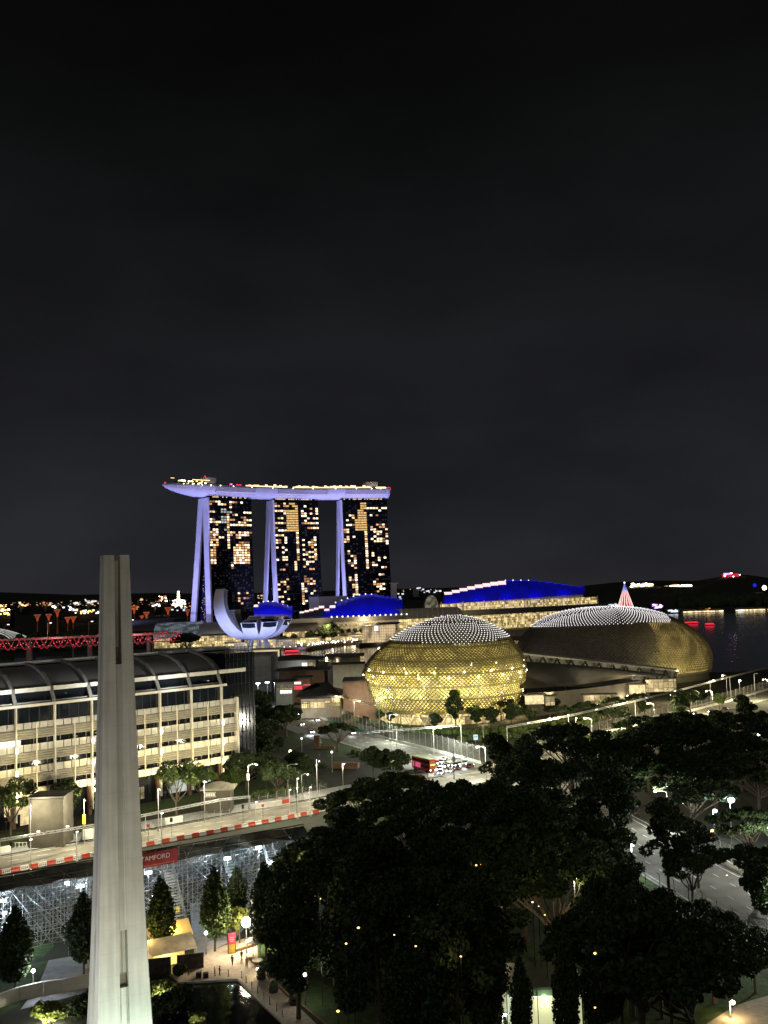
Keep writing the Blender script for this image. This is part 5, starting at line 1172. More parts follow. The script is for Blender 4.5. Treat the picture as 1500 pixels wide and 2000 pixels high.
for z0, z1 in levels:
    mb = MB(); s = S0
    while s < S1 - .2:
        obox(mb, s + .12, min(S1, s + 2.2), -.35, .3, z0, z1); s += 2.35
    mb.build('spandrel_panels', M['white'], OFF)
for z0, z1 in louv:
    mb = MB(); n = 4
    for k in range(n):
        z = z0 + (z1 - z0) * (k + .5) / n; mb.mesh([ob(S0, -1.15, z - .24), ob(S1, -1.15, z - .24), ob(S1, -.75, z + .2), ob(S0, -.75, z + .2), ob(S0, -1.15, z - .16), ob(S1, -1.15, z - .16)], [(0, 1, 2, 3), (0, 1, 5, 4), (4, 5, 2, 3)])
    mb.build('louvre_band', M['louvre'], OFF)
    mb = MB(); obox(mb, S0, S1, -.1, .4, z0, z1); mb.build('louvre_backing', M['grey_wall'], OFF)
random.seed(12)
for z0, z1 in dark:
    mb = MB(); s = S0
    while s < S1 - .2: obox(mb, s, s + .12, .3, .62, z0, z1); s += 3.92
    mb.build('window_grid', M['grey'], OFF)
for (s0, s1, z0, z1, m_) in [(-81, -72, 20.2, 22.4, 'e_panel'), (-96, -90, 14.9, 16.2, 'e_winw'), (-62, -58, 28.6, 30.2, 'e_winw'), (-15.5, -14.3, 28.2, 31, 'e_winw')]:
    mb = MB(); obox(mb, s0, s1, .52, .58, z0, z1); mb.build('lit_window', M[m_], OFF)
mb = MB()
for k in range(26):
    s = random.uniform(-110, -2); z0, z1 = random.choice(dark + [(28, 31), (33, 35)]); z = random.uniform(z0, z1 - .5); obox(mb, s, s + random.uniform(.2, .9), .5, .57, z, z + random.uniform(.15, .4))
mb.build('desk_lights', M['e_winw'], OFF)['kind'] = 'stuff'
for s in cols:
    mb = MB(); obox(mb, s - .2, s + .2, -1.5, -.5, 2, 31.4); c = mb.build('facade_column', M['white'], OFF)
for s in [c + 5.9 for c in cols]:
    mb = MB(); obox(mb, s - .12, s + .12, -1.35, -1.1, 7, 27); mb.build('facade_post', M['white'], OFF)
mb = MB(); obox(mb, -.5, 0, -1.5, .5, 2, 27.4); mb.build('facade_end_fin', M['white'], OFF)
mb = MB(); obox(mb, S0, -4, -.9, .5, 31.35, 32.1); mb.build('eave_beam', M['white'], OFF)
mb = MB(); obox(mb, S0, -4, -.3, .5, 27.2, 31.3); mb.build('dark_glazed_band', M['glass_blue'], OFF)
mb = MB(); s = S0
while s < -5: obox(mb, s, s + .16, -.42, -.31, 27.2, 31.3); s += 2.95
mb.build('glazing_grid', M['dark_metal'], OFF)
CUR = [(-.2, 32.1), (1.0, 34.2), (2.2, 35.8), (4.6, 37.9), (7.4, 39.6), (11.5, 41.0), (15.5, 41.6), (18.5, 41.8)]
mb = MB(); mb.strip([[ob(S0, t_ + .35, z - .25), ob(-3.5, t_ + .35, z - .25)] for t_, z in CUR[2:]]); mb.build('barrel_roof', mat('barrel_roof_sheet', (.19, .186, .18), .75, .0, .12, .15), OFF, True)
mb = MB(); obox(mb, S0, -3.5, 1.6, 1.75, 32.1, 36.0); mb.build('roof_window_band', M['glass'], OFF)
for a_, b_ in list(zip(cols[1:], cols[:-1])) + [(cols[0], 0.5)]:
    if a_ == cols[0]: obx = (a_ + .5, 4.5)
    else: obx = (a_ + .5, b_ - .5)
    mb = MB(); obox(mb, obx[0], obx[1], .5, 1.5, 35.3, 36.5); mb.build('lit_roof_fascia', M['white'], OFF)
    if a_ != cols[0]: mb = MB(); obox(mb, obx[0], obx[1], .2, .5, 32.3, 32.65); mb.build('roof_sill', M['white'], OFF)
for s in cols:
    mb = MB(); rows = []
    for t_, z in CUR: rows.append([ob(s - .5, t_ - .5, z - .1), ob(s + .5, t_ - .5, z - .1), ob(s + .5, t_ - .45, z + .75), ob(s - .5, t_ - .45, z + .75)])
    mb.strip(rows, True); mb.poly(rows[0]); mb.poly(rows[-1]); mb.build('roof_rib', M['grey_wall'], OFF)
mb = MB(); obox(mb, S0, 12.5, 17.5, 19.2, 41.9, 42.85); mb.build('ridge_beam', M['white'], OFF)
mb = MB(); obox(mb, S0, 12, 17.2, 17.45, 41.2, 41.42); mb.build('ridge_rail', M['white'], OFF)
mb = MB(); obox(mb, S0, 12, 19.4, 31, 41.3, 41.8); mb.build('flat_roof', M['roof_dark'], OFF)
# ground storey
for s in cols:
    mb = MB(); obox(mb, s - .5, s + .5, .2, 1.2, .1, 7.05); mb.build('ground_column', M['brown'], OFF)
for s0, s1, z0, z1, m_ in ((-100, -91, .5, 5.6, 'e_int'), (-88, -80, 1, 4.8, 'e_shop'), (-76, -68, 3.5, 6.2, 'e_int'), (-71.5, -69, .4, 3.4, 'e_int'), (-64, -58, 1, 5.5, 'e_shopdim'), (-47, -44.5, .5, 4.2, 'e_int'), (-36, -33, 1.5, 5, 'e_shopdim'), (-24, -18, 1.5, 5.2, 'e_winw'), (-12, -9, 3, 6, 'e_winw')):
    mb = MB(); obox(mb, s0, s1, 1.9, 2.15, z0, z1); mb.build('lit_ground_window', M[m_], OFF)
# sconces on every other column
for k, s in enumerate(cols):
    if k % 2 == 1: continue
    for j, z in enumerate((19.2, 13.1, 7.3)):
        mb = MB(); mb.frame_box(ob(s - .22, -1.95, z), od * .44, om * .34, (0, 0, 1.3)); sc = mb.build('wall_lamp', M['e_warm'], OFF)
        if -100 < s: lamp('SPOT', ob(s, -2.1, z + .5), 2300, (1, .80, .45), ob(s, -1.2, z + 4), .15, 150, .9)
# floodlights on short poles in front of the facade
for k, s in enumerate((-104, -92, -80, -68, -56, -44, -32, -20, -8)):
    p = ob(s, -8.5, 0); t = thing('facade_floodlight', 'short pole floodlight aimed at the office facade, %s from the left' % ORD[k], 'floodlight', p, 0, 'floodlights of the office facade')
    mb = MB(); mb.tube(p, p + Vector((0, 0, 4.2)), .09, 6); mb.build('pole', M['dark_metal'], t); mb = MB(); mb.frame_box(p + Vector((-.3, -.2, 4.2)), (.6, 0, 0), (0, .4, 0), (0, 0, .4)); mb.build('lamp_housing', M['dark_metal'], t)
    lamp('SPOT', p + om * .6 + Vector((0, 0, 4.6)), 9.5e3, (1, .77, .34), ob(s, 0, 18), .4, 140, .8)
for s in (-100, -75, -50, -25): lamp('SPOT', ob(s, -7, 35.5), 3000, (.95, .93, .88), ob(s, 6, 40), .5, 150, .9)  # spots added without fittings, in place of city glow on the roof
# service hut in front of the block
M['hut'] = mat('drab_hut_wall', (.07, .065, .05), .9, scale=.4)
pav('service_hut', 'plain grey flat roofed hut before the office entrance', 'hut', 56, 124, 1562, 1612, 258, 8, 'hut', 'roof_dark', over=.2)
M['tent_roof'] = mat('drab_tent_roof', (.2, .19, .15), .9)
pav('site_tent', 'small pale roofed site tent lit inside, right of the monument', 'tent', 398, 450, 1545, 1556, 292, 6, 'hut', 'tent_roof', lens=1.4, lits=((402, 420, 1548, 1556, 'e_int'),), over=1)
# ================================================================== the war memorial: four tapering columns
MC = P(224, 1085, 129.5); ZTOP = MC.z; MC.z = 0; psi = R(14.6 + 12.0)
ma, mb_ = Vector((math.cos(psi), math.sin(psi), 0)), Vector((-math.sin(psi), math.cos(psi), 0))   # right axis, away axis
mp_ = lambda a, b, z: MC + ma * a + mb_ * b + Vector((0, 0, z))
MEM = thing('memorial_monument', 'tall memorial of four tapering concrete columns rising in front of the office block', 'monument', MC)
HALF = [(0, 4.35), (3, 4.05), (7, 3.52), (12, 3.24), (18, 2.96), (23, 2.78), (31, 2.5), (39.6, 2.26), (53, 1.9), (66.9, 1.56)]
GAPH = [(0, .62), (20, .52), (40, .43), (66.9, .38)]
for sa, sb in ((-1, -1), (1, -1), (-1, 1), (1, 1)):
    rows = []
    for k in range(33):
        z = ZTOP * k / 32; h = lerp_tab(HALF, z * 66.9 / ZTOP); g = lerp_tab(GAPH, z); c = .07; o = []
        pts = [(g, g), (h, g), (h, h), (g, h)]
        if sa * sb < 0: pts = pts[::-1]
        # small chamfer at the outer corner
        for (x, y) in pts:
            if x == h and y == h: o += [(h, h - c), (h - c, h)] if sa * sb > 0 else [(h - c, h), (h, h - c)]
            else: o.append((x, y))
        rows.append([mp_(sa * x, sb * y, z) for x, y in o])
    mb = MB(); mb.strip(rows, True); mb.poly(rows[-1]); mb.build('column', M['concrete'], MEM)
def infill(z0, z1, rec):
    for ax in range(4):
        mb = MB(); rows = []
        for z in (z0, (z0 + z1) / 2, z1):
            h, g = lerp_tab(HALF, z) - rec, lerp_tab(GAPH, z) - .004
            q = [(-g, -h), (g, -h), (g, -h + .6), (-g, -h + .6)]
            for _ in range(ax): q = [(-y, x) for x, y in q]
            rows.append([mp_(x, y, z) for x, y in q])
        mb.strip(rows, True); mb.poly(rows[0]); mb.poly(rows[-1]); mb.build('infill_panel', M['concrete'], MEM)
infill(56.2, ZTOP - .7, 1.5); infill(21.45, 54.1, .26); infill(14.65, 21.35, 1.25); infill(1, 14.6, .55)
mb = MB(); mb.frame_box(mp_(-6.5, -6.5, 0), ma * 13, mb_ * 13, (0, 0, .8)); mb.build('plinth', M['concrete'], MEM)
def ground_flood(p, tgt, en, col, label, ang=50, blend=.8):  # unseen below the frame; far front one added in place of street light
    t = thing('ground_floodlight', label, 'floodlight', p); mb = MB(); mb.box(p + Vector((0, 0, .25)), (.7, .5, .5)); mb.tube(p, p + Vector((0, 0, .3)), .3, 8); mb.build('housing', M['dark_metal'], t)
    mb = MB(); mb.box(p + Vector((0, 0, .53)), (.55, .4, .05)); mb.build('lens', M['e_white'], t); lamp('SPOT', p + Vector((0, 0, .8)), en, col, tgt, .3, ang, blend)
ground_flood(mp_(3, -36, 0), mp_(0, 0, 40), 3.3e4, (1, .91, .72), 'added ground floodlight far in front of the memorial face', 62)
ground_flood(mp_(-30, -14, 0), mp_(-2, 0, 34), 4.2e4, (.93, .95, 1), 'ground floodlight left of the memorial', 66)
ground_flood(mp_(-3.4, -9.5, 0), mp_(-1.5, -2, 12), 1.4e4, (.8, 1, .88), 'green white floodlight close to the left memorial column', 85)
ground_flood(mp_(3.4, -9.5, 0), mp_(1.5, -2, 12), 1.4e4, (.8, 1, .88), 'green white floodlight close to the right memorial column', 85)
ground_flood(mp_(-10, -4, 0), mp_(-3, -1, 16), 1.3e4, (.9, 1, .97), 'white floodlight beside the left memorial face', 85)
# ================================================================== grandstand seen from behind: scaffolding, stairs, floodlights
KZ, KT = 1.5, 1.2
g0, g1 = G(0, 1711, 14.0), G(560, 1616, 14.0); g0.z = g1.z = 0; gd = (g1 - g0).normalized(); gn = Vector((-gd.y, gd.x, 0))
gs = lambda s, t_, z: g0 + gd * s + gn * (t_ * KT) + Vector((0, 0, z * KZ))
GL = (g1 - g0).length; GS0, GS1 = -34.0, GL + 4
GR = thing('grandstand', 'temporary grandstand seen from behind, open scaffolding lit by white floodlights', 'grandstand', gs(30, 0, 0))
ztop = lambda t_: max(1.0, 8.3 - t_ * .56)
mb = MB(); s = GS0
while s <= GS1:
    for t_ in (0, 2.2, 4.4, 6.6, 8.8, 11):
        mb.tube(gs(s, t_, 0), gs(s, t_, ztop(t_)), .045, 4, cap=False)
    s += 2.05
for t_ in (0, 2.2, 4.4, 6.6, 8.8):
    z = .4
    while z < ztop(t_): mb.tube(gs(GS0, t_, z), gs(GS1, t_, z), .04, 4, cap=False); z += 2.0
random.seed(8)
s = GS0; k = 0
while s < GS1 - 4:
    for t_ in (0, 4.4):
        z = .4
        while z + 2 < ztop(t_) + 1:
            if (k + int(z)) % 3 != 1: mb.tube(gs(s, t_, z), gs(s + (4.1 if k % 2 else 2.05), t_, z + 2), .035, 4, cap=False)
            else: mb.tube(gs(s + 2.05, t_, z), gs(s, t_, z + 2), .035, 4, cap=False)
            z += 2
    for z in (.4, 2.4, 4.4, 6.4):
        tm = (8.3 - z) / .56
        if tm > 1: mb.tube(gs(s, 0, z), gs(s, min(11, tm), z), .035, 4, cap=False)
    if k % 2 == 0: mb.tube(gs(s, -.1, 8.2), gs(s, 11, 2.0), .06, 4, cap=False)
    s += 2.05; k += 1
mb.build('scaffold_frame', M['steel'], GR)
for k in range(6):     # long raking braces of the rear face
    s = GS0 + 6 + k * 15.5; mb = MB(); mb.tube(gs(s, -.15, 7.6), gs(s + 11, -2.6, .2), .08, 5); mb.tube(gs(s + 2, -.15, 7.6), gs(s + 13, -2.6, .2), .06, 5); mb.build('raking_brace', M['steel'], GR)
mb = MB(); rows = []
for k in range(18): t_ = k * .66; z = ztop(t_) + .25; rows += [[gs(GS0, t_, z), gs(GS1, t_, z)], [gs(GS0, t_ + .66, z), gs(GS1, t_ + .66, z)]]
mb.strip(rows); mb.build('seating_deck', M['roof_grey'], GR)
mb = MB(); mb.strip([[gs(GS0 + (GS1 - GS0) * k / 30, .1, 9.2 + .1 * math.sin(k)) for k in range(31)], [gs(GS0 + (GS1 - GS0) * k / 30, -1.0, 8.5 + .15 * math.sin(k * 1.7)) for k in range(31)], [gs(GS0 + (GS1 - GS0) * k / 30, -1.8, 7.95 + .22 * math.sin(k * 2.3)) for k in range(31)]]); mb.build('shade_net', M['net'], GR)
mb = MB(); mb.tube(gs(GS0, .1, 9.35), gs(GS1, .1, 9.35), .12, 5); mb.frame_box(gs(GS0, .05, 8.8), gd * (GS1 - GS0), gn * .1, (0, 0, .5)); mb.build('top_rail', M['black'], GR)
mb = MB()
for k in range(40):
    s = GS0 + (GS1 - GS0) * k / 39; mb.tube(gs(s, .1, 9.2), gs(s + random.uniform(-3, 3), -1.8, 7.9), random.uniform(.03, .07), 4)
mb.tube(gs(GS0, -1.85, 7.85), gs(GS1, -1.85, 7.85), .09, 5); mb.tube(gs(GS0, -1.05, 8.5), gs(GS1, -1.05, 8.5), .05, 5); mb.build('net_frame', M['steel'], GR)
for k, s in enumerate((-24, 11.5, 30, 42, 51, 62)):
    mb = MB(); n = 24; wdt = 1.9; dep = 11.0 if k in (0, 1, 3) else 7
    for j in range(n):
        f = j / n; c = gs(s, -2 - dep * f, 7.0 * (1 - f)); mb.frame_box(c - gd * wdt / 2, gd * wdt, -gn * (dep / n * .95), (0, 0, .06)); mb.frame_box(c - gd * wdt / 2 - Vector((0, 0, .3)), gd * wdt, gn * .05, (0, 0, .3))
    for e_ in (-1, 1):
        for hh in (0, .55, 1.1): mb.tube(gs(s + e_ * wdt / 2, -2, 7.0 + hh), gs(s + e_ * wdt / 2, -2 - dep, hh), .05, 4)
        for j in range(8): f = j / 7; mb.tube(gs(s + e_ * wdt / 2, -2 - dep * f, 7.0 * (1 - f) if f < 1 else 0), gs(s + e_ * wdt / 2, -2 - dep * f, 7.0 * (1 - f) + 1.1), .04, 4)
    for f in (.3, .6): mb.tube(gs(s - 1.3, -2 - dep * f, 0), gs(s - 1.3, -2 - dep * f, 7.0 * (1 - f)), .05, 4); mb.tube(gs(s + 1.3, -2 - dep * f, 0), gs(s + 1.3, -2 - dep * f, 7.0 * (1 - f)), .05, 4)
    mb.build('staircase', mat('stair_steel', (.55, .58, .6), .4, .3) if 'stair' not in M else M['stair'], GR); M['stair'] = bpy.data.materials['stair_steel']
# red banner with white letters on the stand's back edge
def text_mesh(txt, size, mat_, name, parent, origin, xdir, zdir, depth=.04):
    cu = bpy.data.curves.new('letters', 'FONT'); cu.body = txt; cu.size = size; cu.extrude = depth; cu.align_x = 'CENTER'; cu.align_y = 'CENTER'
    o = bpy.data.objects.new('tmp', cu); COL.objects.link(o)
    me = bpy.data.meshes.new_from_object(o.evaluated_get(bpy.context.evaluated_depsgraph_get())); bpy.data.objects.remove(o)
    X, Z = Vector(xdir).normalized(), Vector(zdir).normalized(); N = X.cross(Z)
    b = MB(); b.mesh([Vector(origin) + X * v.co.x + Z * v.co.y + N * v.co.z for v in me.vertices], [tuple(p.vertices) for p in me.polygons])
    return b.build(name, mat_, parent)
lo_, hi_ = 0.0, 80.0
for _ in range(40):
    sB = (lo_ + hi_) / 2
    if proj(gs(sB, -2.3, 8.6))[0] < 301: lo_ = sB
    else: hi_ = sB
bl = thing('race_banner', 'red STAMFORD banner on the back edge of the grandstand beside the memorial', 'banner', gs(sB, -2.2, 8.4))
mb = MB(); mb.frame_box(gs(sB - 4.2, -2.3, 7.75), gd * 8.6, gn * .08, (0, 0, 2.7)); mb.frame_box(gs(sB + 4.4, -2.35, 7.8), gd * .25, gn * .15, (0, 0, 2.4)); mb.build('cloth', M['red_cloth'], bl)
text_mesh('STAMFORD', 1.22, M['wtext'], 'letters', bl, gs(sB, -2.36, 8.85), gd, (0, 0, 1))
mb = MB(); mb.frame_box(gs(sB - 4.0, -2.34, 7.95), gd * 8.0, gn * .03, (0, 0, .12)); mb.build('orange_line', mat('orange_stripe', (.6, .2, .05), .7), bl)
mb = MB()
for k in range(5): mb.tube(gs(sB - 4.2 + k * 2.3, -2.1, 6.8), gs(sB - 4.2 + k * 2.3, -2.1, 9.7), .06, 4)
mb.build('frame', M['steel'], bl)
# floodlights hung in the scaffolding
FL = [(289, 1705, -.9, 8), (444, 1677, -.5, 8), (505, 1656, -.5, 8), (531, 1685, -2.5, 6), (559, 1697, -3.5, 5), (422, 1704, -1, 5.5), (453, 1718, -2, 4.8), (476, 1734, -5, 4), (468, 1747, -6, 3.2), (300, 1748, -3, 4), (309, 1779, -5, 2.6),
      (157, 1731, -1.5, 6.5), (130, 1725, -1.0, 7), (5, 1760, -1.5, 5.5), (8, 1784, -2.5, 4), (15, 1804, -4, 3), (32, 1823, -5, 2.4), (13, 1840, -6, 2)]
FLP = ['beside the memorial under the red banner', 'high in the middle of the scaffolding', 'highest and right of the middle', 'right of the middle stair, below the highest', 'farthest right near the dark trees', 'small, at the left stair top', 'small, on the middle stair', 'low between the thin cypresses', 'lowest between the thin cypresses', 'behind the tree right of the memorial', 'low behind the tree right of the memorial',
       'large, left of the memorial above the cypress', 'small, on the stair left of the memorial', 'highest at the left edge', 'second highest at the left edge', 'third down at the left edge', 'beside the yellow sign at the left', 'lowest at the left edge']
for k, (px, py, t_, z) in enumerate(FL):
    u = P(px, py, 200); D = 200.0
    z *= 1.5; p = G(px, py, z); big = k in (0, 1, 2, 3, 4, 11, 13, 16)
    t = thing('scaffold_floodlight', 'white floodlight on the scaffolding, ' + FLP[k], 'floodlight', p, 0, 'floodlights in the grandstand scaffolding')
    r_ = .62 if big else .36
    mb = MB(); mb.frame_box(p + Vector((-r_, .1, -.2)), (2 * r_, .3, 0), (0, .35, 0), (0, 0, .55)); mb.build('housing', M['dark_metal'], t)
    mb = MB(); mb.frame_box(p + Vector((-r_ * .95, -.02, -.22)), (2 * r_ * .95, .25, 0), (0, .12, -.03), (0, 0, .5)); mb.build('lens', M['e_cool'], t)
    mb = MB(); mb.tube(p + Vector((0, .3, 0)), Vector((p.x, p.y + .3, 0)), .05, 4); mb.build('pole', M['steel'], t)
    lamp('POINT', p + Vector((0, -.5, -.25)), 850 if big else 300, (.74, .90, 1), size=.25)
for k, s in enumerate((-18, 2, 16, 28, 40, 52, 62)):      # worklights inside
    p = gs(s, 3.0, 6.2); t = thing('worklight', 'shaded worklight hanging inside the scaffolding, %s from the left' % ORD[k], 'floodlight', p, 0, 'worklights inside the scaffolding')
    mb = MB(); mb.box(p, (.5, .5, .25)); mb.tube(p, p + Vector((0, 0, 1.2)), .03, 4); mb.build('housing', M['dark_metal'], t); mb = MB(); mb.box(p - Vector((0, 0, .16)), (.4, .4, .06)); mb.build('lens', M['e_cool'], t)
    lamp('POINT', p - Vector((0, 0, .5)), 300, (.74, .90, 1), size=.2)
def board_sign(px, py, z, w_, h_, label, txt, zdir=None):
    p = G(px, py, z); t = thing('zone_sign', label, 'sign', p); mb = MB(); mb.box(p, (w_, .1, h_), R(-12)); mb.build('board', M['e_ylw'], t)
    mb = MB()
    for sx_ in (-.2, .2):
        mb.box(p + Vector((sx_ * w_ * .98, -.07 - sx_ * w_ * .2, -.04 * h_)), (.17 * w_, .03, .3 * h_), R(-12)); mb.box(p + Vector((sx_ * w_ * .98, -.07 - sx_ * w_ * .2, .2 * h_)), (.1 * w_, .03, .1 * h_), R(-12))
    mb.build('dark_marks', M['dark_metal'], t)
    mb = MB(); mb.tube(p - Vector((0, -.1, h_ / 2)), Vector((p.x, p.y + .1, 0)), .05, 5); mb.build('post', M['steel'], t)
M['e_ylw'] = emit('backlit_yellow_sign', (1, .72, .02), .75, base=(.8, .62, .03))
board_sign(345, 1777, 4.2, 1.05, 1.1, 'yellow zone sign on the scaffolding right of the memorial', '22')
board_sign(55, 1836, 3.0, .95, 1.0, 'yellow zone sign at the scaffolding foot left of the memorial', '23')
mb = MB(); c = gs(GL + 2.6, -1, 0); mb.frame_box(c, gd * 4.5, gn * 5, (0, 0, 3.2)); t = thing('stand_end_cabin', 'black cabin with a rail at the right end of the grandstand', 'cabin', c); mb.build('body', M['black'], t)
mb = MB()
for k in range(7): mb.tube(c + gd * (k * .75) + Vector((0, 0, 3.2)), c + gd * (k * .75) + Vector((0, 0, 4.4)), .04, 4)
mb.tube(c + Vector((0, 0, 4.4)), c + gd * 4.5 + Vector((0, 0, 4.4)), .05, 4); mb.build('rail', M['steel'], t)
# ================================================================== track edge: barriers, fence, truss, signals
near = offset(TRACK, -8.0)
pts = along(near, 2.08, 30)
nred = nwh = 0
for k, (p, d) in enumerate(pts):
    q = proj((p.x, p.y, .5))
    if q[0] < -30 or q[0] > 622: continue
    left = q[0] < 240; red = (k % 2 == 0); rz = math.atan2(d.y, d.x)
    if red: nred += 1; n_ = nred
    else: nwh += 1; n_ = nwh
    lab = '%s track barrier block, %s %s one from the left picture edge' % ('red plastic' if red else ('white slotted plastic' if left else 'plain white concrete'), ORD[n_ - 1], 'red' if red else 'white')
    t = thing('track_barrier', lab, 'barrier', (p.x, p.y, .05), rz, 'red and white barriers along the near edge of the track')
    h = 1.05 if (red or left) else .95; o_ = Vector((p.x, p.y, 0))
    m = MB(); m.strip([[(-1.0 + e_, y_, z_) for y_, z_ in ((-.34, 0), (-.34, .2), (-.16, .5), (-.13, h), (.13, h), (.16, .5), (.34, .2), (.34, 0))] for e_ in (0, 2.0)]); m.poly([(-1, -.34, 0), (-1, -.16, .5), (-1, -.13, h), (-1, .13, h), (-1, .16, .5), (-1, .34, 0)]); m.poly([(1, -.34, 0), (1, -.16, .5), (1, -.13, h), (1, .13, h), (1, .16, .5), (1, .34, 0)])
    ob_ = m.build('body', M['red'] if red else M['white'], None); ob_.parent = t
    if left and not red:
        m = MB()
        for x in (-.66, -.22, .22, .66): m.box((x, -.25, .42), (.2, .12, .2))
        ob_ = m.build('slots', M['black'], None); ob_.parent = t
farq = offset(TRACK, 8.0)
def conc_block(px0, px1, py, label, h=1.5, red_end=False):
    a, b = G(px0, py + 1), G(px1, py - (px1 - px0) * .15); t = thing('concrete_barrier', label, 'barrier', a, 0, 'white concrete barriers on the far edge of the track'); d = b - a; n_ = Vector((-d.y, d.x, 0)).normalized() * .6
    mb = MB(); mb.frame_box(a, d, n_, (0, 0, h)); mb.frame_box(a - n_ * .25, d, n_ * 1.5, (0, 0, .25)); mb.build('body', M['white'], t)
    if red_end: mb = MB(); mb.frame_box(b - d * .2 - n_ * .08, d * .2, n_ * 1.16, (0, 0, h + .02)); mb.build('red_end_block', M['red'], t)
conc_block(-4, 22, 1667, 'white concrete barrier at the left edge of the track')
conc_block(162, 196, 1640, 'tall white concrete barrier touching the memorial on its left', 2.6)
conc_block(324, 357, 1610, 'short white concrete barrier right of the memorial', 1.7)
conc_block(490, 566, 1581, 'long white concrete barrier with a red end block on the far track edge', 1.4, True)
p = G(40, 1655); t = thing('crowd_barrier', 'small pale crowd barrier on the far track verge at the left', 'barrier', p)
for k in range(4): mb = MB(); mb.box(p + Vector((-1.3 + k * .9, .1 * k, .6)), (.16, .1, 1.2)); mb.box(p + Vector((-1.3 + k * .9, .1 * k, .1)), (.4, .5, .1)); mb.build('post', M['white'], t)
mb = MB(); mb.box(p + Vector((.05, .15, 1.15)), (3.2, .1, .12)); mb.build('rail', M['white'], t)
def truss(name, label, pts, w_, r_, step, m_, cat='truss'):
    t = thing(name, label, cat, pts[0]); mb = MB()
    for a, b in zip(pts[:-1], pts[1:]):
        a, b = Vector(a), Vector(b); d = b - a; n = max(2, int(d.length / step)); sd = Vector((-d.y, d.x, 0)).normalized() * w_ / 2; up = Vector((0, 0, w_ / 2))
        cs = [sd + up, up - sd, -sd - up, sd - up]
        for c in cs: mb.tube(a + c, b + c, r_, 4)
        for k in range(n):
            for i in range(4):
                u, v = cs[i], cs[(i + 1) % 4]; p, q = a + d * (k / n), a + d * ((k + 1) / n); mb.tube(p + (u if k % 2 else v), q + (v if k % 2 else u), r_ * .7, 3, cap=False)
    mb.build('lattice', M[m_], t); return t
tp = [P(-60, 1651, 237), P(0, 1641, 243), P(183, 1612, 262), P(284, 1592, 270), P(430, 1562, 283), P(488, 1556, 287)]
tr = truss('cable_truss', 'pale lattice truss running along the far side of the track', tp, .5, .07, .9, 'steel')
for a in tp[1:]: mb = MB(); mb.tube(a, (a.x, a.y, 0), .08, 5); mb.build('post', M['steel'], tr)
for px, py, D in ((75, 1624, 250), (132, 1614, 257)): mb = MB(); mb.box(P(px, py, D), (.7, .3, .35)); mb.build('lamp', M['e_led'], tr)
def fence(name, label, line, h, step, mesh_m, post_m, base=None, cat='fence'):
    """debris fence: posts, wires, mesh; optional concrete base wall"""
    p0 = along(line, step); t = thing(name, label, cat, (line[0][0], line[0][1], 0)); mp2 = MB(); ms = MB()
    for p, d in p0: mp2 = MB(); mp2.tube((p.x, p.y, 0), (p.x, p.y, h), .07, 5); mp2.tube((p.x, p.y, h), (p.x - d.y * -.5, p.y + d.x * -.5, h + .5), .06, 4); mp2.build('post', M[post_m], t)
    for a, b in zip(line[:-1], line[1:]):
        z = (1.1 if base else .2)
        while z <= h: ms.tube((a[0], a[1], z), (b[0], b[1], z), .025, 3, cap=False); z += .5
        a_, b_ = Vector((*a[:2], 0)), Vector((*b[:2], 0)); L_ = (b_ - a_).length; n = int(L_ / .55)
        for k in range(n): q = a_.lerp(b_, k / n); ms.tube(q + Vector((0, 0, 1)), q + Vector((0, 0, h)), .016, 3, cap=False)
    ms.build('mesh', M[mesh_m], t)
    if base:
        mb = MB()
        for a, b in zip(line[:-1], line[1:]): d = Vector((b[0] - a[0], b[1] - a[1], 0)); n_ = Vector((-d.y, d.x, 0)).normalized() * .5; mb.frame_box((a[0] - n_.x / 2, a[1] - n_.y / 2, 0), d, n_, (0, 0, 1.0))
        mb.build('concrete_base', M[base], t)
    return t
M['mesh'] = mat('fence_wire', (.42, .42, .40), .5, .4)
g_ = lambda *q: [(G(x, y).x, G(x, y).y) for x, y in q]
fence('debris_fence', 'debris fence on the far side of the track below the park lamps', g_((488, 1583), (570, 1566), (640, 1552)), 3.6, 3.2, 'mesh', 'steel')
fence('debris_fence', 'debris fence with crowd rails just right of the memorial', g_((278, 1622), (330, 1612), (490, 1583)), 1.4, 2.4, 'mesh', 'steel')
fence('debris_fence', 'debris fence on a white concrete wall curving along the avenue before the gold dome', g_((608, 1398), (640, 1408), (700, 1428), (760, 1446), (850, 1468), (938, 1492)), 6.4, 4.4, 'mesh', 'steel', 'white')
mb = MB()
l_ = g_((640, 1408.4), (700, 1428.4), (738, 1439.5)); 
for a, b in zip(l_[:-1], l_[1:]): mb.frame_box((a[0], a[1] - .4, .1), (b[0] - a[0], b[1] - a[1], 0), (0, .06, 0), (0, 0, 1.3))
one(mb, 'advert_board', mat('teal_board', (.12, .34, .27), .6), 'teal advertising boards on the avenue wall before the gold dome', 'board')
fence('debris_fence', 'debris fence along the bridge road right of the umbrella tree', g_((1020, 1470), (1060, 1458), (1220, 1424), (1330, 1395), (1420, 1372), (1510, 1345)), 5.2, 6, 'mesh', 'steel', 'white')
fence('debris_fence', 'debris fence on the far side of the lower right road', RE([(73.5, 262), (76.5, 240), (83, 205), (92, 170)]), 4.5, 4.5, 'mesh', 'steel', 'white')
fence('park_fence', 'chain fence with leaning posts on the park side of the lower right road', g_((1235, 1715), (1265, 1728), (1300, 1742), (1345, 1762), (1420, 1800), (1500, 1838)), 3.0, 4.6, 'mesh', 'dark_metal')
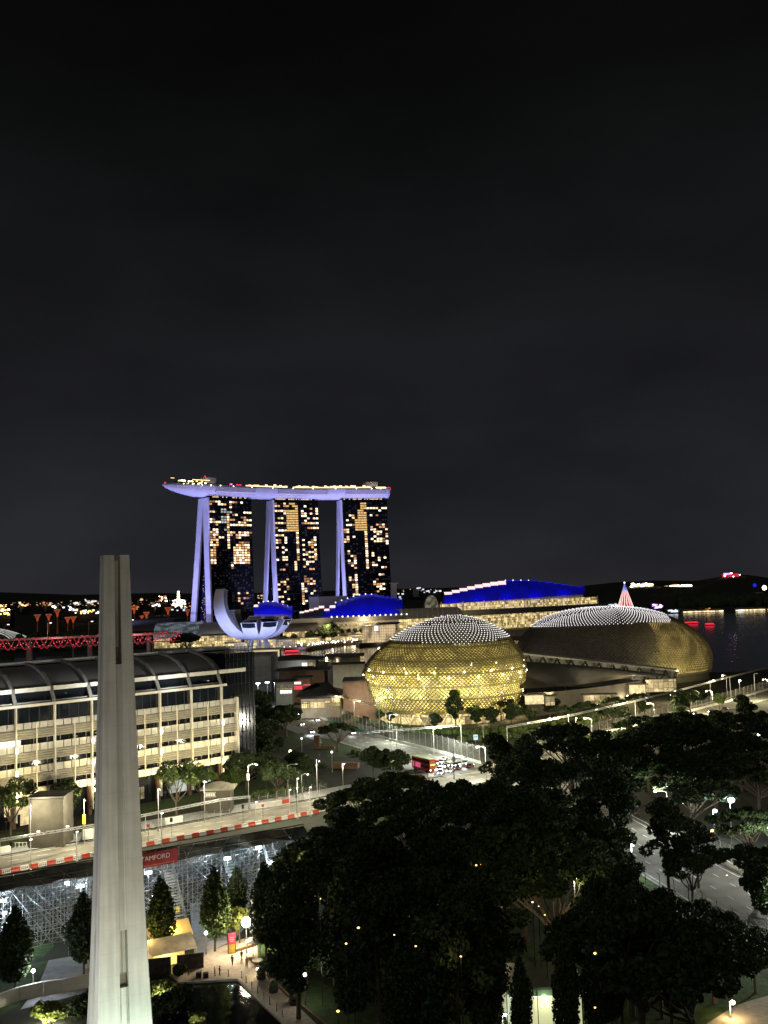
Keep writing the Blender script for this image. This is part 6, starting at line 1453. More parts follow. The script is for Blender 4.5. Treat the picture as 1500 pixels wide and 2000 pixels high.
# lighting truss high over the avenue and the bridge road
ZL = 11.5
def at_z(px, py, z): return G(px, py, z)
lp1 = [at_z(598, 1347, ZL), at_z(680, 1364, ZL), at_z(740, 1379, ZL)]
lp2 = [at_z(700, 1432, ZL), at_z(774, 1426, ZL), at_z(900, 1416, ZL)]
lp3 = [at_z(990, 1420, ZL), at_z(1110, 1398, ZL), at_z(1240, 1369, ZL), at_z(1330, 1347, ZL), at_z(1425, 1322, ZL), at_z(1530, 1296, ZL)]
for nm, lp, posts in (('lighting truss crossing before the gold dome at its left', lp1, (0, 2)), ('dark lighting truss crossing the junction before the gold dome', lp2, (1, 2)), ('long pale lighting truss above the bridge road, right of the gold dome', lp3, (0, 1, 2, 3, 4))):
    t = truss('lighting_truss', nm, lp, .55, .06, 1.4, 'steel')
    for i in posts: mb = MB(); mb.tube(lp[i], (lp[i].x, lp[i].y, 0), .13, 6); mb.box((lp[i].x, lp[i].y, .2), (.9, .9, .4)); mb.build('post', M['steel'], t)
random.seed(2)
for k, (px, py) in enumerate([(1032, 1411), (1110, 1396), (1165, 1385), (1262, 1362), (1318, 1349)]):
    p = at_z(px, py, ZL - .6); t = thing('truss_lamp', 'lamp hung on the long pale truss, %s from the left' % ORD[k], 'lamp', p, 0, 'lamps on the lighting truss'); mb = MB(); mb.box(p, (.9, .5, .5)); mb.build('housing', M['dark_metal'], t); mb = MB(); mb.box(p - Vector((0, .3, .1)), (.8, .12, .45)); mb.build('lens', M['e_led'], t)
    if k % 2 == 0: lamp('POINT', p - Vector((0, .8, .5)), 2200, (1, .88, .6), size=.3)
# ================================================================== street lamps and poles
def street_lamp(px, py, h, label, arm=(0, 0), m_='e_warm', en=1500, col=(1, .82, .5), globe=0.0, group='street lamps', name='street_lamp', banner=None, sz=.35, p=None, off=False):
    p = p or G(px, py); t = thing(name, label, 'street lamp', p, 0, group); mb = MB(); mb.tube(p, p + Vector((0, 0, h)), .11, 6, .07); mb.tube(p, p + Vector((0, 0, .6)), .2, 8, .16)
    a = Vector((arm[0], arm[1], 0)); top = p + Vector((0, 0, h)); hd = top + a + Vector((0, 0, .25 if a.length else 0))
    if a.length: mb.tube(top - Vector((0, 0, .1)), top + a * .5 + Vector((0, 0, .3)), .06, 5); mb.tube(top + a * .5 + Vector((0, 0, .3)), hd, .05, 5)
    mb.build('pole', M['grey'], t)
    if globe:
        mb = MB(); mb.ball(hd + Vector((0, 0, globe * .8)), globe, 14, 10); mb.build('globe', M[m_], t); mb = MB(); mb.lathe(hd, [(globe * .35, -.1), (globe * .5, .12)], 10); mb.build('collar', M['dark_metal'], t)
    else:
        mb = MB(); dx = a.normalized() if a.length else Vector((1, 0, 0)); mb.tube(hd - dx * .1, hd + dx * .75, .16, 6, .1); mb.build('lamp_head', M['grey'], t)
        if not off: mb = MB(); mb.ball(hd + dx * .35 - Vector((0, .05, .16)), sz, 8, 6, .7); mb.build('lamp_lens', M[m_], t)
    if en and not off: lamp('POINT', hd + (Vector((0, 0, globe * .8)) if globe else Vector((a.x * .1, -.6, -.7))), en, col, size=max(.25, globe * 1.35))
    if banner: mb = MB(); z0, w2, h2, bm = banner; mb.frame_box(p + Vector((-w2 / 2, -.18, z0)), (w2, 0, 0), (0, .06, 0), (0, 0, h2)); mb.build('pole_banner', M[bm], t)
    return t
WC = (1, .84, .52)
street_lamp(566, 1502, 6.2, 'park path lamp with a glowing bulb above the left hedge', m_='e_warm', en=800, col=WC, sz=.42, p=G(566, 1500))
street_lamp(592, 1491, 6.5, 'white globe path lamp left of the bush, beside the brick sign wall', globe=.42, m_='e_led', en=1100, col=(1, .86, .6), p=G(590, 1478))
street_lamp(649, 1512, 6.5, 'white globe path lamp in front of the brown plaza wall', globe=.42, m_='e_led', en=1100, col=(1, .86, .6), p=G(649, 1508))
street_lamp(591, 1545, 6.0, 'lamp with short arm over the far track fence, bright head', arm=(1.6, 0), m_='e_led', en=1200, col=(1, .88, .62), p=G(590, 1552))
street_lamp(485, 1585, 12.5, 'tall street lamp with a white banner beside the far track edge', arm=(2.2, 0), m_='e_led', en=9000, col=(1, .88, .6), banner=(8.2, .8, 1.9, 'white'), p=G(486, 1580))
street_lamp(562, 1565, 10, 'bare signal pole with a side bracket before the park', arm=(2.4, 0), off=True, p=G(563, 1560))
street_lamp(764, 1490, 10, 'street lamp with a white double banner at the avenue corner', off=True, banner=(3.6, .7, 2.4, 'white'), p=G(765, 1502))
street_lamp(496, 1460, 9.0, 'twin bare pole with a small lit lamp by the office end', m_='e_warm', en=700, col=WC, p=G(496, 1475), sz=.3)
for k, (px, py, z, e_) in enumerate([(165, 1650, 9, 9e3), (60, 1662, 9, 9e3), (310, 1625, 9, 9e3), (400, 1608, 9, 9e3), (620, 1560, 9, 9e3)]):
    street_lamp(px, py, z + 2.5, 'track side lamp post, %s from the left' % ORD[k], arm=(.9, -2.2), m_='e_led', en=e_ * 1.3, col=(1, .88, .60), group='lamp posts along the far edge of the track', p=G(px, py), sz=.2, banner=(5.2, .75, 2.4, 'e_ylw') if k == 0 else None)
# lamps lighting the avenue, the junction, the bridge road, the right road
AV = RE([(-29, 512), (-16, 462), (0, 412), (16, 372)])
for k, (x, y) in enumerate(AV): street_lamp(0, 0, 11, 'avenue street lamp, %s from the bay end' % ORD[k], arm=(2.4, -.6), m_='e_led', en=(3e4, 9e3, 2.6e4, 3.2e4)[k], col=(.97, 1, .82), group='street lamps of the avenue', p=Vector((x + 2.5, y + 2, 0)), sz=.22)
for k, (x, y) in enumerate(RE([(55, 352), (82, 398), (120, 448), (163, 500), (214, 560)])): street_lamp(0, 0, 11, 'bridge road street lamp, %s from the junction' % ORD[k], arm=(-2.0, 1.4), m_='e_warm', en=4.5e4, col=(1, .85, .5), group='street lamps of the bridge road', p=Vector((x, y, 0)), sz=.28)
street_lamp(1390, 1378, 12, 'yellow street lamp with a lit tree beside it, right of the domes', m_='e_warm', en=2600, col=(1, .85, .4), arm=(1.5, 0), p=G(1389, 1378), sz=.6)
street_lamp(1418, 1372, 13, 'second yellow street lamp right of the lit tree', m_='e_warm', en=1800, col=(1, .85, .4), arm=(-1.5, 0), p=G(1421, 1370), sz=.5)
street_lamp(1445, 1372, 11, 'small bluish white lamp right of the yellow street lamps', m_='e_cool', en=900, col=(.8, .9, 1), p=G(1446, 1372), sz=.6)
for k, (px, py, h) in enumerate([(1320, 1398, 11), (1475, 1362, 12), (1105, 1362, 12), (945, 1462, 9)]): street_lamp(px, py, h, ['bare pole of the bridge road right of the far dome', 'bare pole of the bridge road near the right picture edge', 'pale bare pole before the dark lens roof', 'bare curved lamp pole near the lit metro sign'][k], off=True, arm=(1.2, 0), p=G(px, py))
p = P(929, 1440, 400); t = thing('metro_sign', 'small lit white sign with a letter M before the dark hedge', 'sign', (p.x, p.y, 0)); mb = MB(); mb.box(p, (1.7, .2, 2.0)); mb.build('lit_board', emit('lit_pale_sign', (.65, .9, 1), 1.1), t); text_mesh('M', 1.5, M['black'], 'letter', t, p + Vector((0, -.12, 0)), (1, 0, 0), (0, 0, 1), .02)
mb = MB(); mb.tube((p.x, p.y, 0), p, .08, 5); mb.build('post', M['grey'], t)
street_lamp(1430, 1640, 10.5, 'brightest bluish white lamp among the right trees', m_='e_cool', en=5200, col=(.82, .92, 1), p=G(1430, 1650), sz=.85)
street_lamp(1397, 1640, 8, 'second bluish white lamp left of the brightest one', m_='e_cool', en=1600, col=(.82, .92, 1), p=G(1397, 1650), sz=.55)
street_lamp(1390, 1650, 4, 'small amber lamp below the two bluish white lamps', m_='e_amber', en=250, col=(1, .6, .2), p=G(1390, 1655), sz=.4)
street_lamp(1234, 1715, 7, 'twin white lamp at the left edge of the lower right road', m_='e_cool', en=2600, col=(.9, .96, 1), p=G(1236, 1715), sz=.4)
for k, (x, y) in enumerate(RE([(84, 222), (74, 178), (70, 262), (92, 160)])): street_lamp(0, 0, 10, 'lower right road street lamp, %s by the trees' % ORD[k], arm=(-2.4, 0), m_='e_led', en=1.25e4, col=(.97, .98, .86), group='street lamps of the lower right road', p=Vector((x + 3, y, 0)), sz=.2)
for k, (px, py, z, s_) in enumerate([(1446, 1434, 4, .6), (1459, 1436, 4, .5), (1480, 1434, 5, .7), (1429, 1454, 4, .4), (1444, 1447, 4, .5)]): street_lamp(px, py + 30, z, 'bluish lamp between the upper right trees, %s from the left' % ORD[k], m_='e_cool', en=500 if k in (0, 2) else 0, col=(.85, .92, 1), p=G(px, py, z) * 1 - Vector((0, 0, z)), sz=s_ * .8, group='bluish lamps between the upper right trees')
street_lamp(938, 1530, 11, 'tall lamp at the junction right of the jam', arm=(-2.2, 0), m_='e_led', en=2.6e4, col=(1, .95, .78), group='street lamps of the avenue', p=G(950, 1528), sz=.22)
# plaza lamps at the foot of the picture
street_lamp(482, 1850, 4.6, 'very bright white globe lamp over the plaza beside the red sign', globe=.86, m_='e_white', en=1.7e4, col=(1, .80, .52), p=G(482, 1862), group='plaza lamps')
street_lamp(403, 1864, 3.4, 'white lantern lamp left of the plaza tree', globe=.28, m_='e_white', en=1100, col=(1, .95, .8), p=G(403, 1864), group='plaza lamps')
street_lamp(597, 1960, 4.2, 'white lantern lamp on the right plaza lawn', globe=.26, m_='e_white', en=700, col=(1, .95, .8), p=G(597, 1962), group='plaza lamps')
street_lamp(65, 1945, 3.6, 'white lantern lamp on the left path', globe=.3, m_='e_white', en=2200, col=(.92, .95, 1), p=G(65, 1945), group='plaza lamps')
street_lamp(1427, 1990, 2.3, 'warm lamp beside the bottom right path', m_='e_warm', en=700, col=(1, .72, .35), p=G(1427, 1988), sz=.42, group='plaza lamps')
street_lamp(314, 1835, 4, 'warm lamp glowing in the tree beside the tent', m_='e_warm', en=250, col=(1, .8, .4), p=G(314, 1850), sz=.3, group='plaza lamps')
PLX = [483, 504, 700, 822, 834, 850, 676, 770, 812, 701, 625, 674, 578, 900, 660, 1040, 1052, 1064, 1163, 860, 930, 940, 590, 1162, 1164]
PLR = [sorted(PLX).index(x) for x in PLX]
for k, (px, py) in enumerate([(483, 1848), (504, 1905), (700, 1812), (822, 1812), (834, 1812), (850, 1813), (676, 1843), (770, 1826), (812, 1848), (700, 1800), (625, 1755), (674, 1741), (578, 1744), (900, 1868), (660, 1975), (1040, 1762), (1052, 1770), (1064, 1787), (1163, 1810), (860, 1690), (930, 1690), (940, 1688), (590, 1675), (1162, 1862), (1162, 1968)]):
    p = G(px, py); t = thing('path_light', 'small warm light shining through the black park trees, %s from the left' % ORD[PLR[k]] if k > 1 else ['ground light at the lawn edge under the bright globe lamp', 'ground light beside the dark bins on the plaza edge'][k], 'path light', p, 0, 'path lights of the park'); z = 1.0 if k < 2 else random.uniform(14, 16)
    if k > 1: p = G(px, py, z); p.z = 0
    mb = MB(); mb.tube(p, p + Vector((0, 0, z)), .06, 5); mb.build('post', M['dark_metal'], t); mb = MB(); mb.ball(p + Vector((0, 0, z)), .30 if k < 2 else random.uniform(.1, .2), 6, 4, .6); mb.build('lamp_lens', M['e_warm' if k < 2 else 'e_amber'], t)
    if k in (0, 1, 3, 10, 15, 18, 22, 13): lamp('POINT', p + Vector((0, -.4, z + .3)), 130, (1, .75, .4), size=.2)
# signal boards at the track
for k, (px, py, h, m_) in enumerate([(22, 1690, 4.5, 'black'), (335, 1640, 4.5, 'black'), (475, 1612, 4.5, 'black'), (290, 1648, 4, 'red_cloth'), (514, 1606, 4, 'red_cloth'), (580, 1590, 4.5, 'black')]):
    p = G(px, py); t = thing('track_signal', ['black signal board at the left edge of the track', 'black signal board right of the memorial over the track', 'black signal board on the track before the banner lamp', 'red marker on a thin pole just right of the memorial', 'red marker on a thin pole on the right part of the track', 'black signal board before the big park tree'][k], 'signal', p); mb = MB(); mb.tube(p, p + Vector((0, 0, h)), .05, 5); mb.build('post', M['dark_metal'], t); mb = MB(); mb.box(p + Vector((0, 0, h + .5)), (.7, .2, 1.1 if m_ == 'black' else .7)); mb.build('board', M[m_], t)
for k, (px, py, h) in enumerate([(316, 1652, 8), (582, 1600, 11), (606, 1595, 8), (500, 1610, 6), (566, 1592, 7), (150, 1683, 7), (60, 1700, 7)]):  # lamp heads added to light the barriers; the last two poles are added whole
    p = G(px, py); mb = MB(); mb.tube(p, p + Vector((0, 0, h)), .1, 6, .07); mb.box(p + Vector((0, 0, .15)), (.5, .5, .3)); mb.cur = 1; mb.box(p + Vector((.3, -.5, h + .1)), (.5, .7, .16)); mb.cur = 0; lamp('POINT', p + Vector((.6, -2.6, h + .2)), 2600, (1, .9, .66), size=.3); one(mb, 'fence_pole', [M['steel'], M['e_led']], 'slim steel pole with added lamp over the near track edge, %s' % ['next to the memorial', 'tallest, left of the big park tree', 'at the foot of the big park tree', 'shortest, middle of the track', 'just left of the tallest pole', 'added left of the memorial over the slotted barriers', 'added far left over the slotted barriers'][k], 'lamp pole')
# ================================================================== vehicles
def car_proto():
    r_ = thing('parked_car', '', 'car'); b = MB()
    prof = [(-2.15, .35), (-2.2, .75), (-1.9, .95), (-1.1, 1.0), (-.55, 1.42), (.75, 1.46), (1.45, 1.0), (2.1, .86), (2.2, .6), (2.15, .35)]
    b.strip([[(x, y * (.86 if z > 1.2 else 1), z) for x, z in prof] for y in (-.85, .85)])
    b.poly([(x, -.85 * (.86 if z > 1.2 else 1), z) for x, z in prof]); b.poly([(x, .85 * (.86 if z > 1.2 else 1), z) for x, z in prof]); b.poly([(-2.15, -.85, .35), (2.15, -.85, .35), (2.15, .85, .35), (-2.15, .85, .35)])
    bd = b.build('body', M['car'], r_)
    g = MB(); g.poly([(.82, -.66, 1.43), (.82, .66, 1.43), (1.42, .74, 1.03), (1.42, -.74, 1.03)]); g.poly([(-.6, -.66, 1.4), (-.6, .66, 1.4), (-1.08, .74, 1.03), (-1.08, -.74, 1.03)])
    for sg in (-1, 1): g.poly([(-.9, sg * .83, 1.05), (1.25, sg * .83, 1.05), (.7, sg * .765, 1.39), (-.5, sg * .765, 1.39)])
    for f in range(len(g.v)): x, y, z = g.v[f]; g.v[f] = (x * 1.012, y * 1.02, z + .012)
    g.build('windows', M['carglass'], r_)
    for sx in (-1.35, 1.35):
        for sy in (-.8, .8): w = MB(); w.tube((sx, sy - .1, .32), (sx, sy + .1, .32), .32, 10); w.build('wheel', M['tyre'], r_)
    for sy in (-.62, .62): h = MB(); h.ball((2.2, sy, .68), .26, 6, 4); h.build('headlight', M['e_head'], r_); h = MB(); h.box((-2.2, sy, .78), (.06, .35, .16)); h.build('tail_light', M['e_red'], r_)
    return r_
M['car'] = mat('pale_car_paint', (.45, .45, .46), .3, .3, .1); M['car2'] = mat('dark_car_paint', (.03, .03, .035), .25, .3); M['car3'] = mat('red_car_paint', (.4, .03, .03), .3, .2)
cproto = car_proto(); KIDS[cproto.name] = list(cproto.children)
KK = list(cproto.children)
CARS = []
def put_car(x, y, rz, label, m_=None, first=[True]):
    if first[0]: c = cproto; first[0] = False
    else:
        c = cproto.copy(); COL.objects.link(c)
        for ch in KK: d = ch.copy(); COL.objects.link(d); d.parent = c
    c.location = (x, y, .07); c.rotation_euler = (0, 0, rz); c['label'] = label; c['group'] = 'cars on the roads'; CARS.append((c, m_)); return c
ang_in = math.atan2(-48, 15)      # coming towards the junction
carlist = [(579, 1397, 'car with bright headlamps farthest up the avenue'), (556, 1392, 'car half hidden by the dark trees beside the parking lot'), (611, 1401, 'white lit car leading the pair near the avenue wall'), (619, 1409, 'second car of the pair near the avenue wall'), (589, 1417, 'car beside the median railing on the avenue'), (607, 1432, 'car with glaring headlamps nearest the brick sign wall'), (660, 1418, 'car seen through the crown of the avenue bush'), (688, 1434, 'car with headlamps right of the avenue bush'), (605, 1392, 'small dark car by the start of the debris fence')]
for px, py, lab in carlist: p = G(px, py); put_car(p.x, p.y, ang_in + random.uniform(-.1, .1), lab)
jam = [(862, 1512, 'car with a warm headlamp at the bus corner'), (895, 1503, 'red tail lit car in the near jam lane'), (918, 1500, 'red tail lit car against the black tree by the jam'), (880, 1508, 'car with bright lamps in the near jam lane'), (854, 1493, 'red taxi beside the double deck bus'), (860, 1505, 'front car of the jam with strong white headlamps beside the bus'), (864, 1491, 'second car behind the red taxi'), (871, 1499, 'dark car in the middle of the jam'), (877, 1497, 'car left of the black signal post in the jam'), (890, 1497, 'pale car right of the black signal post in the jam'), (900, 1495, 'car near the right end of the jam'), (909, 1493, 'last car of the jam, partly behind the black tree'), (945, 1541, 'car below the jam at the edge of the black trees'), (868, 1486, 'rear car of the inner jam lane')]
for k, (px, py, lab) in enumerate(jam): p = G(px, py); put_car(p.x, p.y, (R(68) if k in (1, 2) else R(-112)) + random.uniform(-.15, .15), lab, 'car3' if k == 4 else ('car2' if k in (1, 2, 7, 9) else None))
for k, (px, py, lab) in enumerate([(1415, 1388, 'red tail lit car on the bridge road far right'), (1356, 1396, 'car with warm headlamps on the bridge road'), (1390, 1392, 'dark car between the two bridge road cars')]): p = G(px, py); put_car(p.x, p.y, R(232 if k != 0 else 52), lab, 'car2')
for k in range(7):
    p = P(478 + k * 11, 1350 - k * .5, 545); put_car(p.x, p.y, R(80), 'parked car in the lamp lit lot, %s from the left' % ORD[k], 'car2' if k % 3 == 1 else None)
for c, m_ in CARS:
    if m_:
        for ch in c.children:
            if ch.name.startswith('body'): ch.data = ch.data.copy(); ch.data.materials[0] = M[m_]
for px, py, en in ((607, 1436, 1500), (612, 1406, 900), (586, 1400, 500), (860, 1510, 1300), (885, 1505, 1300), (905, 1500, 900), (686, 1438, 700)): lamp('POINT', G(px, py) + Vector((0, -1.5, 1.2)), en * .6, (.95, .97, 1), size=.4)
# double deck bus
p = G(828, 1505); t = thing('double_deck_bus', 'double deck bus with pink side panel and glowing front in the jam', 'bus', (p.x, p.y, .07), R(-60))
def bl_(name, mb, m_): o = mb.build(name, m_, None); o.parent = t; return o
mb = MB(); mb.box((0, 0, 2.35), (11.5, 2.5, 3.9)); mb.box((0, 0, 4.32), (11.3, 2.3, .1)); bl_('body', mb, M['car3'])
mb = MB(); mb.box((-.5, 0, 4.4), (10.2, 2.2, .06)); bl_('roof_panel', mb, mat('lime_roof', (.35, .5, .12), .6))
mb = MB()
for sg in (-1, 1): mb.box((0, sg * 1.26, 3.4), (11, .04, .85)); mb.box((.3, sg * 1.26, 1.75), (9.8, .04, .85))
bl_('side_windows', mb, M['carglass'])
mb = MB(); mb.box((-2.6, -1.29, 1.9), (5.2, .04, 1.6)); bl_('pink_side_advert', mb, emit('lit_pink_panel', (1, .12, .3), .45, base=(.7, .1, .25)))
mb = MB(); mb.box((5.77, 0, 3.4), (.04, 2.2, 1.0)); mb.box((5.77, 0, 1.7), (.04, 2.2, 1.2)); bl_('windscreen', mb, emit('lit_bus_screen', (1, .3, .05), .3))
mb = MB(); mb.box((5.8, 0, 2.62), (.06, 1.9, .45)); bl_('destination_board', mb, emit('amber_display', (1, .6, .06), 2.4))
for sy in (-.95, .95): mb = MB(); mb.ball((5.8, sy, .9), .2, 6, 4); bl_('headlight', mb, M['e_head'])
for sx in (-3.8, 3.6):
    for sy in (-1.15, 1.15): mb = MB(); mb.tube((sx, sy - .15, .5), (sx, sy + .15, .5), .5, 12); bl_('wheel', mb, M['tyre'])
for k, (px, py, lab) in enumerate([(812, 1545, 'black signal post crossed by a bracket left of the jam'), (887, 1522, 'black signal post standing before the jam')]):
    p = G(px, py); t = thing('signal_post', lab, 'signal', p); mb = MB(); mb.tube(p, p + Vector((0, 0, 9)), .2, 6); mb.tube(p + Vector((-3, 0, 6.2)), p + Vector((4.5, 0, 6.9)), .14, 5); mb.build('post', M['black'], t); mb = MB(); mb.box(p + Vector((.1, -.3, 6.6)), (1.0, .4, 1.6)); mb.build('signal_box', M['black'], t)
for k, (px, m_, lab) in enumerate([(818, 'red', 'red water barrier beside the jam, below the bus'), (829, 'grey_wall', 'dull grey barrier right of the red one below the bus'), (842, 'white', 'white slotted barrier below the bus front')]):
    p = G(px, 1521 - k * 2); mb = MB(); mb.box(p + Vector((0, 0, .55)), (2.0, .5, 1.1), R(12)); mb.box(p + Vector((0, 0, .12)), (2.1, .8, .24), R(12)); one(mb, 'water_barrier', M[m_], lab, 'barrier')
# brick sign wall, plaza walls, hut
p = G(620, 1462); t = thing('brick_sign_wall', 'purple brown brick wall slab beside the avenue bush', 'wall', p); mb = MB(); mb.box(p + Vector((0, 0, 2.6)), (2.4, .8, 5.2), R(-20)); mb.build('slab', M['brown'], t); mb = MB(); mb.box(p + Vector((4.2, -1.5, .6)), (6, .8, 1.2), R(-20)); mb.build('low_wall', M['brown'], t)
p = G(676, 1500); mb = MB(); mb.box(p + Vector((0, 0, .9)), (9, 3, 1.8), R(-12)); mb.box(p + Vector((0, 0, 1.85)), (9.3, 3.3, .16), R(-12)); one(mb, 'plaza_wall', M['brown'], 'low brown plaza wall right of the globe path lamp', 'wall')
# ================================================================== plaza: tent, sign, people, bollards, walls
p = G(345, 1880); t = thing('event_tent', 'yellow lit event tent with pale sloped roof right of the memorial', 'tent', p)
rz = R(28); ca, sa = math.cos(rz), math.sin(rz); tl = lambda x, y, z: p + Vector((x * ca - y * sa, x * sa + y * ca, z))
mb = MB(); mb.mesh([tl(-4.6, -1.6, 2.3), tl(3.2, -1.6, 2.3), tl(3.2, 5.4, 2.3), tl(-4.6, 5.4, 2.3), tl(-4.6, 1.9, 4.0), tl(3.2, 1.9, 4.0)], [(0, 1, 5, 4), (1, 2, 5), (2, 3, 4, 5), (3, 0, 4)]); mb.build('canvas_roof', M['canvas'], t)
mb = MB(); mb.frame_box(tl(-4.3, -.4, 0), Vector((ca, sa, 0)) * 5.6, Vector((-sa, ca, 0)) * 5, (0, 0, 2.25)); mb.build('lit_wall', emit('lit_canvas_wall', (1, .66, .2), .55, base=(.5, .45, .3)), t)
for x in (-4.5, -.6, 3.1): mb = MB(); mb.tube(tl(x, -1.5, 0), tl(x, -1.5, 2.3), .06, 5); mb.build('pole', M['white'], t)
lamp('POINT', tl(-2, -1.9, 1.7), 700, (1, .66, .22), size=.4); lamp('POINT', tl(1.0, 7.0, 3.6), 1500, (1, .68, .25), size=.4); lamp('POINT', tl(-5.4, 2, 4.9), 1100, (1, .68, .25), size=.4)
p2 = G(356, 1850); t2 = thing('event_tent', 'second tent row with a bright yellow roof behind the pale tent', 'tent', p2); mb = MB()
tl2 = lambda x, y, z: p2 + Vector((x * ca - y * sa, x * sa + y * ca, z))
mb.mesh([tl2(-5.5, -1, 2.2), tl2(1.8, -1, 2.2), tl2(1.8, 5.5, 2.2), tl2(-5.5, 5.5, 2.2), tl2(-5.5, 2.2, 4.2), tl2(1.8, 2.2, 4.2)], [(0, 1, 5, 4), (1, 2, 5), (2, 3, 4, 5), (3, 0, 4)]); mb.build('canvas_roof', emit('lit_yellow_canvas', (1, .62, .18), .4, base=(.55, .4, .15)), t2)
mb = MB(); mb.frame_box(tl2(-5.3, -.8, 0), Vector((ca, sa, 0)) * 6.9, Vector((-sa, ca, 0)) * 6, (0, 0, 2.15)); mb.build('canvas_wall', M['canvas'], t2)
for k, (px, py, w_, h_, lab) in enumerate([(372, 1893, 4.3, 2.5, 'dark hoarding panel in front of the pale tent'), (306, 1903, 4.6, 2.6, 'dark hoarding panel between memorial and pale tent')]):
    q = G(px, py); t = thing('hoarding', lab, 'hoarding', q); mb = MB(); mb.box(q + Vector((0, 0, h_ / 2)), (w_, .15, h_), R(14)); mb.build('panel', mat('dark_printed_panel', (.06, .045, .04), .6, scale=1.5, var=.7), t)
    for sg in (-1, 1): mb = MB(); mb.box(q + Vector((sg * w_ / 2 * math.cos(R(14)), sg * w_ / 2 * math.sin(R(14)), h_ / 2)), (.1, .25, h_ + .1), R(14)); mb.build('post', M['dark_metal'], t)
p = G(453, 1862); t = thing('totem_sign', 'tall red over yellow totem sign at the plaza corner', 'sign', p)
mb = MB(); mb.box(p + Vector((0, 0, 1.75)), (1.4, .35, 3.5), R(12)); mb.build('frame', mat('maroon_frame', (.2, .05, .06), .5), t)
mb = MB(); mb.box(p + Vector((.03, -.19, 2.5)), (1.15, .06, 1.75), R(12)); mb.build('red_face', emit('lit_red_face', (.9, .06, .12), .28, base=(.6, .05, .1)), t)
mb = MB(); mb.box(p + Vector((.03, -.19, .85)), (1.1, .06, 1.4), R(12)); mb.build('yellow_face', emit('lit_yellow_face', (.9, .6, .05), .25, base=(.7, .5, .05)), t)
mb = MB()
for z_, w_ in ((2.75, .7), (2.45, .8), (2.15, .6), (1.0, .6), (.7, .5)): mb.box(p + Vector((.04, -.235, z_)), (w_, .03, .07), R(12))
mb.build('pale_lines', M['wtext'], t)
# low dark kerb walls of the lawns
kw = MB()
for q in ([(446, 1860), (455, 1862), (500, 1848), (508, 1838)], [(486, 1874), (508, 1896), (560, 1946), (640, 2010)]):
    q = [G(*a) for a in q]
    for a, b in zip(q[:-1], q[1:]): d = b - a; n_ = Vector((-d.y, d.x, 0)).normalized() * .3; kw.frame_box(a, d, n_, (0, 0, .45))
one(kw, 'lawn_edge_wall', M['brown'], 'low dark wall edging the plaza lawns', 'wall')
wl2 = MB(); q = [G(-20, 1976), G(38, 1955), G(85, 1944), G(120, 1940), G(186, 1926)]
for a, b in zip(q[:-1], q[1:]): d = b - a; n_ = Vector((-d.y, d.x, 0)).normalized() * .35; wl2.frame_box(a, d * .985, n_, (0, 0, 2.1))
one(wl2, 'panel_wall', M['offwhite'], 'low pale panel wall at the bottom left behind the lit shrub', 'wall')
for k, (px, py) in enumerate([(368, 1904), (393, 1904), (420, 1906), (446, 1907), (419, 1902), (472, 1910), (481, 1920), (492, 1932), (503, 1942), (514, 1952), (527, 1962), (540, 1975), (552, 1988)]):
    q = G(px, py); t = thing('bollard', 'thin dark bollard along the pool edge, %s from the left' % ORD[k], 'bollard', q, 0, 'bollards along the pool edge'); mb = MB(); mb.tube(q, q + Vector((0, 0, 1.15)), .06, 6); mb.build('post', M['dark_metal'], t); mb = MB(); mb.lathe(q, [(.2, 0), (.2, .05), (.07, .1)], 8); mb.build('foot', M['dark_metal'], t)
for k, (px, py) in enumerate([(388, 1909), (402, 1910)]): q = G(px, py); mb = MB(); mb.box(q + Vector((0, 0, .4)), (.85, .7, .8), R(10)); mb.box(q + Vector((0, 0, .83)), (.9, .75, .06), R(10)); one(mb, 'equipment_box', M['black'], ['left black equipment box at the pool edge', 'right black equipment box at the pool edge'][k], 'box')
for k, (px, py) in enumerate([(510, 1912), (534, 1938), (574, 1962)]):
    q = G(px, py); t = thing('planter', ['dark planter beside the ground light on the plaza edge', 'middle dark planter on the plaza walk', 'dark planter nearest the bottom of the plaza walk'][k], 'planter', q); mb = MB(); mb.lathe(q, [(.7, 0), (.85, .7), (.75, .7)], 12); mb.build('tub', M['dark_metal'], t); mb = MB(); mb.ball(q + Vector((0, 0, 1.1)), .75, 8, 6); mb.build('plant', M['leaf'], t)
t = thing('round_table', 'pale round table on the lawn right of the walking people', 'table', G(503, 1884)); mb = MB(); q = G(503, 1884); mb.lathe(q, [(.95, .7), (.95, .78)], 16); mb.build('top', M['offwhite'], t); mb = MB(); mb.tube(q, q + Vector((0, 0, .7)), .1, 6); mb.build('stem', M['grey'], t)
t = thing('plaza_parasol', 'grey square parasol on two posts right of the bright globe lamp', 'parasol', G(500, 1868)); q = G(500, 1868); mb = MB(); mb.mesh([q + Vector((-1.6, -1.2, 2.5)), q + Vector((1.6, -1.2, 2.5)), q + Vector((1.6, 1.2, 2.5)), q + Vector((-1.6, 1.2, 2.5)), q + Vector((0, 0, 3.3))], [(0, 1, 4), (1, 2, 4), (2, 3, 4), (3, 0, 4), (3, 2, 1, 0)]); mb.build('canopy', M['grey_wall'], t)
for sx in (-.5, .8): mb = MB(); mb.tube(q + Vector((sx, 0, 0)), q + Vector((sx, 0, 2.5)), .07, 6); mb.build('post', M['dark_metal'], t)
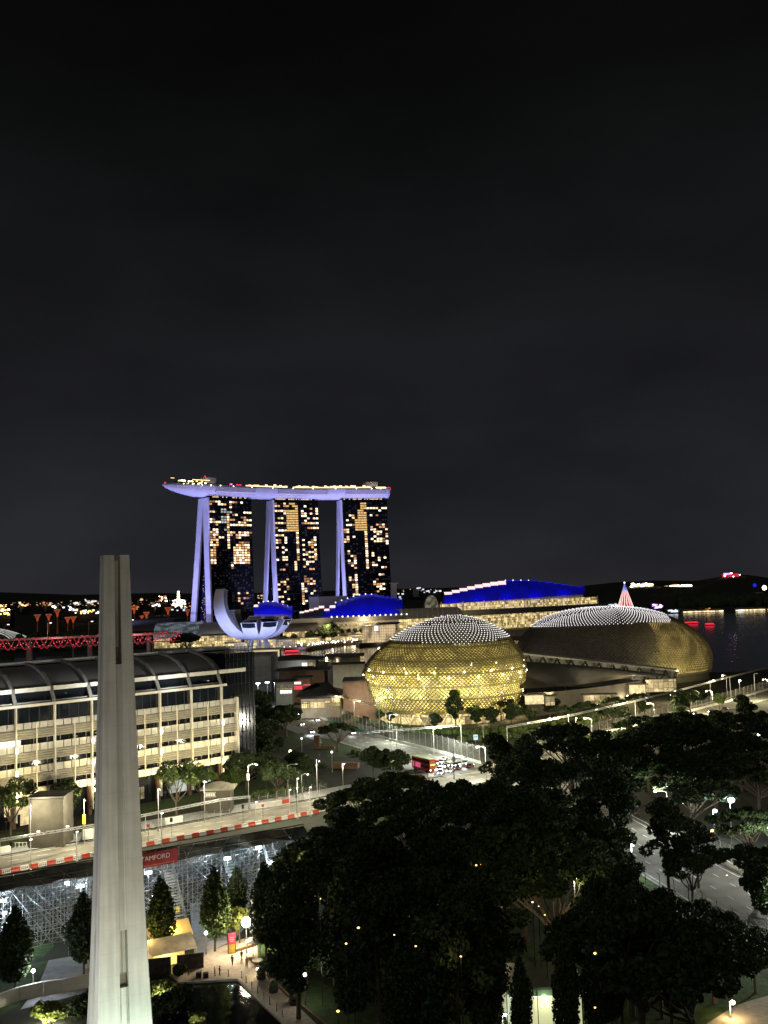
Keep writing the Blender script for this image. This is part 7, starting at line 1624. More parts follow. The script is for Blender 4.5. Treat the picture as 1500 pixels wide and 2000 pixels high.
# people
def person(px, py, rz, label, h=1.68, stride=.25, m_='cloth_dark', bag=False, p=None):
    p = p or G(px, py); t = thing('person', label, 'person', (p.x, p.y, .03), rz); k = h / 1.7; s = stride
    J = dict(pel=(0, 0, .92), chest=(.02, 0, 1.28), neck=(.03, 0, 1.46), head=(.06, 0, 1.60), top=(.05, 0, 1.70), hl=(0, .1, .88), hr=(0, -.1, .88), kl=(s * .6, .1, .49), kr=(-s * .35, -.1, .48), al=(s * .9, .1, .09), ar=(-s * 1.1, -.1, .12), tl=(s * .9 + .17, .11, .04), tr=(-s * 1.1 + .15, -.11, .04),
             sl=(.02, .19, 1.40), sr=(.02, -.19, 1.40), el=(-.1 * (s > 0), .24, 1.12), er=(.1, -.24, 1.12), wl=(-.02, .25, .88), wr=(.26, -.2, .96), fl=(.02, .25, .78), fr=(.34, -.18, .93))
    E = [('pel', 'chest'), ('chest', 'neck'), ('neck', 'head'), ('head', 'top'), ('pel', 'hl'), ('pel', 'hr'), ('hl', 'kl'), ('hr', 'kr'), ('kl', 'al'), ('kr', 'ar'), ('al', 'tl'), ('ar', 'tr'), ('chest', 'sl'), ('chest', 'sr'), ('sl', 'el'), ('sr', 'er'), ('el', 'wl'), ('er', 'wr'), ('wl', 'fl'), ('wr', 'fr')]
    Rr = dict(pel=.14, chest=.15, neck=.06, head=.10, top=.075, hl=.1, hr=.1, kl=.065, kr=.065, al=.045, ar=.045, tl=.04, tr=.04, sl=.07, sr=.07, el=.045, er=.045, wl=.033, wr=.033, fl=.03, fr=.03)
    ns = list(J); me = bpy.data.meshes.new('person'); me.from_pydata([tuple(c * k for c in J[n]) for n in ns], [(ns.index(a), ns.index(b)) for a, b in E], [])
    o = bpy.data.objects.new('body', me); COL.objects.link(o); sk = o.modifiers.new('skin', 'SKIN'); o.modifiers.new('sub', 'SUBSURF').render_levels = 1
    for i, n in enumerate(ns): me.skin_vertices[0].data[i].radius = (Rr[n] * k, Rr[n] * k)
    me.skin_vertices[0].data[0].use_root = True
    dg = bpy.context.evaluated_depsgraph_get(); m2 = bpy.data.meshes.new_from_object(o.evaluated_get(dg)); bpy.data.objects.remove(o)
    o = bpy.data.objects.new('body', m2); COL.objects.link(o); m2.materials.clear(); m2.materials.append(M[m_]); m2.materials.append(M['skin']); o.parent = t
    for f in m2.polygons: c = sum((m2.vertices[v].co for v in f.vertices), Vector()) / len(f.vertices); f.material_index = 1 if (c.z > 1.44 * k or (c.z < .95 * k and abs(c.y) > .17 * k) or c.x > .27 * k) else 0
    hb = MB(); hb.ball((.02 * k, 0, 1.63 * k), .115 * k, 10, 6); x = hb.build('hair', M['hair'], None); x.parent = t
    for sg in (-1, 1):
        fb = MB(); base = Vector(J['fl' if sg > 0 else 'fr']) * k
        for q in range(4): fb.tube(base + Vector((.01, (q - 1.5) * .018, 0)), base + Vector((.03, (q - 1.5) * .02, -.08 - .01 * (q in (1, 2)))), .009, 4)
        fb.tube(base + Vector((.02, .03 * -sg, .03)), base + Vector((.06, .03 * -sg, -.02)), .01, 4); x = fb.build('fingers', M['skin'], None); x.parent = t
    fc = MB(); fc.ball((.155 * k, 0, 1.585 * k), .02, 6, 4); x = fc.build('nose', M['skin'], None); x.parent = t
    ey = MB(); [ey.ball((.145 * k, yy, 1.615 * k), .013, 6, 4) for yy in (-.035, .035)]; ey.box((.148 * k, 0, 1.54 * k), (.02, .05, .012)); x = ey.build('eyes_and_mouth', M['black'], None); x.parent = t
person(454, 1886, R(-110), 'person standing alone on the plaza paving, dark clothes', m_='cloth_dark', stride=.12)
person(472, 1877, R(60), 'person walking under the lawn wall beside the red sign', 1.75, .3)
person(482, 1890, R(-70), 'tall person walking nearest the lawn edge in a brown top', 1.8, .3, 'cloth_tan')
person(429, 1906, R(20), 'person leaning at the pool edge between bollards', 1.55, .1)
person(617, 1480, R(80), 'left person of the pair on the park path', 1.7, .2); person(624, 1480, R(80), 'right person of the pair on the park path', 1.65, .25, 'cloth_tan')
# glass pavilion at the bottom right
g0_, g1_ = G(992, 2010), G(1142, 2005); gx = (g1_ - g0_).normalized(); gy = Vector((-gx.y, gx.x, 0)); gl = (g1_ - g0_).length; zt = 5.6
t = thing('glass_pavilion', 'lit glass pavilion behind two cypresses at the bottom', 'pavilion', g0_)
D_ = (g0_.y + g1_.y) / 2; zt = ZA(1926, D_, 1065)
gp2 = lambda a, b, z: g0_ + gx * a + gy * b + Vector((0, 0, z))
mb = MB(); mb.frame_box(gp2(.2, .5, 0), gx * (gl - .4), gy * 8, (0, 0, zt - 1.4)); mb.build('lit_interior_wall', emit('lit_pale_interior', (.92, .93, .52), .55, base=(.6, .6, .4)), t)
mb = MB(); mb.frame_box(gp2(-.3, -.4, zt - .35), gx * (gl + .6), gy * 9.5, (0, 0, .35)); mb.build('roof_slab', mat('green_grey_slab', (.06, .085, .065), .5), t)
mb = MB(); mb.frame_box(gp2(.1, -.02, zt - 1.35), gx * (gl - .2), gy * .1, (0, 0, .9)); mb.build('glass_fascia', mat('green_glass_fascia', (.12, .2, .14), .2), t)
mb = MB(); mb.frame_box(gp2(.6, .35, zt - 1.55), gx * (gl - 1.2), gy * .12, (0, 0, .16)); mb.build('light_strip', M['e_panel'], t)
for k in range(6): mb = MB(); mb.frame_box(gp2(gl * k / 5 - .05, -.12, 0), gx * .1, gy * .1, (0, 0, zt - .35)); mb.build('mullion', M['dark_metal'], t)
for k in (2.3, 2.7, 3.05): mb = MB(); mb.ball(gp2(gl * k / 5, .3, zt - 2.9), .16, 6, 4); mb.build('wall_lamp', M['e_panel'], t)
mb = MB(); mb.frame_box(gp2(.05, -.1, 1.0), gx * .25, gy * .2, (0, 0, zt - 2)); mb.build('edge_light', emit('greenish_edge_light', (.8, 1, .8), .7), t)
lamp('POINT', gp2(gl * .5, -1.0, zt - 1.9), 220, (.95, 1, .6), size=.4)
street_lamp(984, 1985, 2.6, 'bright white lamp at the left corner of the glass pavilion', m_='e_white', en=160, col=(1, .9, .7), p=gp2(-.8, -1, 0), sz=.28, group='plaza lamps')
# ================================================================== trees
RNG = np.random.default_rng(5)
def leaves(clumps, n, size, name, m_, flat=.75):
    """many small leaf faces round the clumps of a crown"""
    w = np.array([c[3] ** 2 for c in clumps]); w /= w.sum(); pick = RNG.choice(len(clumps), n, p=w)
    C = np.array([c[:3] for c in clumps])[pick]; r = np.array([c[3] for c in clumps])[pick]
    d = RNG.normal(size=(n, 3)); d /= np.linalg.norm(d, axis=1)[:, None]; rad = r * (.45 + .6 * RNG.random(n) ** .6)
    Pn = C + d * rad[:, None] * np.array([1, 1, flat])
    a = RNG.normal(size=(n, 3)); a /= np.linalg.norm(a, axis=1)[:, None]; b = np.cross(a, RNG.normal(size=(n, 3))); b /= np.linalg.norm(b, axis=1)[:, None]
    s = size * (.6 + .8 * RNG.random(n))[:, None]
    V = np.stack([Pn - a * s, Pn + b * s * .55, Pn + a * s, Pn - b * s * .55], 1).reshape(-1, 3)
    me = bpy.data.meshes.new(name); me.from_pydata(V.tolist(), [], np.arange(4 * n).reshape(-1, 4).tolist()); me.materials.append(M[m_]); return me
def limb(mb, a, b, r0, r1, bend=.12, n=4):
    a, b = Vector(a), Vector(b); L_ = (b - a).length; off = Vector((random.uniform(-1, 1), random.uniform(-1, 1), random.uniform(-.2, .4))) * L_ * bend; prev = a
    for k in range(1, n + 1):
        f = k / n; q = a.lerp(b, f) + off * math.sin(math.pi * f); mb.tube(prev, q, r0 + (r1 - r0) * (f - 1 / n), 6, r0 + (r1 - r0) * f, cap=False); prev = q
PROT = {}; DROP = []
def proto(kind):
    if kind in PROT: return PROT[kind]
    random.seed(hash(kind) % 1000 if False else sum(map(ord, kind))); cl = []; mb = MB(); m_ = 'leaf'; n = 5200; sz = .34; flat = .75
    if kind.startswith('rain'):
        R_, h = 9.0, 12.5
        for k in range(34):
            a = random.uniform(0, 6.283); r = R_ * math.sqrt(random.random()); z = h - 2.6 * (r / R_) ** 2 + random.uniform(-.9, .8); cl.append((r * math.cos(a), r * math.sin(a), z, random.uniform(1.1, 2.1)))
        mb.tube((0, 0, 0), (.2, .1, 3.6), .5, 8, .4, cap=False)
        for c in cl[:16]: limb(mb, (.2, .1, 3.3 + random.random()), (c[0] * .9, c[1] * .9, c[2] - .8), .2, .05, .14, 5)
        n, sz, flat = 8200, .36, .6
    elif kind.startswith('round'):
        for k in range(26):
            d = Vector((random.gauss(0, 1), random.gauss(0, 1), random.gauss(0, 1))).normalized() * random.uniform(.5, 1); cl.append((d.x * 3.6, d.y * 3.6, 7.2 + d.z * 3.3, random.uniform(1.0, 1.9)))
        mb.tube((0, 0, 0), (0, .1, 4.2), .3, 7, .22, cap=False)
        for c in cl[:9]: limb(mb, (0, .1, 3.8), (c[0] * .8, c[1] * .8, c[2]), .14, .04)
        n = 6000
    elif kind.startswith('tall'):
        for k in range(34):
            z = random.uniform(5, 17); r = 4.6 * math.sin(min(1, max(.12, (z - 3.5) / 14)) * math.pi * .93) * math.sqrt(random.random()); a = random.uniform(0, 6.283); cl.append((r * math.cos(a), r * math.sin(a), z, random.uniform(1.1, 2.0)))
        mb.tube((0, 0, 0), (.2, 0, 8), .34, 7, .22, cap=False)
        for c in cl[:12]: limb(mb, (.1, 0, min(8, c[2] * .6)), c[:3], .14, .04)
        n = 7200
    elif kind.startswith('cypress'):
        for k in range(44):
            f_ = k / 43; z = 2.7 + 11.2 * f_; r = 2.4 * math.sin(math.pi * (.1 + .86 * f_ ** .78)) ** .85 * random.uniform(.82, 1.12); a = k * 2.4; cl.append((r * .5 * math.cos(a), r * .5 * math.sin(a), z, max(.4, r * .7 * random.uniform(.8, 1.25))))
        mb.tube((0, 0, 0), (0, 0, 12), .22, 7, .04, cap=False)
        n, sz, flat = 7600, .3, 1.0
    elif kind.startswith('sparse'):
        mb.tube((0, 0, 0), (.2, 0, 3), .22, 7, .18, cap=False)
        for k in range(9):
            a = k * .7 + random.uniform(-.2, .2); e_ = (random.uniform(1.5, 3.6) * math.cos(a), random.uniform(1.5, 3.6) * math.sin(a), random.uniform(6.5, 11)); limb(mb, (.2, 0, 2.8), e_, .13, .03, .12, 5); cl.append((*e_, random.uniform(.9, 1.6)))
            for q in range(2): f_ = (e_[0] + random.uniform(-1.6, 1.6), e_[1] + random.uniform(-1.6, 1.6), e_[2] + random.uniform(-1.5, 1)); limb(mb, Vector(e_) * .8, f_, .05, .02); cl.append((*f_, random.uniform(.6, 1.1)))
        n, sz, m_ = 2400, .26, 'leaf2'
    elif kind.startswith('palm'):
        mb.tube((0, 0, 0), (.3, 0, 7), .2, 6, .14, cap=False)
        me = MB()
        for k in range(16):
            a = k * 6.283 / 16; prev = Vector((.3, 0, 7)); up = random.uniform(.2, .9)
            for j in range(1, 6):
                f = j / 5; q = Vector((.3 + 2.9 * f * math.cos(a), 2.9 * f * math.sin(a), 7 + up * 2 * f - 2.4 * f * f)); sd = Vector((-math.sin(a), math.cos(a), 0)) * .34 * (1.1 - f); me.poly([prev + sd, q + sd, q - sd, prev - sd]); prev = q
    elif kind.startswith('bush'):
        for k in range(12): cl.append((random.uniform(-1.2, 1.2), random.uniform(-.9, .9), random.uniform(.5, 1.5), random.uniform(.5, .9)))
        for k in range(4): limb(mb, (0, 0, 0), (random.uniform(-1, 1), random.uniform(-.8, .8), 1.2), .06, .02)
        n, sz = 1900, .17
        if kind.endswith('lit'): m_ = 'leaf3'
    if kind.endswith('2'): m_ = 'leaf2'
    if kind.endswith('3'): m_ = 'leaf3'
    t = thing('tree' if not kind.startswith('bush') else 'shrub', '', 'tree' if not kind.startswith('bush') else 'shrub')
    if kind.startswith('palm'): c = me.build('crown', M['leaf2'], None); c.parent = t
    else: c = bpy.data.objects.new('crown', leaves(cl, n, sz, 'crown', m_, flat)); COL.objects.link(c); c.parent = t
    tr_ = mb.build('trunk', M['trunk'], None); tr_.parent = t
    PROT[kind] = [t, False, [c, tr_]]; return PROT[kind]
NAMES = dict(rain='rain_tree', round='broadleaf_tree', tall='tall_tree', cypress='cypress_tree', sparse='branching_tree', palm='palm_tree', bush='shrub')
OPEN = [(1258, 1690), (1268, 1720), (1300, 1735), (1340, 1750), (1385, 1762), (1430, 1785), (1475, 1805), (1400, 1722), (1440, 1745), (1262, 1660), (1275, 1635), (1430, 1556), (1397, 1580), (632, 1600), (615, 1570), (625, 1540), (1330, 1735), (1360, 1718), (1420, 1752), (1450, 1768), (1490, 1788), (1290, 1712), (1250, 1705), (1470, 1760), (1380, 1740), (1350, 1700), (1000, 1952), (1065, 1950), (1065, 1985), (1130, 1952), (1005, 1985), (1090, 1965), (1427, 1938), (1427, 1965), (1445, 1975)]
def covers(kind, p, sc, hs):
    h, r = dict(rain=(11.5, 9.5), roun=(7.4, 4.6), tall=(11, 5.0), cypr=(7, 2.6)).get(kind[:4], (5, 3)); c = proj((p[0], p[1], h * sc * hs)); k = F / max(60, p[1]); rx, ry = r * 1.05 * sc * k, (h * .5 if kind[:4] != 'rain' else 2.4) * sc * hs * k * 1.15
    return any(((o[0] - c[0]) / rx) ** 2 + ((o[1] - c[1]) / ry) ** 2 < 1 for o in OPEN)
def tree(kind, p, sc, label, group=None, rz=None, hs=1.0):
    while 'lower right road' not in label and 'glass pavilion' not in label and covers(kind, p, sc, hs):
        sc *= .9
        if sc < .42: DROP.append(label); return None

    pr = proto(kind)
    if not pr[1]: t = pr[0]; pr[1] = True
    else:
        t = pr[0].copy(); COL.objects.link(t)
        for ch in pr[2]: c = ch.copy(); COL.objects.link(c); c.parent = t
    t.name = NAMES[[k for k in NAMES if kind.startswith(k)][0]]; t.location = (p[0], p[1], p[2] if len(p) > 2 else 0); t.rotation_euler = (0, 0, random.uniform(0, 6.283) if rz is None else rz); t.scale = (sc, sc, sc * hs); t['label'] = label
    if group: t['group'] = group
    elif 'group' in t.keys(): del t['group']
    return t
random.seed(77)
g2 = lambda x, y: (G(x, y).x, G(x, y).y, 0)
# cypresses round the plaza
tree('cypress', g2(30, 1945), .98, 'cypress at the far left in front of the white lit scaffolding')
tree('cypress4', g2(164, 1903), .95, 'cypress touching the memorial on its left side')
tree('cypress2', g2(315, 1862), .93, 'cypress behind the memorial right side, hiding the yellow tent')
tree('cypress2', g2(420, 1858), .98, 'cypress with visible bare trunk between tent and globe lamp', hs=1.05)
tree('cypress', g2(464, 1800), .74, 'thin cypress before the middle staircase of the grandstand')
tree('cypress4', g2(462, 1815), .7, 'thin cypress right behind the trunked one, low in front of the stairs')
tree('cypress', g2(520, 1868), 1.0, 'dark cypress right of the globe lamp', hs=1.12)
tree('cypress4', g2(552, 1880), 1.08, 'dark cypress second right of the globe lamp', hs=1.1)
tree('cypress', g2(590, 1895), 1.05, 'dark cypress above the right lawn lantern', hs=1.12)
tree('cypress4', g2(545, 1800), .9, 'dark cypress behind the pair right of the globe lamp')
tree('tall', g2(575, 1815), .8, 'dark leafy tree behind the cypresses at the grandstand end')
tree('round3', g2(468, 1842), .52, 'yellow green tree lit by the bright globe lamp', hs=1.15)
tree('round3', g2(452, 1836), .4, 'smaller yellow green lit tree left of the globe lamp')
tree('round', g2(600, 1930), .7, 'rounded tree lit green below by the right lawn lantern')
for k, (px, py, s, lab) in enumerate([(1022, 2070, .55, 'left cypress in front of the glass pavilion'), (1112, 2080, .66, 'right cypress in front of the glass pavilion'), (1166, 2060, .6, 'cypress touching the right end of the glass pavilion'), (1197, 2040, .8, 'second cypress right of the glass pavilion')]): tree('cypress', g2(px, py), s, lab, hs=1.75)
# shrubs at the foot of the memorial
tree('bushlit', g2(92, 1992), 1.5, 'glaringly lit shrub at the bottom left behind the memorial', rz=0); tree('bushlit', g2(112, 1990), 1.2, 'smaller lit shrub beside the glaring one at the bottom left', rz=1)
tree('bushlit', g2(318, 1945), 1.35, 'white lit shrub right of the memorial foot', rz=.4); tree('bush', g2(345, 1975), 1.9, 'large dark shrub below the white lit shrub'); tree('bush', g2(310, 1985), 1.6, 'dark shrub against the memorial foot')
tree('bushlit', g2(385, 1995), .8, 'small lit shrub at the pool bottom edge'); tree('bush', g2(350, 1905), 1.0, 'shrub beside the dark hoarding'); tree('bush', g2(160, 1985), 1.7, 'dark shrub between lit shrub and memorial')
def up(px, py, en, col=(1, .95, .75), off=(0, -1.6), tz=1.4, lab=''):
    p = G(px, py) + Vector((off[0], off[1], .15)); t = thing('garden_uplight', lab, 'floodlight', p); mb = MB(); mb.lathe(p, [(.16, -.15), (.2, .15)], 8); mb.build('housing', M['dark_metal'], t); mb = MB(); mb.ball(p + Vector((0, 0, .15)), .13, 6, 4, .5); mb.build('lens', M['e_white'], t)
    lamp('POINT', p + Vector((0, -.1, .45)), en, col, size=.12)
up(88, 1997, 1500, lab='uplight left under the glaring shrub'); up(110, 1997, 1100, lab='uplight right under the glaring shrub'); up(320, 1950, 1300, lab='uplight under the white lit shrub'); up(385, 1998, 260, lab='uplight under the small pool shrub')
# big dark trees of the park: silhouettes placed one by one
BIG = [('rain', 712, 1650, .95, 1.0, 'big greenish tree at the right end of the race track'), ('rain2', 765, 1640, .95, 1.05, 'broad tree just behind the track end tree'), ('tall', 655, 1640, .62, .95, 'small leafy tree at the very end of the track barriers'),
 ('rain', 860, 1680, .95, 1.1, 'broad black tree below the double deck bus'), ('round', 905, 1620, 1.05, 1.0, 'round black tree below the jam of cars'), ('round', 845, 1625, .95, 1.0, 'round black tree below the signal post'), ('rain', 790, 1690, .9, 1.0, 'broad dark tree between track end and jam'),
 ('tall', 688, 1790, 1.0, 1.02, 'black dome shaped tree in the middle of the park'), ('round', 765, 1740, .7, 1.0, 'small black round tree right of the black dome tree'), ('round', 830, 1745, 1.0, .95, 'black round tree second right of the black dome tree'),
 ('tall', 975, 1570, 1.05, .95, 'black bushy tree right of the jam, hiding the road corner'), ('round', 1000, 1555, .95, 1.0, 'black round tree against the bridge road wall'), ('rain', 1118, 1545, 1.15, 1.08, 'wide umbrella tree before the bridge road, lit trunk fork'),
 ('rain', 1195, 1555, 1.0, 1.0, 'umbrella tree right of the lit forked one'), ('tall', 1050, 1640, 1.05, 1.0, 'black tall tree left below the umbrella tree'), ('rain', 1150, 1650, 1.1, 1.1, 'black broad tree below the umbrella tree'), ('tall', 1195, 1720, 1.2, 1.05, 'massive black tree left of the lower right road'),
 ('rain', 1290, 1520, 1.05, 1.0, 'broad black tree below the bridge road fence'), ('rain', 1350, 1520, 1.1, 1.0, 'broad black tree below the yellow street lamps'), ('round', 1215, 1475, .7, 1.0, 'dark round tree on the bridge road verge'), ('round', 1258, 1400, .62, 1.0, 'small leafy tree on the bridge road median'),
 ('tall', 1455, 1450, .9, 1.0, 'black tree at the right edge under the bridge road'), ('round', 1490, 1440, .85, 1.0, 'black round tree cut by the right edge'), ('rain', 1400, 1580, 1.0, 1.0, 'broad dark tree left of the bluish lamps'), ('rain', 1485, 1590, 1.0, 1.05, 'broad dark tree right of the brightest bluish lamp'), ('rain', 1470, 1680, .85, 1.0, 'dark tree at the right edge below the bluish lamps'),
 ('tall', 1308, 1758, .98, 1.0, 'tree with a bare trunk standing before the lower right road'), ('sparse', 1352, 1768, 1.0, .85, 'forked thin trunk tree before the lower right road'), ('tall', 1365, 1735, .75, .9, 'small dark tree on the far verge of the lower right road'), ('round', 1510, 1830, 1.0, 1.0, 'black round tree at the right edge over the lower right road'),
 ('round2', 1405, 1385, .62, 1.0, 'tree lit yellow green under the yellow street lamps'), ('tall', 1330, 1425, .8, .9, 'dark tree under the pointed end of the far dome'), ('rain', 1350, 1400, .75, 1.0, 'umbrella tree before the gold lit dome end'), ('palm', 1000, 1290, 1.6, 1.0, 'dark palm between the two domes')]
BIG += [('rain', 1260, 1470, .9, .9, 'broad black tree against the bridge road wall, right of the umbrella pair'), ('rain', 1330, 1465, .95, .9, 'broad black tree under the long pale truss'), ('rain', 1410, 1470, 1.0, .9, 'broad black tree under the right end of the pale truss'), ('rain', 1480, 1500, 1.0, .9, 'broad black tree at the right edge above the bluish lamps'),
 ('rain', 1240, 1590, 1.0, 1.0, 'broad black tree where the lower right road vanishes'), ('rain', 1310, 1590, .95, 1.0, 'broad black tree right of the vanishing lower right road'), ('rain', 1350, 1630, .9, 1.0, 'broad black tree left of the amber lamp'), ('rain', 1450, 1545, 1.0, 1.0, 'broad black tree above the brightest bluish lamp'), ('rain', 1260, 1545, 1.0, 1.0, 'broad black tree below the umbrella pair'),
 ('tall', 1030, 1580, 1.0, 1.0, 'tall black tree right of the bushy road corner tree'), ('rain', 1090, 1600, .95, 1.0, 'broad black tree directly below the lit trunk fork'), ('tall', 1440, 1610, .9, 1.0, 'tall black tree just left of the brightest bluish lamp'), ('rain', 1180, 1430, .8, .8, 'low broad tree behind the umbrella pair'), ('round', 1090, 1470, .8, 1.0, 'round tree half behind the lit forked umbrella tree'),
 ('rain', 1010, 1660, .9, 1.0, 'broad black tree in the upper middle of the park'), ('rain', 940, 1650, .85, 1.0, 'broad black tree below the black bushy tree'), ('rain', 1480, 1770, .75, .9, 'low broad tree cut by the right edge beside the road')]
for kd, px, py, s, hs_, lab in BIG:
    f = 1.38 if kd[:4] == 'rain' else 1.12
    tree(kd, g2(px, py), s * f, lab, hs=hs_ * (.85 if f > 1.2 else 1))
# the rest of the park: a loose grid of trees, thinned where the photo shows open ground
spots = [(590, 1990, 'tall'), (650, 1940, 'cypress'), (700, 1950, 'tall'), (760, 1960, 'rain'), (820, 1975, 'tall'), (880, 1990, 'rain'), (940, 1990, 'tall'), (660, 1860, 'rain'), (740, 1870, 'tall'), (800, 1870, 'rain'), (870, 1880, 'tall'), (940, 1890, 'rain2'), (620, 1800, 'tall'), (640, 1745, 'round'),
         (760, 1800, 'rain'), (850, 1800, 'rain'), (920, 1790, 'rain'), (980, 1770, 'tall'), (900, 1720, 'rain'), (970, 1700, 'rain'), (1040, 1740, 'rain'), (1100, 1790, 'rain'), (1020, 1840, 'rain2'), (1090, 1880, 'rain2'), (1160, 1850, 'tall2'), (1180, 1790, 'rain'), (1240, 1830, 'rain'), (1230, 1900, 'tall'), (1290, 1890, 'rain'), (1340, 1920, 'rain'),
         (1300, 1960, 'tall'), (1240, 1985, 'rain'), (1390, 1960, 'rain'), (1440, 1900, 'tall'), (1400, 1870, 'round'), (1470, 1940, 'round'), (1340, 1850, 'round'), (1480, 1880, 'round'), (690, 2010, 'cypress'), (740, 2020, 'tall'), (960, 2040, 'cypress'), (900, 2060, 'tall'), (840, 2050, 'cypress'), (780, 2060, 'cypress'), (1215, 2010, 'tall'), (1260, 2040, 'rain'), (1310, 2040, 'tall'), (1350, 2000, 'round'), (1290, 1990, 'round'), (1180, 1960, 'tall'), (1385, 1900, 'tall'), (1425, 1860, 'rain'), (1470, 1870, 'tall'), (1360, 2060, 'rain'), (1230, 1950, 'rain'), (1330, 1890, 'rain'), (1400, 1930, 'rain')]
WH = ['at the bottom middle of the park', 'low in the park, left part', 'in the middle of the park', 'low in the park, right part']
for k, (px, py, kd) in enumerate(spots):
    tree(kd, g2(px + random.uniform(-8, 8), py), random.uniform(.9, 1.15) * (1.25 if kd[:4] == 'rain' else 1.08), '%s in the black park mass, %s counted from its left among %s' % ({'t': 'tall dark tree', 'c': 'dark cypress', 'r': 'spreading dark tree'}[kd[0]] if kd[:2] != 'ro' else 'round dark tree', ORD[sum(1 for q in spots if q[2][:2] == kd[:2] and q[0] < px)], 'its kind'), 'dark park trees')
# street trees and hedges in the middle distance
MID = [('sparse', 345, 1598, 1.35, 'sparse tree with pale bare branches right of the memorial before the office'), ('sparse', 395, 1580, 1.1, 'sparse tree second right of the memorial'), ('sparse', 20, 1642, 1.35, 'pale trunked tree at the left edge before the office'), ('round', 130, 1612, 1.05, 'dark round tree before the lit office entrance'), ('palm', 30, 1600, 1.5, 'palm in front of the office at the left edge'),
 ('rain', 505, 1468, .85, 'big dark tree right of the office end'), ('tall', 478, 1460, 1.0, 'tall dark tree against the office end'), ('rain', 535, 1455, .95, 'broad dark tree left of the avenue cars'), ('round', 470, 1520, 1.0, 'dark tree at the foot of the office end'), ('round', 520, 1540, .95, 'leafy tree beside the bannered street lamp'), ('round2', 455, 1560, .8, 'leafy tree right of the site tent'), ('round', 560, 1545, .7, 'rounded park shrub tree left of the globe lamps'),
 ('rain', 660, 1468, .72, 'low wide bush tree on the avenue lawn with a leaning trunk'), ('round', 730, 1518, .85, 'dark hedge tree at the avenue corner, left one'), ('round', 780, 1522, .8, 'dark hedge tree at the avenue corner, right one'), ('round', 755, 1512, .7, 'dark hedge tree between the two corner ones'), ('round', 548, 1470, .5, 'small crooked tree beside the lit lawn strip'),
 ('tall', 890, 1420, .85, 'dark tree directly before the gold dome'), ('round', 930, 1425, .9, 'dark round tree before the gold dome right of the tall one'), ('round', 850, 1430, .7, 'low dark tree before the gold dome left of the tall one'), ('round', 960, 1425, .85, 'dark hedge tree right of the gold dome foot'), ('round', 1000, 1420, .9, 'dark hedge tree before the lit link window'), ('round', 1040, 1418, .7, 'dark round tree before the foyer link'),
 ('rain', 1145, 1410, .62, 'small umbrella tree before the lit foyer'), ('rain', 1200, 1400, .6, 'small umbrella tree before the large lit foyer window'), ('rain', 1100, 1415, .55, 'small umbrella tree left in the foyer row'), ('round2', 1022, 1450, .45, 'small yellow green lit tree on the bridge road corner'), ('round2', 1210, 1408, .5, 'leafy lit tree by the bridge road kerb'), ('round2', 1180, 1400, .42, 'low lit tree left of the bridge road kerb tree'),
 ('round', 742, 1412, .5, 'small dark clipped tree at the gold dome foot, left one'), ('round', 762, 1416, .5, 'small dark clipped tree at the gold dome foot, right one'), ('round', 712, 1425, .5, 'dark hedge tree behind the avenue fence'), ('round', 680, 1412, .45, 'dark low tree by the food hall'), ('palm', 668, 1320, 1.0, 'dark palm on the curved ramp block')]
MID += [('rain', 470, 1490, 1.0, 'broad dark tree at the office corner by the lit lamp'), ('rain', 560, 1440, .9, 'broad dark tree beside the avenue cars'), ('tall', 510, 1440, 1.0, 'tall dark tree behind the office end trees'), ('rain', 480, 1545, .8, 'broad tree left of the bannered street lamp'), ('round', 600, 1530, .75, 'dark bush tree between the two globe lamps'), ('round', 575, 1515, .7, 'dark bush tree left of the globe lamps'), ('rain', 540, 1560, .65, 'low broad tree behind the far debris fence'),
 ('rain', 850, 1412, .7, 'broad dark tree at the gold dome foot'), ('rain', 980, 1408, .75, 'broad dark tree at the gold dome right foot'), ('round', 1075, 1405, .9, 'dark tree before the dark lens roof'), ('rain', 1250, 1392, .6, 'umbrella tree before the largest lit foyer window'), ('tall', 905, 1410, .95, 'tallest dark tree before the gold dome'), ('round', 520, 1500, 1.0, 'dark tree among the park lamps left of the brick wall')]
for kd, px, py, s, lab in MID: tree(kd, g2(px, py), s * (1.08 if 1350 < py < 1432 and kd != 'palm' and s > .6 else 1.12), lab)
# trees on the far waterfront
for k, (px, D, z, s) in enumerate([(608, 1165, 0, 1.6), (622, 1175, 3, 1.9), (648, 1180, 3, 2.4), (634, 1180, 3, 2.0), (575, 1160, 0, 1.3), (556, 1150, 0, 1.2)]):
    p = P(px, 1250, D); tree('round', (p.x, p.y, 0), s, 'dark waterfront tree before the mall, %s from the left' % ORD[[556, 575, 608, 622, 634, 648].index(px)], 'waterfront trees before the mall')
for k in range(9): p = P(668 + k * 13, 1240, 1192 + k * 4); tree('round2', (p.x, p.y, 9), .75, 'low planted tree on the mall terrace, %s from the left' % ORD[k], 'terrace trees of the mall')
for k in range(8): p = P(955 + k * 13, 1220, 1330 + k * 16); tree('palm', (p.x, p.y, 8), 1.7, 'palm on the quay between the domes, %s from the left' % ORD[k], 'palms on the far quay')
for k in range(7): p = P(890 + k * 38, 1180, 1352 + k * 26); tree('round2', (p.x, p.y, 30.6), .8, 'small tree on the podium terrace, %s from the left' % ORD[k], 'trees on the podium terrace')
for k, (px, D, s) in enumerate([(365, 1085, 2.0), (372, 1090, 1.7), (352, 1095, 1.5)]): p = P(px, 1250, D); tree('rain', (p.x, p.y, 0), s * .8, 'dark spreading tree on the shore left of the lotus museum, %s one' % ['biggest', 'right', 'left'][k])
random.seed(99)
cl = MB()     # far wooded shore reads as one dark mass
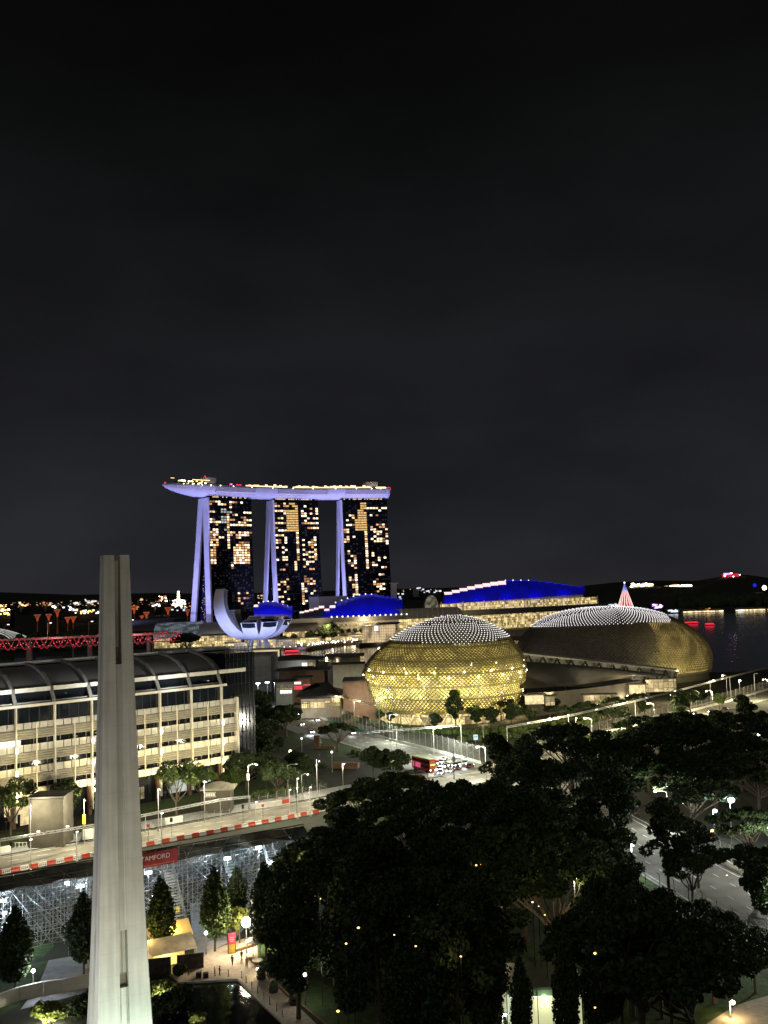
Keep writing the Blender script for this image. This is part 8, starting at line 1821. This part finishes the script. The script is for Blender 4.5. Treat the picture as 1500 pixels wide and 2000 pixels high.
for k in range(260):
    px = random.uniform(1330, 1560); D = random.uniform(2180, 2600); p = P(px, 1200, D); cl.ball((p.x, p.y, random.uniform(2, 14)), random.uniform(6, 14), 7, 5)
for k in range(420):
    px = random.uniform(-40, 380); D = random.uniform(1200, 1650); p = P(px, 1220, D); cl.ball((p.x, p.y, random.uniform(1, 7)), random.uniform(4, 9), 7, 5)
one(cl, 'far_woods', M['leaf'], None, None, kind='stuff')
hd = MB()
for pl, rr, nn in (([(490, 1558), (594, 1536)], .9, 40), ([(690, 1470), (770, 1502)], 1.0, 20), ([(690, 1408), (760, 1425), (830, 1432), (930, 1436), (1010, 1428), (1100, 1410), (1230, 1388)], 1.7, 150), ([(1030, 1462), (1180, 1440), (1290, 1418)], 1.1, 50), ([(480, 1515), (560, 1500), (640, 1500)], 1.0, 40), ([(900, 1450), (1010, 1440), (1180, 1408)], 1.5, 60)):
    for k in range(nn):
        f = k / nn * (len(pl) - 1); i = int(f); f -= i; q = G(pl[i][0] + (pl[i + 1][0] - pl[i][0]) * f, pl[i][1] + (pl[i + 1][1] - pl[i][1]) * f + random.uniform(-2, 2)); hd.ball((q.x, q.y, rr * .6), rr * random.uniform(.6, 1.2), 7, 5)
cv = [(v[0] + random.uniform(-.12, .12), v[1] + random.uniform(-.12, .12), v[2] + random.uniform(-.15, .15)) for v in hd.v]; hd.v = cv
one(hd, 'hedge_foliage', M['leaf2'], None, None, kind='stuff')
for (px, py, en, tx, ty, tz, lab) in ((1118, 1912, 2600, 1120, 1880, 12, 'added uplight on the lawn behind the glass pavilion, lighting a spreading crown'), (1165, 1890, 2200, 1160, 1850, 12, 'second added uplight behind the glass pavilion'), (975, 1900, 2200, 970, 1872, 8, 'added uplight under the warm lit trunk left of the pavilion'), (880, 1702, 3000, 875, 1660, 13, 'added uplight among the trees below the jam'), (662, 1672, 3600, 690, 1640, 12, 'added uplight at the big track end tree'), (633, 1765, 900, 636, 1750, 6, 'added uplight in the park near the grandstand cabin'), (1420, 1712, 1500, 1430, 1690, 9, 'added uplight under the trees by the amber lamp')):  # uplights added to brighten the dark crowns, none seen there
    p = G(px, py, .2); t = thing('added_tree_uplight', lab, 'floodlight', p); mb = MB(); mb.lathe(p, [(.2, -.2), (.26, .2)], 8); mb.build('housing', M['dark_metal'], t); mb = MB(); mb.ball(p + Vector((0, 0, .2)), .16, 6, 4, .5); mb.build('lens', M['e_warm'], t)
    q = G(tx, ty); lamp('SPOT', p + Vector((0, 0, .6)), en, (1, .84, .5), (q.x, q.y, tz), .2, 110, .9)
for k, (px, py) in enumerate([(1065, 1436), (1125, 1421), (1190, 1404), (1260, 1386), (1310, 1372), (1165, 1392), (1225, 1374)]): street_lamp(px, py, 4.2, 'low warm garden lamp between the foyer and the bridge road, %s planted' % ORD[k], m_='e_warm', en=2600, col=(1, .8, .42), p=G(px, py), sz=.3, group='garden lamps before the foyer')
# mast lamps added to light the foliage of the lower park
for px, py, h, en, lab in ((1128, 1868, 13, 700, 'added mast lamp lighting the foliage above the glass pavilion'), (985, 1905, 9, 600, 'added mast lamp beside the warm lit trunk left of the pavilion'), (850, 1660, 15, 1100, 'added mast lamp among the trees below the jam'), (672, 1600, 15, 1500, 'added mast lamp over the big track end tree')):
    street_lamp(px, py, h, lab, m_='e_warm', en=en, col=(1, .82, .5), p=G(px, py, 0), sz=.16, group='added mast lamps of the park')
print('dropped', len(DROP), DROP)
